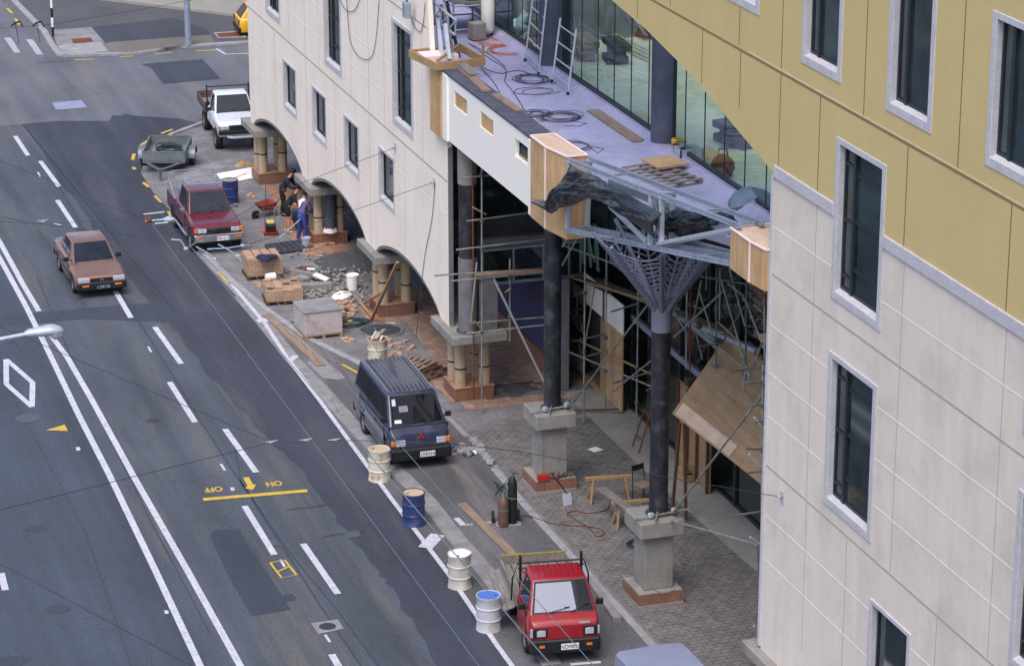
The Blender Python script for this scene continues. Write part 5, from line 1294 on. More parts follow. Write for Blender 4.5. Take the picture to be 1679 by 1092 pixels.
wire([G(445,725,ZW),G(585,722,ZW),G(735,727,ZW),FX(850,740,20.6),FX(1283,815,22.55)],'dark span wire crossing the van to the ochre wing bracket')
wire([G(-20,913,ZW),G(340,1105,ZW)],'dark span wire crossing the bottom left corner')
wire([FX(649,242,22.56),FX(448,318,20.5),G(310,404,ZW)],'dark span wire from the upper bracket of the cream wing')
wire([FX(712,299,22.56),FX(575,347,21.6),G(410,400,ZW),G(330,412,ZW)],'dark span wire from the lower bracket of the cream wing')
wire([G(-20,362,ZW),G(60,367,ZW),G(245,360,ZW)],'dark wire passing just above the brown car roof')
wire([G(-20,352,ZW),G(60,367,ZW),G(162,379,ZW),G(258,392,ZW)],'dark wire crossing behind the brown car to the trolley switch')
wire([G(-20,257,ZW),G(66,289,ZW),G(150,330,ZW),G(250,362,ZW)],'dark wire slanting across the upper left lanes')
wire([G(-20,44,ZW),G(10,47,ZW),G(88,40,ZW),G(231,16,ZW),G(330,-2,ZW)],'dark span wire over the far pedestrian crossing')
# trolley switch hardware and hangers
t=thing('trolley_switch','overhead trolley wire switch with two bars and a terracotta insulator','trolley wire fitting',G(255,358,ZW)); o_=t.location.copy()
b=PB(o_); Pq=lambda x,y,dz=0:G(x,y,ZW+dz)
b.tube([Pq(234,352),Pq(270,348)],.024,6); b.build('insulator_bar','steel_w',t)
b=PB(o_); b.tube([Pq(238,363),Pq(270,360)],.024,6); b.tube([Pq(254,367),Pq(275,365)],.024,6); b.build('insulator_bar','steel_w',t)
b=PB(o_); b.tube([Pq(234,352),Pq(240,361)],.025,6); b.tube([Pq(270,349),Pq(275,358)],.025,6); b.build('link','wire',t)
b=PB(o_); b.lathe([(.02,-.07),(.11,-.06),(.14,0),(.11,.07),(.02,.09)],12,Pq(243,361)); b.build('insulator','rust',t,smooth=50)
b=PB(o_); b.lathe([(.02,-.06),(.14,-.05),(.17,.02),(.02,.1)],12,Pq(277,360)); b.build('insulator_cap','steel_w',t,smooth=50)
for i,(pxs,lb) in enumerate(((((281,393),(296,394),(305,408),(322,398)),'small trolley wire clamp hanging left of the pickup bumper'),(((322,405),(340,415),(352,425),(362,438)),'long trolley wire runner below the pickup bumper'),(((358,401),(375,410),(390,420),(397,430)),'trolley wire runner right of the pickup bumper'),(((340,409),(375,407),(398,403),(409,402)),'cross bar of trolley fittings beneath the pickup grille'))):
    c=G(*pxs[0],ZW); t=thing('trolley_fitting',lb,'trolley wire fitting',c)
    b=PB(c); b.tube([G(*p,ZW) for p in pxs],.022,6); b.build('runner','steel',t,smooth=40)
    b=PB(c)
    p=G(*pxs[2],ZW); b.cb(p,(.09,.13,.07),.5); b.build('clamp','steel_w',t,bevel=.02)
b=None
for i,(px,lb) in enumerate((((445,725),'wire clip where two span wires meet above the road'),((502,722),'small wire clip right of the road centre'),((548,722),'small wire clip nearer the van'),((70,363),'pale wire clip above the brown car'))):
    c=G(*px,ZW); b=MB(); b.cb((0,0,0),(.12,.03,.03),rnd.uniform(-.3,.3)); b.tube([(-.14,0,.02),(.14,.02,.02)],.010,6); o=b.build('wire_clip','steel_w',loc=c); tag(o,lb,'wire fitting')
c=G(30,42,ZW); t=thing('wire_hanger','pair of dark wire hangers over the far crossing','trolley wire fitting',c); b=PB(c)
for px in (25,60): b.tube([G(px-6,43,ZW),G(px,38,ZW+.05),G(px+8,36,ZW+.05),G(px+12,44,ZW)],.035,6); b.tube([G(px,38,ZW),G(px+6,70,ZW-.1)],.018,5)
b.build('arms','wire',t)
# facade brackets and hanging cables
for i,(px,lb) in enumerate((((649,242),'small steel wire bracket on the cream wing above the lowest window'),((713,299),'small steel wire bracket on the cream wing near its right edge'),((1284,815),'small steel wire bracket on the ochre wing'))):
    p=FX(*px,XF); b=MB(); b.cb((-.015,0,0),(.03,.1,.26)); b.tube([(-.02,0,0),(-.12,0,.02)],.025,6); o=b.build('wall_bracket','steel_w',loc=p+Vector((-.006,0,0))); tag(o,lb,'bracket')
def fwire(pxs,label):
    P=[FX(x,y,XF-.03) for x,y in pxs]; c=P[0].copy(); Q=[]
    for i in range(len(P)-1):
        p0,p1,p2,p3=P[max(i-1,0)],P[i],P[i+1],P[min(i+2,len(P)-1)]
        for s in range(6):
            u=s/6; Q.append(.5*((2*p1)+(p2-p0)*u+(2*p0-5*p1+4*p2-p3)*u*u+(3*p1-p0-3*p2+p3)*u**3)-c)
    Q.append(P[-1]-c); b=MB(); b.tube(Q,.011,5); tag(b.build('hanging_cable','cable',loc=c,smooth=60),label,'cable')
fwire([(568,-5),(571,40),(575,70),(585,90),(598,98),(610,92),(617,60),(622,-5)],'long grey cable loop hanging down the cream wing')
fwire([(556,-5),(563,12),(573,20),(583,15),(592,-5)],'short cable loop hanging from the top of the cream wing')
fwire([(672,26),(680,45),(690,52),(695,30),(697,5)],'thin cable loop below the hanging junction box')
fwire([(713,300),(708,360),(695,430),(682,555)],'thin stay wire running down the cream wing to the ground')
c=FX(667,15,XF-.25); t=thing('junction_box','grey metal box hanging in front of the cream wing','box',c); b=MB(); b.box(-.1,.1,-.14,.14,-.26,.2); b.build('case','steel',t,bevel=.03); b=MB(); b.tube([(0,-.06,.2),(0,-.06,.36),(0,.06,.36),(0,.06,.2)],.015,6); b.build('handle','black',t)
# ------------------------------------------------------------------ drums
M['drum_white']=mat('rust streaked white drum paint',S(206,200,186),.5,var=.06,ns=3,dirt=S(128,92,66),dirt_amt=.95,dirt_scale=3.2,local=True)
M['drum_white2']=mat('cream drum paint',S(202,194,174),.5,var=.06,ns=3,dirt=S(110,96,84),dirt_amt=.9,dirt_scale=4.5,local=True)
M['drum_white3']=mat('chalky white drum paint',S(192,188,180),.55,var=.08,ns=3,dirt=S(150,146,140),dirt_amt=.7,dirt_scale=3.0,local=True)
M['drum_blue']=mat('navy drum paint',S(38,58,112),.35,var=.15,ns=3,dirt=S(110,90,80),dirt_amt=.5,dirt_scale=4,local=True)
M['drum_grey']=mat('pale grey drum paint',S(188,190,200),.5,var=.1,ns=3,dirt=S(146,130,72),dirt_amt=.9,dirt_scale=2.2,local=True)
M['lid_blue']=mat('blue drum lid',S(78,118,206),.4,var=.1,ns=3)
M['lid_rust']=mat('rust stained lid',S(196,176,146),.6,var=.15,ns=3,dirt=S(130,84,52),dirt_amt=.9,dirt_scale=3,local=True)
def drum(px,m,lid,label,dent=0.0,open_=False,h=.88,r=.29):
    t=thing('oil_drum',label,'drum',G(*px),rnd.uniform(0,6),'steel drums along the site edge')
    wob=(lambda a,z:1+dent*math.sin(2*a+z*3)+dent*.7*math.sin(5*a-z*9)) if dent else None
    prof=[(r-.005,0),(r+.008,.012),(r+.008,.03),(r-.004,.045)]
    for zc in (.30*h/.88,.59*h/.88):
        prof+=[(r-.004,zc-.09),(r-.004,zc-.025),(r+.014,zc-.01),(r+.014,zc+.01),(r-.004,zc+.025)]
    prof+=[(r-.004,h-.05),(r+.008,h-.025),(r+.008,h),(r-.018,h)]
    b=MB(); b.lathe(prof+[(r-.02,h-.02)],26,wob=wob); b.build('body',m,t,smooth=40)
    b=MB(); b.lathe([(.001,h-.021),(r-.02,h-.021),(r-.021,h-.016),(.001,h-.012)],26,wob=wob); l=b.build('lid',lid,t)
    b=MB(); b.lathe([(.035,h-.016),(.035,h+.0),(.001,h+.002)],8,(.16,0,0)); b.build('bung','tube_dk',l)
    return t
drum((378,334),'drum_blue','concrete','dark blue drum standing beside the maroon pickup')
drum((619.5,601),'drum_white2','rust','dented cream drum stuffed with paper in front of the far gravel hole',.03)
drum((622.5,786),'drum_white','lid_rust','rust streaked white drum beside the front of the navy van',.015)
drum((678.5,859),'drum_blue','lid_rust','navy blue drum with a pale lid beside the parking line')
drum((753.5,961),'drum_white3','white_pl','battered chalky white drum between the navy drum and the blue topped drum',.045)
drum((801,1031),'drum_grey','lid_blue','pale grey drum with a bright blue lid left of the red truck')
c=G(619.5,601); b=MB(); b.cb((-.05,.02,.95),(.2,.03,.3),.4,.2,.5); b.cb((.1,-.06,.9),(.24,.03,.12),1.2,.6); o=b.build('paper_scraps','white_pl',loc=c); tag(o,'white paper scraps sticking out of the dented cream drum','paper')
# ------------------------------------------------------------------ brick stacks, pallets, crate
M['brickstack']=brickmat('stacked clay pavers',S(196,164,138),S(182,150,124),S(122,92,76),.23,.065,.007,0,.5,'side',.85,.2,local=True)
M['brick_l']=mat('loose clay paver',S(190,156,132),.85,var=.2,ns=2,fine=20)
def brickpile(px,sx,sy,h,rz,label,loose=False):
    c=G(*px); pallet('pallet','pallet under the '+label.split(' of ')[0].replace('strapped ','tall ').replace('collapsing ','lower collapsing ') if 0 else label.replace('stack','pallet base under the stack'),c,rz,sy+.06,sx+.06,'timber_d',boards=5,group='timber pallets')
    t=thing('brick_stack',label,'brick stack',c+Vector((0,0,.14)),rz); 
    b=MB(); b.box(-sx/2,sx/2,-sy/2,sy/2,0,h); b.build('stack','brickstack',t,bevel=.01)
    b=MB(); k=0; r2=random.Random(int(px[0]))
    nx,ny=int(sx/.24),int(sy/.125)
    for i in range(nx):
        for j in range(ny):
            if loose and r2.random()<.35: continue
            zz=h+.035+(r2.choice((0,0,.07)) if loose else 0); 
            b.cb((-sx/2+.12+i*sx/nx,-sy/2+.06+j*sy/ny,zz),(.22,.115,.066),r2.uniform(-.02,.02)*(14 if loose else 1),r2.uniform(-.01,.01)*(12 if loose else 1))
    b.build('top_course','brick_l',t)
    return t
brickpile((431,452),1.15,.95,.55,R(-2),'tall neat stack of tan clay pavers carrying a dark jacket')
brickpile((464,493),1.15,1.0,.36,R(-6),'low untidy stack of clay pavers behind the wrapped crate',True)
b=MB(); c=G(437,424,.76); b.lathe([(.30,0),(.3,.05),(.2,.10),(.06,.13),(.01,.13)],16,wob=lambda a,z:1+.35*math.sin(3*a+1)+.15*math.sin(7*a)); M['navy']=mat('navy cloth',S(34,40,72),.9,var=.3,ns=6); o=b.build('jacket','navy',loc=c,smooth=60); tag(o,'crumpled navy jacket lying on the tall paver stack','jacket')
b=MB(); mx=Matrix.Translation((0,0,.13))@Matrix.Rotation(R(90),4,'Y'); b.lathe([(.11,-.16),(.12,-.15),(.13,.15),(.11,.16)],14,mx=mx); o=b.build('tub','white_pl',loc=G(444,466,.0)+Vector((0,0,.12)),smooth=40,rz=.1); tag(o,'white plastic tub lying on its side between the two paver stacks','tub')
c=G(522,546); pallet('pallet','pallet under the white wrapped crate',c,R(2),1.25,1.2,'timber',group='timber pallets')
t=thing('wrapped_crate','large crate wrapped in pale plastic standing on a pallet by the kerb','crate',c+Vector((0,0,.137)),R(2))
M['wrap']=mat('pale wrapped boards',S(184,174,176),.55,var=.12,ns=2,dirt=S(146,122,112),dirt_amt=.7,dirt_scale=2.5,stretch=(.5,.5,6))
b=MB(); b.box(-.60,.60,-.62,.62,0,.74); b.build('case','wrap',t,bevel=.03)
b=MB(); b.box(-.63,.63,-.65,.65,.745,.765); b.build('lid','conc_pale',t,bevel=.008)
c=G(688,612); pallet('pallet','upper tilted pallet of the pair behind the navy van',c+Vector((-.15,.25,.145)),R(38),1.15,1.0,'timber_w',group='timber pallets')
pallet('pallet','lower brown pallet of the pair behind the navy van',c+Vector((.15,-.05,0)),R(30),1.3,1.15,'timber_d',group='timber pallets')
# ------------------------------------------------------------------ loose bricks, offcuts and rubble
proto=None
def brick(loc,rz,label,group):
    global proto
    if proto is None:
        b=MB(); b.cb((0,0,.033),(.23,.115,.065)); proto=b.build('loose_brick','brick_l',bevel=.006); o=proto; o['category']='brick'
    else:
        o=proto.copy(); COL.objects.link(o)
    o.location=loc; o.rotation_euler=(rnd.uniform(-.15,.15),rnd.uniform(-.15,.15),rz); o['label']=label; o['group']=group; return o
for k in range(38):
    x=rnd.gauss(567,9); y=rnd.gauss(512,9); z=.03+max(0,.22*(1-((x-567)/16)**2-((y-512)/14)**2))*rnd.random()
    brick(G(x,y)+Vector((0,0,z)),rnd.uniform(0,3.1),'loose tan paver in the heap beside the wrapped crate','pavers heaped beside the wrapped crate')
for px in ((640,570),(652,566),(659,572),(665,562),(647,580),(670,576),(655,583),(637,560),(628,546),(640,586),(676,572)):
    brick(G(*px)+Vector((0,0,.02)),rnd.uniform(0,3.1),'loose tan paver scattered on the gravel near the cream drum','pavers scattered near the cream drum')
for px in ((565,558),(577,560),(570,563),(411,321),(415,325),(408,324),(421,467),(424,472),(430,469)):
    brick(G(*px)+Vector((0,0,.02)),rnd.uniform(0,3.1),'single tan paver lying on the open gravel','single pavers on the gravel')
for px in ((517,406),(527,404),(535,403),(544,402),(541,400),(522,409),(505,412),(500,413)):
    brick(G(*px)+Vector((0,0,.04)),rnd.uniform(0,3.1),'tan paver lying at the foot of the pier beside the workers','pavers at the foot of the middle pier')
def boards(px,L,wd,h,rz,m,name,label,cat,z=.03,tilt=0):
    b=MB(); b.cb((0,0,h/2),(wd,L,h),0,tilt); o=b.build(name,m,loc=G(*px)+Vector((0,0,z)),rz=rz,bevel=.006); return tag(o,label,cat)
for a in (((501,461),1.0,.22,.14,R(70),'concrete','concrete_beam','grey concrete block leaning on the rubble behind the low paver stack','block',.18,.2),
          ((514,477),1.15,.3,.22,R(82),'concrete','concrete_beam','long concrete block lying below the leaning block','block',.03,0),
          ((497,470),.5,.3,.3,R(15),'conc_pale','concrete_beam','squat concrete block at the end of the low paver stack','block',.03,0),
          ((527,470),.5,.28,.05,R(50),'white_pl','board_offcut','white board offcut on the rubble','board',.3,.3),
          ((571,477),.9,.10,.05,R(85),'black','bar','short black bar lying in front of the white bucket','bar',.03,0),
          ((510,443),.3,.18,.02,R(60),'white_pl','paper_sheet','white sheet of paper on the gravel behind the rubble','paper',.03,0),
          ((495,448),.22,.15,.02,R(20),'white_pl','paper_sheet','small white scrap on the gravel beside the round hole','paper',.03,0),
          ((525,429),.3,.16,.02,R(40),'white_pl','paper_sheet','white scrap on the gravel below the tiled border','paper',.03,0),
          ((640,533),.3,.15,.03,R(60),'white_pl','paper_sheet','white scrap beside the clay paving edge','paper',.03,0),
          ((976,739),.3,.3,.012,R(20),'white_pl','paper_sheet','white sheet of paper on the paver grid','paper',.035,0),
          ((388,293),1.2,.02,.02,R(-50),'timber','lath','thin lath lying across the white board','lath',.05,0)):
    boards(*a)
rr=random.Random(12)
b=MB()
for k in range(360):
    p=G(max(rr.gauss(530,38),455),rr.gauss(474,22)); b.cb((p.x,p.y,.04+rr.random()*.10),(rr.uniform(.04,.22),rr.uniform(.03,.10),rr.uniform(.02,.07)),rr.uniform(0,3),rr.uniform(-.3,.3),rr.uniform(-.3,.3))
o=b.build('rubble','slab'); tag(o,'small rubble and offcuts strewn behind the wrapped crate','rubble',kind='stuff')
b=MB()
for k in range(420):
    _x,_y=rr.uniform(400,690),rr.uniform(300,600)
    if _x<330+(_y-412)*.92+30: continue
    p=G(_x,_y); s=rr.uniform(.015,.06); b.cb((p.x,p.y,.03),(s*1.6,s,s*.6),rr.uniform(0,3),rr.uniform(-.4,.4))
o=b.build('stone_chips','conc_pale'); tag(o,'stone chips scattered over the gravel','stone chips',kind='stuff')
t=thing('bag','white and red printed bag lying on rubble near the heap of pavers','bag',G(560,492)); b=MB(); b.lathe([(.05,0),(.3,.05),(.34,.14),(.2,.24),(.02,.26)],14,wob=lambda a,z:1+.25*math.sin(2*a)+.1*math.sin(7*a+z*20)); b.build('sack','white_pl',t,smooth=60)
M['redp']=mat('red plastic',S(168,44,42),.4,var=.1)
for dx,dy in ((-.1,-.05),(.12,.04)): b=MB(); b.cb((dx,dy-.1,.23),(.14,.1,.03),.4,.5); b.build('print','redp',t,bevel=.01)
for px,lb in (((492,455),'small red pot beside the leaning concrete block'),((499,452),'small red pot at the back of the rubble')):
    b=MB(); b.lathe([(.06,0),(.08,.14),(.06,.15),(.01,.15)],10); o=b.build('pot','redp',loc=G(*px)+Vector((0,0,.1)),smooth=50); tag(o,lb,'pot')
def bucket(px,label,m='white_pl',r=.15,h=.36,z=.03):
    t=thing('bucket',label,'bucket',G(*px)+Vector((0,0,z)),0,'buckets'); b=MB(); b.lathe([(r*.84,0),(r,h),(r+.012,h),(r+.012,h-.03),(r,h-.031)],18); b.build('shell',m,t,smooth=40)
    b=MB(); b.lathe([(.001,h*.8),(r*.95,h*.8)],18); b.build('contents','concrete',t); b=MB(); b.tube([(r*math.cos(a)*1.03,-.04-.0,h*.95+ -.12*math.sin(a)) for a in [math.pi*k/8 for k in range(9)]],.006,5); b.build('handle','tube_dk',t); return t
bucket((578,476),'white bucket standing on the gravel in front of the braced pier',r=.2,h=.5); bucket((502,408),'grey bucket at the feet of the worker in the purple sweatshirt','steel_w',r=.16,h=.36)
coil((576,531),6,.5,.28,'green_d','coil of dark green hose lying beside the wrapped crate',z=.03,seed=11,r=.02,name='hose_coil')
# round pits
for px,r_,lb in (((500,445),.36,'round dark access hole in the gravel beside the soil heap'),((625,544),.62,'large round access hole with a concrete rim behind the cream drum')):
    t=thing('access_hole',lb,'manhole',G(*px)+Vector((0,0,.022))); b=MB(); b.lathe([(r_+.1,0),(r_+.09,.04),(r_,.05),(r_-.01,.012)],26,wob=lambda a,z:1+.03*math.sin(5*a)); b.build('rim','concrete_dk',t,smooth=50); b=MB(); b.lathe([(.001,.012),(r_,.013)],26); b.build('pit','darkint',t)
# soil heap
from mathutils import noise as mnz
def heap(px,rx,ry,h,m,name,label,cat,seed=0):
    b=MB(); rings=[]
    for i in range(12):
        f=i/11; ring=[]
        for j in range(36):
            a=2*math.pi*j/36; n_=1+.3*mnz.noise(Vector((math.cos(a)*1.5,math.sin(a)*1.5,seed)))
            p=Vector((rx*(1-f)*n_*math.cos(a),ry*(1-f)*n_*math.sin(a),h*(1-(1-f)**1.5)*(.85+.3*mnz.noise(Vector((math.cos(a)*2,f*3,seed))))))
            p.z+=.04*mnz.noise(p*5); ring.append(b.bm.verts.new(p))
        rings.append(ring)
    b._rings(rings); o=b.build(name,m,loc=G(*px)+Vector((0,0,.01)),smooth=60); return tag(o,label,cat)
M['soil']=mat('dark sand',S(84,83,86),.95,var=.35,ns=3,bump=.8,fine=14)
heap((585,432),1.5,1.1,.55,'soil','sand_heap','heap of dark sand under the arch between the two nearer piers','sand heap',3)
heap((540,455),.8,.5,.10,'soil','sand_heap','thin spill of dark sand in front of the sand heap','sand heap',5)
heap((700,690) if 0 else (830,640),1.5,.8,.12,'soil','sand_heap','low spread of dark soil at the edge of the entrance paving','soil',7)
heap((400,273),.40,.2,.26,'timber','hessian_sack','lumpy tan sack lying on the gravel near the farthest pier','sack',9)
# black grid tray, wheelbarrow, plate compactor
t=thing('grid_tray','black plastic grid tray lying on the gravel near the workers','tray',G(471,410)+Vector((0,0,.03)),R(6)); b=MB(); b.box(-.62,.62,-.45,.45,0,.04); b.build('base','black',t)
b=MB()
for k in range(7): x=lerp(-.62,.62,k/6); b.box(x-.02,x+.02,-.45,.45,.041,.13)
for k in range(5): y=lerp(-.45,.45,k/4); b.box(-.6,.6,y-.02,y+.02,.041,.128)
b.build('ribs','coping',t)
c=G(437,356); t=thing('wheelbarrow','red wheelbarrow parked on the gravel near the blue drum','wheelbarrow',c,R(-70)); t.scale=(.82,.82,.82)
b=MB(); b.loft([[(-.30,-.42,.62),(.30,-.42,.62),(.33,.38,.66),(-.33,.38,.66)],[(-.18,-.22,.34),(.18,-.22,.34),(.20,.22,.32),(-.20,.22,.32)]],cap=False); b.face([(-.18,-.22,.34),(.18,-.22,.34),(.20,.22,.32),(-.20,.22,.32)]); M['barrow']=mat('red barrow tray',S(150,62,50),.6,var=.2,ns=4,dirt=S(120,90,80),dirt_amt=.6,dirt_scale=5); tr=b.build('tray','barrow',t); sd_=tr.modifiers.new('solid','SOLIDIFY'); sd_.thickness=.015
for s in (-1,1):
    b=MB(); b.tube([(s*.08,-.55,.2),(s*.2,.2,.30),(s*.28,.95,.60)],.02,6); b.build('handle','tube_dk',t)
    b=MB(); b.tube([(s*.22,.30,.31),(s*.25,.38,.0)],.018,6); b.build('leg','tube_dk',t)
b=MB(); b.lathe([(.05,-.04),(.18,-.04),(.2,0),(.18,.04),(.05,.04)],16,mx=Matrix.Translation((0,-.55,.2))@Matrix.Rotation(R(90),4,'Y')); b.build('wheel','rubber',t,smooth=40)
b=MB(); b.tube([(.0,.05,.5),(.02,.1,1.1)],.02,6); o=b.build('shovel_handle','tube_dk',loc=c); tag(o,'dark tool handle sticking up from the red wheelbarrow','tool handle')
c=G(444,384); t=thing('plate_compactor','red plate compactor with a yellow tank beside the wheelbarrow','plate compactor',c,R(-8))
b=MB(); b.loft([[(-.25,-.32,.12),(.25,-.32,.12),(.25,-.32,.16),(-.25,-.32,.16)],[(-.25,-.25,.0),(.25,-.25,.0),(.25,-.22,.05),(-.25,-.22,.05)],[(-.25,.25,.0),(.25,.25,.0),(.25,.22,.05),(-.25,.22,.05)],[(-.25,.32,.12),(.25,.32,.12),(.25,.32,.16),(-.25,.32,.16)]]); b.build('base_plate','redp',t)
b=MB(); b.box(-.17,.17,-.18,.2,.08,.36); b.build('engine','black',t,bevel=.03); b=MB(); b.box(-.13,.13,-.08,.16,.362,.47); M['cream_p']=mat('cream yellow tank',S(214,190,120),.4,var=.1); b.build('tank','cream_p',t,bevel=.03)
b=MB(); b.tube([(-.16,.2,.15),(-.19,.5,.8),(.19,.5,.8),(.16,.2,.15)],.018,6); b.build('handle','tube_dk',t)
# ------------------------------------------------------------------ timbers
def beam3(p,q,w_,h,m,name,label,cat,group=None):
    p=Vector(p);q=Vector(q); b=MB(); b.beam((0,0,0),q-p,w_,h); o=b.build(name,m,loc=p,bevel=.006); return tag(o,label,cat,group)
pb=G(609,527)+Vector((0,0,.06)); beam3(pb,FX(652,430,22.5),.10,.06,'timber','timber_brace','long timber brace leaning up against the braced pier capital','timber brace')
beam3(G(583,491)+Vector((0,0,.08)),G(611,525)+Vector((0,0,.1)),.10,.06,'timber','timber_brace','short timber sole plate lying at the foot of the long brace','timber brace')
beam3(G(597,503)+Vector((0,0,.12)),(pb+FX(652,430,22.5))/2,.09,.05,'timber','timber_brace','middle strut tying the sole plate to the long brace','timber brace')
beam3(G(438,518)+Vector((0,0,.05)),G(527,602)+Vector((0,0,.05)),.28,.06,'timber_w','plank','long plank lying along the broken kerb beside the wrapped crate','plank')
beam3(G(757,828)+Vector((0,0,.04)),G(860,930)+Vector((0,0,.04)),.24,.05,'timber_w','plank','long pale plank leading up to the red truck deck','plank')
beam3(G(966,952)+Vector((0,0,.06)),G(1012,1020)+Vector((0,0,.06)),.2,.14,'conc_pale','concrete_kerbstone','pale kerbstone length lying right of the red truck','kerbstone')
beam3(G(545,650)+Vector((0,0,.03)),G(561,682)+Vector((0,0,.03)),.12,.04,'conc_pale','board_offcut','pale offcut lying beside the parking line above the van','board')
# line of broken cobbles by the kerb end
rr=random.Random(31); protoc=None
for k in range(46):
    if k<30: f=k/30; x=lerp(772,806,f**.9)+rr.gauss(0,2.4); y=lerp(722,764,f)+rr.gauss(0,1.6)
    else: x=rr.gauss(768,12); y=rr.gauss(738,7)
    if protoc is None: b=MB(); b.cb((0,0,.045),(.16,.14,.09)); protoc=b.build('stone_sett','kerb',bevel=.015); o=protoc; o['category']='stone sett'
    else: o=protoc.copy(); COL.objects.link(o)
    o.location=G(x,y)+Vector((0,0,.025)); o.rotation_euler=(rr.uniform(-.3,.3),rr.uniform(-.3,.3),rr.uniform(0,3)); s=rr.uniform(.7,1.3); o.scale=(s,s,s); o['label']='loose grey stone sett in the broken edge right of the navy van'; o['group']='loose setts beside the navy van'
boards((776,741),.5,.2,.04,R(-20),'white_pl','board_offcut','white board offcut lying among the loose setts','board'); boards((765,745),.4,.3,.06,R(10),'coping','board_offcut','dark board offcut lying among the loose setts','board')
# ------------------------------------------------------------------ gas cylinders on a trolley
c=G(832,860); t=thing('cylinder_trolley','green two-wheeled trolley holding gas cylinders','trolley',c,R(-12))
M['green']=mat('green trolley paint',S(70,150,80),.5,var=.1)
b=MB(); b.box(-.30,.34,-.18,.18,.02,.05); b.build('foot_plate','conc_pale',t); b=MB(); b.tube([(-.17,.16,.03),(-.17,.17,.9),(-.05,.17,1.05)],.022,6); b.tube([(.17,.16,.03),(.17,.17,.9),(.05,.17,1.05)],.022,6); b.tube([(-.17,.17,.5),(.17,.17,.5)],.02,6); b.tube([(-.05,.17,1.05),(.05,.17,1.05)],.02,6); b.build('frame','green',t)
for s in (-1,1): b=MB(); b.lathe([(.03,-.03),(.15,-.03),(.16,0),(.15,.03),(.03,.03)],16,mx=Matrix.Translation((s*.33-.02,.2,.16))@Matrix.Rotation(R(90),4,'Y')); b.build('wheel','rubber',t,smooth=40)
def cyl(loc,r,h,m,label,top):
    t=thing('gas_cylinder',label,'gas cylinder',loc); b=MB(); b.lathe([(r*.96,0),(r,.03),(r,h-.25),(r*.93,h-.15),(r*.65,h-.05),(r*.32,h)],20); b.build('body',m,t,smooth=40)
    b=MB(); b.lathe([(.045,h),(.05,h+.06),(.03,h+.07),(.03,h+.13),(.001,h+.14)],10); b.cb((.05,0,h+.09),(.1,.03,.03)); b.build('valve',top,t)
    b=MB(); b.lathe([(r+.002,h*.55),(r+.006,h*.55),(r+.006,h*.57),(r+.002,h*.57)],20); b.build('strap','green',t)
M['cyl_brown']=mat('dull maroon cylinder paint',S(104,74,70),.5,var=.2,ns=4,dirt=S(70,50,50)); 
cyl(c+Vector((.13,-.02,.052)),.12,1.25,'black','tall black gas cylinder standing on the green trolley','tube_dk'); cyl(c+Vector((-.13,-.08,.052)),.14,.78,'cyl_brown','short dull maroon gas cylinder standing on the green trolley','chrome')
b=MB(); 
for k in range(3): b.tube([(-.13,-.08,.95),(-.25-.05*k,-.1+.1*k,1.05+.08*k),(-.3+.1*k,.1,.8+.1*k),(.0,.12,1.15-.1*k),(.12,0,1.32)],.012,5)
o=b.build('hose','black',loc=c,smooth=60); tag(o,'black gas hose looped between the two cylinders','hose')
cable([(848,850),(862,845),(884,852),(905,858),(935,862),(960,863),(985,868),(990,876),(978,880),(972,872),(960,862),(940,850),(930,842),(945,838),(965,842),(995,835),(1002,815)],'rust','long dark red hose snaking over the paver grid to the saw horses',z=.04,r=.014,name='hose')
# ------------------------------------------------------------------ saw horses, chair, tools, toolbox
def sawhorse(px,rz,label):
    t=thing('saw_horse',label,'saw horse',G(*px)+Vector((0,0,.035)),rz,'timber saw horses'); b=MB(); b.box(-.62,.62,-.06,.06,.60,.68); b.build('top_rail','timber',t,bevel=.008)
    for sx in (-1,1):
        for sy in (-1,1): b=MB(); b.beam((sx*.52,sy*.24,0),(sx*.42,sy*.04,.62),.09,.04,up=(1,0,0)); b.build('leg','timber',t)
        b=MB(); b.box(sx*.46-.02,sx*.46+.02,-.16,.16,.30,.40); b.build('end_brace','timber',t)
sawhorse((997,822),R(-8),'timber saw horse holding the far end of the dark plank'); sawhorse((1040,862),R(-5),'timber saw horse beside the nearest pedestal')
beam3(G(985,800,.74),G(1052,848,.74),.26,.05,'timber_g','plank','weathered plank laid across the two saw horses','plank')
c=G(1055,822)+Vector((0,0,.035)); t=thing('chair','black metal chair behind the column beside the saw horses','chair',c,R(20))
b=MB(); b.box(-.2,.2,-.2,.2,.43,.46); b.build('seat','timber_w',t,bevel=.01)
for s in (-1,1):
    b=MB(); b.tube([(s*.2,-.2,0),(s*.2,-.2,.44)],.014,6); b.build('leg','black',t); b=MB(); b.tube([(s*.2,.2,0),(s*.2,.2,.45),(s*.19,.26,.95)],.014,6); b.build('leg','black',t)
b=MB(); b.cb((0,.25,.85),(.38,.02,.16)); b.build('backrest','black',t,bevel=.008)
c=G(930,830)+Vector((0,0,.05)); t=thing('spade','spade leaning against the tiled base of the far pedestal','spade',c); top=FX(905,776,22.45)-c
b=MB(); b.tube([Vector((0,.05,.3)).lerp(top,.0),top],.018,6); b.build('handle','timber_d',t); b=MB(); b.loft([[(-.12,-.05,0),(.12,-.05,0),(.12,-.045,.0),(-.12,-.045,.0)],[(-.12,.06,.30),(.12,.06,.30),(.12,.065,.3),(-.12,.065,.3)]]); b.build('blade','steel_w',t); b=MB(); b.tube([top+Vector((-.07,0,0)),top+Vector((.07,0,0))],.016,6); b.build('grip','black',t)
c=Vector((22.75,66.17,.401)); b=MB(); b.box(-.16,.16,-.06,.08,0,.16); o=b.build('tool_case','redp',loc=c,bevel=.01); tag(o,'small red case on the tiled base of the far pedestal','case')
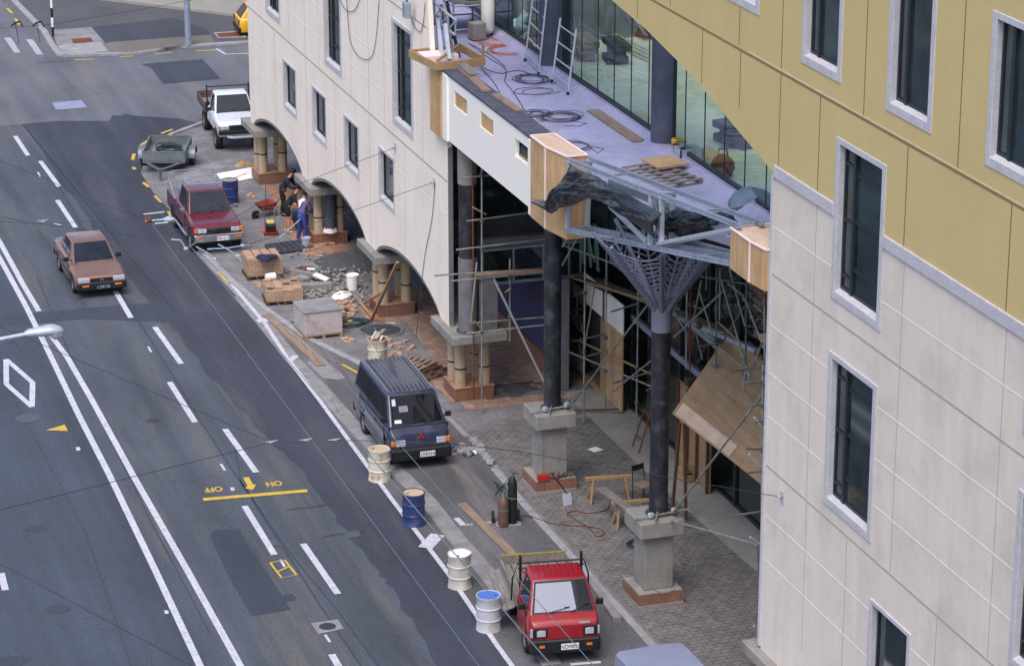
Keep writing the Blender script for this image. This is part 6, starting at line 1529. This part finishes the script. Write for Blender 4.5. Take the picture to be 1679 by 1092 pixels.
for k in range(4):
    b=MB(); b.tube([(0,0,.03),(.16,.05*(k-1),.04),(.2,.06,.14)],.022,6); b.cb((0,0,.04),(.1,.06,.07),k); o=b.build('hand_tool',('rust','black','rust','tube_dk')[k],loc=c+Vector((.25+.17*k,-.0+.02*k,.0))); tag(o,('rusty clamp lying next to the small red case','black drill lying on the far pedestal base','rusty grinder lying behind the spade handle','grey hand tool at the right end of the far pedestal base')[k],'hand tool')
c=G(1137,786,.1); t=thing('toolbox','open wooden carrying toolbox with a top handle on the slab','toolbox',c,R(3)); b=MB(); b.box(-.36,.36,-.2,.2,0,.03); b.box(-.36,.36,-.2,-.175,.031,.22); b.box(-.36,.36,.175,.2,.031,.22); b.build('tray','timber',t)
for s in (-1,1): b=MB(); b.prism([(s*.36,-.2,.0),(s*.36,.2,.0),(s*.36,.2,.22),(s*.36,.05,.46),(s*.36,-.05,.46),(s*.36,-.2,.22)],(s*.025,0,0)); b.build('end_panel','timber',t)
b=MB(); b.tube([(-.36,0,.42),(.36,0,.42)],.022,8); b.build('handle','timber',t); b=MB(); b.cb((.05,.02,.1),(.5,.2,.1),.1); b.build('tools','black',t)
for i,(px,L,rz,m,lb) in enumerate((((985,678),1.5,R(75),'rust','rusty bar lying on the slab near the doorway'),((992,682),1.1,R(68),'tube_dk','dark thin bar lying on the slab beside the rusty bar'),((1064,690),.8,R(80),'timber','yellow lath among offcuts on the slab'),((1050,688),.5,R(30),'conc_pale','pale offcut on the slab by the shop glass'))): boards(px,L,.05,.04,rz,m,'bar',lb,'bar',.1)
# rusty trestle
c=G(1060,735,.1); t=thing('trestle','rusty folding trestle standing on the slab behind the nearer column','trestle',c)
for s in (-1,1):
    b=MB(); b.tube([(-.32,s*.25,0),(0,s*.22,1.05)],.022,6); b.build('leg','rust',t); b=MB(); b.tube([(.32,s*.25,0),(0,s*.22,1.05)],.022,6); b.build('leg','rust',t)
b=MB(); b.tube([(0,-.25,1.05),(0,.25,1.05)],.025,6); b.build('top_bar','rust',t); b=MB(); b.tube([(-.22,-.25,.35),(-.22,.25,.35)],.018,6); b.build('cross_bar','rust',t)
cable([(1112,880),(1125,900),(1140,920),(1142,940),(1165,965),(1195,985),(1245,1030)],'conc_pale','pale cord trailing over the paver grid from the nearest pedestal',z=.04,r=.009)
cable([(1062,960),(1085,972),(1108,966)],'conc_pale','pale cord lying on the tiled base of the nearest pedestal',z=.42,r=.011)
boards((1115,930),.5,.05,.05,R(5),'timber_w','offcut','dark timber offcut beside the nearest pedestal shaft','timber')
# scaffold foot clutter
for i,(px,lb) in enumerate((((1000,885),'tangle of dark wire on the pavers left of the nearest pedestal'),)):
    coil((1050,893),5,.3,.25,'wire',lb,z=.04,seed=21,r=.012)
# ------------------------------------------------------------------ shopfront panels, scaffolds, plywood lean-to
XPn=26.75
t=thing('hoarding','hoarding of white and plywood panels beside the dark doorway','hoarding',(XPn,70,.1)); OH=t.location.copy()
def pl(a,bq,name,m,x=XPn,th=.04):
    p=FX(*a,x); q=FX(*bq,x); b=PB(OH); b.box(x,x+th,min(p.y,q.y),max(p.y,q.y),min(p.z,q.z),max(p.z,q.z)); return b.build(name,m,t)
zW1,zW0=FX(1020,500,XPn).z,FX(1020,549,XPn).z
ya,yb,yc_,yd,ye=FX(934,600,XPn).y,FX(957,600,XPn).y,FX(985,600,XPn).y,FX(992,600,XPn).y,FX(1020,600,XPn).y
def yz(name,m,y0,y1,z0,z1,x=XPn,th=.04,off=0,**k): b=PB(OH); b.box(x-off,x-off+th,y1,y0,z0,z1); return b.build(name,m,t,**k)
yz('white_panel','white_pl',yb,ye,zW0,zW1); yz('plywood_panel','ply',yd,ye,.12,zW0-.01); yz('post','timber',yc_,yd,.12,zW0-.004,off=.02,th=.06); yz('doorway','darkint',yb+1.2,yc_-.3,.3,zW0-.01,off=-.3); yz('threshold','timber',yb,yd,.1,.22,off=.03,th=.07); yz('joint_strip','timber_d',lerp(yb,ye,.52)+.08,lerp(yb,ye,.52)-.05,zW0+.01,zW1-.02,off=.012,th=.01)
# painted panel with abstract scroll work
t2=thing('painted_panel','tall painted panel with pale scroll shapes and dark dotted bands beside the doorway','painted panel',(XPn,71.5,.1)); O2=t2.location.copy()
M['tan']=mat('tan panel paint',S(142,128,108),.7,var=.08,ns=3); M['palegrey']=mat('pale grey panel paint',S(176,178,190),.7,var=.05,ns=3)
b=PB(O2); b.box(XPn,XPn+.05,yb+.02,ya,.2,3.95); b.build('board','tan',t2)
yw=ya-yb-.02; Y=lambda u:ya-u*yw; X2=XPn-.006
for z0 in (1.55,2.85):
    b=PB(O2); b.box(X2-.004,X2+.004,Y(1),Y(0),z0,z0+.42); o=b.build('dark_band','black',t2)
    for u in (.2,.5,.8): b=PB(O2); b.lathe([(.001,0),(.075,0),(.075,.006),(.001,.006)],14,mx=Matrix.Translation((X2-.005,Y(u),z0+.21))@Matrix.Rotation(R(-90),4,'Y')); b.build('dot','palegrey',o)
def scroll(pts,w_,nm='scroll'):
    b=PB(O2); 
    for (u0,z0),(u1,z1) in zip(pts,pts[1:]): b.beam((X2-.010,Y(u0),z0),(X2-.010,Y(u1),z1),.012,w_,up=(0,0,1)) if abs(z1-z0)<.02 else b.prism([(X2-.016,Y(u0)-w_/2,z0),(X2-.016,Y(u0)+w_/2,z0),(X2-.016,Y(u1)+w_/2,z1),(X2-.016,Y(u1)-w_/2,z1)],(.012,0,0))
    b.build(nm,'palegrey',t2)
scroll([(.3,3.8),(.5,3.45),(.55,3.1),(.45,2.6),(.35,2.4)],.16); scroll([(.1,2.5),(.4,2.15),(.7,2.0),(.9,2.15),(.85,2.45)],.13); scroll([(.1,1.2),(.35,1.42),(.65,1.42),(.85,1.1),(.75,.7)],.16); yz_=PB(O2); yz_.box(X2-.012,X2-.004,Y(1),Y(0),.22,.75); yz_.build('pale_field','palegrey',t2)
b=PB(O2); b.box(XPn-.03,XPn+.05,ya+.01,ya+.14,.12,3.95); b.build('edge_post','timber_d',t2)
t2.scale=(1,1,(FX(945,468,XPn).z-.1)/3.85)
# blockwork return, blue wall and glazed transom of the entrance recess
t=thing('recess_wall','violet blue wall with a brown skirting in the entrance recess','wall',(26.9,78,.06)); OB=t.location.copy()
M['violet']=mat('violet blue board',S(58,60,104),.75,var=.12,ns=2,dirt=S(46,48,86),dirt_amt=.5)
b=PB(OB); b.box(25.85,26.0,73.6,80.5,.62,3.3); b.build('blue_face','violet',t); b=PB(OB); b.box(25.80,26.0,73.6,80.5,.06,.61); b.build('skirting','tile',t)
b=PB(OB); b.box(25.78,26.02,73.45,73.59,.06,3.4); b.build('blockwork_end','concrete_dk',t)
t=thing('transom_window','long row of framed transom lights over the entrance recess','window',(25.3,75.2,2.9)); OT2=t.location.copy()
b=PB(OT2); b.box(23.9,27.2,75.1,75.3,4.02,4.28); b.build('beam','concrete_dk',t)
b=PB(OT2)
for z in (2.92,3.95): b.box(23.9,27.0,75.12,75.2,z-.04,z+.04)
for x in (23.95,24.9,25.8,26.6,26.95): b.box(x-.03,x+.03,75.13,75.19,2.9,4.0)
b.build('frame','steel',t); b=PB(OT2); b.box(23.9,27.0,75.15,75.16,2.95,3.95); b.build('pane','pane',t)
# left scaffold bay (plane y = YS)
YS=72.4
t=thing('scaffold','tube scaffold bay filling the opening between the corner pier and the far column','scaffold',(23.7,YS,0)); OS=t.location.copy()
def tb(p,q,m='tubem',r=.026,name='tube',root=None,off=None):
    b=PB(off if off is not None else OS); b.tube([p,q],r,8); return b.build(name,m,root or t,smooth=40)
F=lambda x,y,dy=0:FY(x,y,YS+dy)
for (a,c,m,dy) in (((790,262),(790,678),'tubem',0),((775,255),(777,655),'rust',.5),((836,425),(836,560),'tubem',0.2),
   ((760,292),(810,287),'tubem',0),((765,363),(900,345),'tubem',.2),((748,410),(905,391),'tubem',.0),((712,452),(905,440),'tubem',.0),((740,461),(905,446),'tubem',.3),((770,530),(905,519),'tubem',.3),((765,547),(900,532),'tubem',.0),
   ((810,458),(896,634),'alu',-.2),((838,472),(828,480),'timber',0),((782,430),(772,530),'tubem',-.2),((775,340),(797,352),'timber',.1),((778,527),(797,546),'tubem',.1)):
    tb(F(*a,dy),F(*c,dy),m,.034 if m=='alu' else .026)
p=F(780,450,-.15); q=F(905,443,-.15); b=PB(OS); b.beam(p,q,.25,.07); b.build('plank','timber_w',t,bevel=.006)
for px in ((790,287),(790,362),(790,408),(790,450),(790,545),(836,455),(836,520)):
    b=PB(OS); b.cb(F(*px,-.03),(.10,.10,.11)); b.build('clamp','tube_dk',t,bevel=.02)
# right scaffold along the shopfront
XA=26.1
t=thing('scaffold','tube scaffold along the slab in front of the hoarding and shop glass','scaffold',(XA,66,0)); OS3=t.location.copy(); root3=t
A=lambda x,y,X=XA:FX(x,y,X)
def ground_tube(px,py,ytop,X=None,m='tubem'):
    g=G(px,py,.1); top=FX(px,ytop,g.x); 
    # vertical above g
    d=ray(px,ytop); k=Vector(g[:2]).length/Vector((d.x,d.y)).length; tp=CP+d*k
    tb(g,Vector((g.x,g.y,tp.z)),m,.026,'upright',root3,OS3); return g
g1=ground_tube(957,692,345); g2=ground_tube(992,668,395); g3=ground_tube(1043,722,400); 
for (a,c,X,m) in (((905,705),(1068,492),25.2,'tubem'),((905,675),(955,640),24.6,'tubem'),((925,452),(1075,497),26.3,'timber'),((925,548),(1072,615),26.5,'timber'),((935,578),(1040,622),26.0,'tubem'),((1040,622),(1072,635),26.0,'tubem'),
   ((924,492),(960,477),26.2,'tube_dk'),((930,562),(992,548),26.2,'tube_dk'),((960,585),(995,575),26.2,'tube_dk'),((1003,511),(1045,498),26.2,'tube_dk'),((1005,642),(1072,588),26.0,'tubem'),((1007,628),(1072,608),26.0,'tube_dk'),((975,470),(957,580),26.3,'tubem'),((1060,640),(1075,633),26,'tube_dk'),
   ((922,405),(945,368),24.2,'tubem'),((922,435),(955,375),24.6,'tubem'),((955,345),(975,430),25.5,'tube_dk'),((925,403),(1040,445),25.5,'tubem')):
    tb(A(*a,X),A(*c,X),m,.03 if m=='timber' else .025,'tube',root3,OS3)
for (a,c,X) in (((928,442),(1072,497),26.9),((1072,500),(1195,545),26.9)):
    p,q=A(*a,X),A(*c,X); b=PB(OS3); b.beam(p,q,.34,.06); b.build('plank','timber_w',root3,bevel=.006)
for g in (g1,g2,g3):
    for z in (1.2,2.2,3.9): b=PB(OS3); b.cb((g.x,g.y,z),(.1,.1,.11)); b.build('clamp','tube_dk',root3,bevel=.02)
p=A(960,455,26.8);b=PB(OS3); b.beam(A(962,457,26.8),A(1003,478,26.8),.3,.1); b.build('plank','timber_d',root3)
# dense scaffold behind the branching column and over the lean-to
t=thing('scaffold','dense tangle of scaffold tubes above the plywood lean-to roof','scaffold',(26.5,58,0)); OS4=t.location.copy(); root4=t
def tt(a,c,X,X2_=None,m='tube_dk',r=.025): tb(FX(*a,X),FX(*c,X if X2_ is None else X2_),m,r,'tube',root4,OS4)
for a in (((1127,430),(1125,605),26.5,None,'tubem'),((1133,420),(1131,610),26.9,None,'rust'),((1175,440),(1174,608),26.4,None,'tube_dk'),((1181,440),(1180,525),26.8,None,'tubem'),((1225,440),(1222,620),26.0,None,'tube_dk'),((1253,430),(1254,640),25.2,None,'tubem'),((1170,555),(1146,475),26.6,None,'tubem'),((1180,450),(1230,625),26.0,None,'tubem'),((1196,440),(1222,535),26.5,None,'tubem'),
  ((1222,490),(1254,575),25.8,None,'tubem'),((1105,553),(1185,478),26.2,None,'tubem'),((1136,530),(1150,460),26.8,None,'tubem'),((1185,560),(1222,500),26.6,None,'tube_dk'),((1250,560),(1228,620),25.6,None,'tubem'),((1194,465),(1222,487),26.5,None,'tubem'),((1137,534),(1170,564),26.4,None,'tubem'),((1178,528),(1212,560),26.3,None,'timber'),((1105,510),(1122,540),26.5,None,'tubem'),((1141,545),(1152,590),26.6,None,'tube_dk'),((1148,568),(1185,562),26.6,None,'rust'),
  ((1236,500),(1254,515),25.6,None,'tubem'),((1180,570),(1222,605),26.0,None,'tubem'),((1198,609),(1262,601),25.4,None,'tube_dk'),((1105,531),(1145,524),26.2,None,'tube_dk'),((1235,455),(1262,495),25.2,None,'timber_d'),((1200,435),(1262,495),25.0,None,'timber_d'),((1236,510),(1256,530),25.4,None,'timber_d'),((1255,440),(1254,500),24.8,None,'rust'),((1195,432),(1205,470),25.8,None,'tube_dk'),((1160,420),(1158,475),26.4,None,'tube_dk'),((1110,430),(1150,450),26.6,None,'tubem'),((1140,452),(1250,470),26.0,None,'tube_dk'),((1105,475),(1135,455),26.9,None,'tubem')):
    tt(*a)
p=FX(1148,535,26.9); b=PB(OS4); b.beam(p,FX(1240,575,26.9),.12,.12); b.build('steel_beam','steel_w',root4)
for px,X in (((1125,540),26.4),((1174,563),26.3),((1222,490),26.0),((1222,612),26.0),((1182,458),26.2),((1146,535),26.5)):
    b=PB(OS4); b.cb(FX(*px,X),(.13,.13,.13),.4); b.build('clamp','tube_dk',root4,bevel=.02)
for px,X in (((1173,600),26.35),((1222,590),25.95)): b=PB(OS4); b.tube([FX(px[0]-6,px[1],X),FX(px[0]+6,px[1]+1,X)],.02,6); b.build('base_jack','tube_dk',root4)
# scaffold standard up the end of the ochre wing
g=Vector((23.6,52.6,.03)); t=thing('scaffold','single line of scaffold standards up the edge of the ochre wing','scaffold',g); OS5=t.location.copy(); root5=t
def te(a,c,m='tubem',Y_=52.6,Y2=None,r=.026): tb(FY(*a,Y_),FY(*c,Y2 if Y2 else Y_),m,r,'tube',root5,OS5)
te((1251,600),(1247,1040),'tubem'); te((1243,895),(1246,1035),'tube_dk'); te((1238,893),(1247,898),'tubem')
for a,c in (((1223,735),(1254,737)),((1225,775),(1255,772)),((1217,628),(1254,625)),((1196,846),(1253,838)),((1238,692),(1254,690)),((1225,666),(1262,662)),((1218,640),(1222,610))): te(a,c,'tube_dk')
for a,c in (((1237,684),(1250,700)),((1228,744),(1252,768)),((1230,880),(1250,895)),((1236,1025),(1246,1036))): te(a,c,'alu')
tb(FY(1100,845,58.9),FY(1255,640,52.6),'tubem',.026,'tube',root5,OS5); tb(FY(1097,852,58.7),FY(1243,893,52.6),'tubem',.026,'tube',root5,OS5)
b=PB(OS5); b.box(23.0,23.6,51.9,52.9,8.6,8.72); b.box(23.0,23.7,51.9,52.4,8.4,8.55); b.build('plank','timber_w',root5)
for y in (610,630,665,692,738,772,840,895): b=PB(OS5); b.cb(FY(1252.5-(y-610)*.011,y,52.58),(.10,.10,.11)); b.build('clamp','tube_dk',root5,bevel=.02)
# tubes clamped at the column feet
for (y,cx,lb) in ((66.7,23.17,'short scaffold tubes clamped round the foot of the far black column'),(59.05,23.2,'short scaffold tubes clamped round the foot of the branching column')):
    c=Vector((cx,y,2.2)); t=thing('tube_collar',lb,'scaffold tubes',c)
    b=MB(); b.tube([(-.75,-.32,.06),(.7,-.22,.10)],.026,8); b.build('tube','tubem',t); b=MB(); b.tube([(-.3,-.62,.10),(.28,.55,.12)],.026,8); b.build('tube','tubem',t); b=MB(); b.tube([(.32,-.5,.15),(.30,.5,.15)],.026,8); b.build('tube','tube_dk',t)
    for p in ((-.3,-.3,.1),(.31,-.25,.13)): b=MB(); b.cb(p,(.12,.12,.12),.3); b.build('clamp','steel_w',t,bevel=.02)
# plywood lean-to roof
P1=Vector((25.4,63.75,2.8)); P2=Vector((25.7,57.6,2.8)); P4=Vector((26.95,63.9,4.72)); P3=Vector((27.05,57.2,4.75))
t=thing('plywood_lean_to','plywood lean-to with a steep sheet roof in front of the shop glass','shelter',(26.2,61,.1)); OL=t.location.copy()
b=PB(OL); n=(P2-P1).cross(P4-P1).normalized(); b.prism([P1,P2,P3,P4],n*.03); b.build('roof_sheet','ply_h',t)
b=PB(OL); b.slab((P1,P2,P3,P4),.03,.55,.02,.16,.031,.025) if n.z>0 else b.slab((P2,P1,P4,P3),.45,.97,.02,.16,.031,.025); b.build('lap_sheet','ply_l',t)
b=PB(OL); b.box(26.8,26.84,64.6,66.9,.1,2.5); b.build('back_sheet','ply_h',t); b=PB(OL)
for y in (66.8,66.1,65.4,64.65): b.box(26.72,26.795,y-.04,y+.04,.1,2.5)
b.build('stud','timber_d',t)
for (p,q) in (((25.5,63.9,.1),(25.42,63.3,2.7)),((25.6,63.2,.1),(25.5,63.2,2.72)),((25.85,57.75,.1),(25.68,57.75,2.72))): b=PB(OL); b.beam(p,q,.09,.06,up=(1,0,0)); b.build('post','timber_d',t)
for y,zt in ((59.9,2.75),(58.6,2.75)): b=PB(OL); b.tube([(26.7,y,.1),(26.7,y,3.6)],.11,12); b.build('downpipe','steel',t,smooth=40)
M['netting']=mat('green netting',S(88,128,112),.8,var=.3,ns=3)
t=thing('green_netting','hanging green netting behind the scaffold above the white panel','netting',FX(965,425,26.95)); ON_=t.location.copy()
for i in range(3):
    a=FX(955+i*11,352+i*8,26.95); c=FX(958+i*12,432+i*6,26.95); b=PB(ON_); rings=[]
    for k in range(9): p=a.lerp(c,k/8); w2=.16+.05*math.sin(k*1.3+i); rings.append([p+Vector((-.03,w2,0)),p+Vector((.02+.03*math.sin(k),0,0)),p+Vector((-.03,-w2,0)),p+Vector((-.06,0,0))])
    b.loft(rings); b.build('strip','netting',t,smooth=60)
# ------------------------------------------------------------------ people
def skinned(name,chains,m,parent,sub=1,root=0):
    """one continuous surface from connected chains of (point, radius)"""
    vs=[];es=[];rad=[];idx={}
    for ch in chains:
        prev=None
        for p,r in ch:
            k=tuple(round(c,4) for c in p)
            if k not in idx: idx[k]=len(vs); vs.append(p); rad.append(r)
            if prev is not None: es.append((prev,idx[k]))
            prev=idx[k]
    me=bpy.data.meshes.new(name); me.from_pydata(vs,es,[]); o=bpy.data.objects.new(name,me); COL.objects.link(o)
    md=o.modifiers.new('skin','SKIN'); md.use_smooth_shade=True
    for i,v in enumerate(me.skin_vertices[0].data): v.radius=rad[i] if isinstance(rad[i],tuple) else (rad[i],rad[i]); v.use_root=(i==root)
    ss=o.modifiers.new('sub','SUBSURF'); ss.levels=sub; ss.render_levels=sub
    dg=bpy.context.evaluated_depsgraph_get(); m2=bpy.data.meshes.new_from_object(o.evaluated_get(dg)); bpy.data.objects.remove(o)
    for p in m2.polygons: p.use_smooth=True
    m2.materials.clear(); m2.materials.append(M[m] if isinstance(m,str) else m)
    o=bpy.data.objects.new(name,m2); COL.objects.link(o); o.parent=parent; return o
def person(label,loc,rz,J,top,bottom,sleeve,legs,shoe,hairm='hair'):
    """J: joints in local space, person faces -y"""
    t=thing('person',label,'person',loc,rz)
    pel,che,nek,hd_=[Vector(J[k]) for k in ('pelvis','chest','neck','head')]
    ch=[[(pel,(.15,.11)),(pel.lerp(che,.5),(.13,.10)),(che,(.155,.105)),(nek,.055),(nek.lerp(hd_,.45),.06),(hd_,(.078,.09)),(hd_+(hd_-nek).normalized()*.10,.06)]]
    for s in ('l','r'):
        sh,el,wr,ha=[Vector(J[s+k]) for k in ('sho','elb','wri','hand')]; hi,kn,an,to=[Vector(J[s+k]) for k in ('hip','kne','ank','toe')]
        ch.append([(che,(.155,.105)),(sh,.062),(sh.lerp(el,.5),.05),(el,.041),(wr,.029),(ha,(.04,.024))])
        d=(ha-wr).normalized(); sd=d.cross(Vector((0,0,1))); sd=sd.normalized() if sd.length>.1 else Vector((1,0,0))
        for k in range(4):
            b0=ha+sd*(.028-.019*k)+d*.035; L=(.055,.065,.06,.045)[k]; ch.append([(ha,(.04,.024)),(b0,.011),(b0+d*L*.6+Vector((0,0,-.008)),.009),(b0+d*L+Vector((0,0,-.025)),.007)])
        ch.append([(ha,(.04,.024)),(ha+sd*.045,.012),(ha+sd*.06+d*.045,.009)])
        ch.append([(pel,(.15,.11)),(hi,.09),(hi.lerp(kn,.5),.078),(kn,.058),(kn.lerp(an,.35),.056),(an,.038),(to,.035)])
    skinned('body',ch,'skin',t,1)
    # face: nose, eyes, ears on the head
    fwd=Vector(J['look']).normalized(); up_=(hd_-nek).normalized(); sdv=fwd.cross(up_).normalized()
    b=MB()
    for s in (-1,1):
        b.lathe([(.001,-.012),(.012,0),(.001,.012)],8,hd_+fwd*.085+sdv*.03*s+up_*.015)
    b.build('eyes','ink',t)
    b=MB(); b.tube([hd_+fwd*.085+up_*.01,hd_+fwd*.11-up_*.02,hd_+fwd*.088-up_*.035],[.009,.016,.01],6); 
    for s in (-1,1): b.tube([hd_+sdv*.082*s+up_*.02,hd_+sdv*.09*s-fwd*.005-up_*.03],[.014,.01],6)
    b.tube([hd_+fwd*.088-up_*.058-sdv*.02,hd_+fwd*.09-up_*.058+sdv*.02],.006,5)
    b.build('nose_and_ears','skin',t,smooth=60)
    c=hd_+up_*.05-fwd*.018
    b=MB(); rings=[]
    for i in range(7):
        a=lerp(-.75,1.5,i/6); rr_=.105*math.cos(a); rings.append([c+up_*(.105*math.sin(a))+ (sdv*math.cos(2*math.pi*k/14)+fwd*math.sin(2*math.pi*k/14))*rr_*(1+.05*math.sin(3*k)) - fwd*(.03*(1-i/6)) for k in range(14)])
    b.loft(rings); b.build('hair',hairm,t,smooth=60)
    # clothing over the same joints
    sl=.62 if sleeve=='short' else 1.0
    shirt=[[(pel+Vector((0,0,-.10)),(.175,.14)),(pel+Vector((0,0,.04)),(.18,.14)),(pel.lerp(che,.5),(.16,.13)),(che,(.18,.13)),(che.lerp(nek,.75),.07)]]
    for s in ('l','r'):
        sh,el,wr=[Vector(J[s+k]) for k in ('sho','elb','wri')]
        shirt.append([(che,(.18,.13)),(sh,.085)]+([(sh.lerp(el,.75),.07)] if sleeve=='short' else [(sh.lerp(el,.5),.072),(el,.06),(el.lerp(wr,.9),.046)]))
    skinned('shirt',shirt,top,t,1)
    tr=[[(pel+Vector((0,0,.22)),(.16,.125)),(pel+Vector((0,0,.10)),(.168,.13)),(pel,(.175,.137))]]
    for s in ('l','r'):
        hi,kn,an=[Vector(J[s+k]) for k in ('hip','kne','ank')]
        tr.append([(pel,(.175,.135)),(hi,.115),(hi.lerp(kn,.5),.102)]+([(hi.lerp(kn,.8),.10)] if legs=='short' else [(kn,.082),(kn.lerp(an,.5),.074),(kn.lerp(an,.92),.07)]))
    skinned('trousers' if legs!='short' else 'shorts',tr,bottom,t,1)
    for s in ('l','r'):
        an,to=Vector(J[s+'ank']),Vector(J[s+'toe']); d=(to-an); d.z=0; d.normalize()
        skinned('shoe',[[(Vector((an.x,an.y,.05))-d*.05,.05),(Vector((an.x,an.y,.05))+d*.08,(.05,.045)),(Vector((an.x,an.y,.035))+d*.19,(.045,.032))]],shoe,t,1)
    return t
def stand(lean=0.0,bend=0.0,arm='fwd'):
    ph=.93; J={'pelvis':(0,0,ph)}
    sx=math.sin(bend); cx=math.cos(bend)
    J['chest']=(0,-.36*sx,ph+.36*cx+.02); J['neck']=(0,-.56*sx,ph+.55*cx+.02); J['head']=(0,-.70*sx-.03,ph+.66*cx+.06)
    J['look']=(0,-1,-.7) if bend>.3 else (0,-1,-.45)
    for s,k in (('l',-1),('r',1)):
        J[s+'sho']=(k*.19,-.46*sx,ph+.46*cx+.02); 
        if arm=='fwd': J[s+'elb']=(k*.24,-.46*sx-.10,ph+.46*cx-.24); J[s+'wri']=(k*.13,-.46*sx-.33,ph+.46*cx-.30); J[s+'hand']=(k*.11,-.46*sx-.41,ph+.46*cx-.31)
        else: J[s+'elb']=(k*.25,-.46*sx-.03,ph+.46*cx-.28); J[s+'wri']=(k*.2,-.46*sx-.20,ph+.46*cx-.50); J[s+'hand']=(k*.19,-.46*sx-.25,ph+.46*cx-.57)
        J[s+'hip']=(k*.10,.0,ph-.04); J[s+'kne']=(k*.11,-.03+.03*k,.50); J[s+'ank']=(k*.12,.04+.05*k,.08); J[s+'toe']=(k*.13,-.12+.05*k,.035)
    return J
M['navytop']=mat('navy work top',S(34,40,66),.9,var=.2,ns=8); M['blacktee']=mat('black tee shirt',S(36,38,46),.9,var=.2,ns=8); M['purple']=mat('purple grey sweatshirt',S(106,98,138),.9,var=.15,ns=8); M['bluetr']=mat('blue work trousers',S(52,66,142),.9,var=.2,ns=8); M['blackshort']=mat('black shorts',S(28,28,36),.9,var=.2,ns=8); M['boot']=mat('tan boots',S(176,166,150),.8,var=.2,ns=8)
person('person in a navy top bending towards the pier behind the other two',Vector((22.5,93.4,.03)),R(60),stand(bend=.55,arm='fwd'),'navytop','blackshort','long','long','black')
pb_=person('person in a black tee shirt and shorts bending forward',Vector((22.15,91.35,.03)),R(75),stand(bend=.6,arm='down'),'blacktee','blackshort','short','short','boot')
c=Vector((0,-.16,1.33)); b=MB(); b.cb((.0,-.115,1.262),(.22,.16,.012),0,R(-34)) if 0 else b.cb((0,.03,1.345),(.20,.13,.01),0,R(62)); b.build('back_print','cream_p',pb_)
pc=person('person in a purple sweatshirt and blue trousers standing at the pier',Vector((22.33,90.05,.03)),R(120),stand(bend=.22,arm='fwd'),'purple','bluetr','long','long','black')
b=MB(); b.lathe([(.07,0),(.105,-.05),(.10,-.09)],14,(0,-.10,1.52)); b.prism([(-.10,.02,1.47),(.10,.02,1.47),(0,.10,1.22)],(0,.015,0.01)); b.build('hood','white_pl',pc,smooth=60)
# rake held across, small wheel tool
beam3(G(497,402)+Vector((-.9,-.3,.4)),G(497,402)+Vector((.45,.35,1.15)),.03,.03,'alu','long_handle','pale long tool handle beside the worker in blue trousers','tool handle')
t=thing('concrete_saw','black wheeled machine standing among the three workers','machine',G(487,380)); 
b=MB(); b.lathe([(.05,-.06),(.24,-.06),(.27,0),(.24,.06),(.05,.06)],18,mx=Matrix.Translation((0,0,.28))@Matrix.Rotation(R(70),4,'Y')); b.build('wheel','rubber',t,smooth=40); b=MB(); b.cb((.25,.35,.45),(.5,.6,.4),.3); b.build('body','coping',t,bevel=.05); b=MB(); b.tube([(.2,.5,.6),(.1,.9,.9)],.02,6); b.build('handle','tube_dk',t)
# crouching worker behind the upper glass
J=stand(bend=.9,arm='down'); 
for k in list(J):
    if k in ('look',): continue
    x,y,z=J[k]; J[k]=(x,y,z-.38) if not k[1:] in ('ank','toe','kne') else (x,y,z)
for s,k in (('l',-1),('r',1)): J[s+'kne']=(k*.16,-.34,.44)
M['pale_overall']=mat('pale overalls',S(170,190,205),.9,var=.1,ns=6)
person('person in pale overalls crouching behind the upper glass at the far end',G(848,72,9.29),R(100),J,'pale_overall','pale_overall','long','long','black')
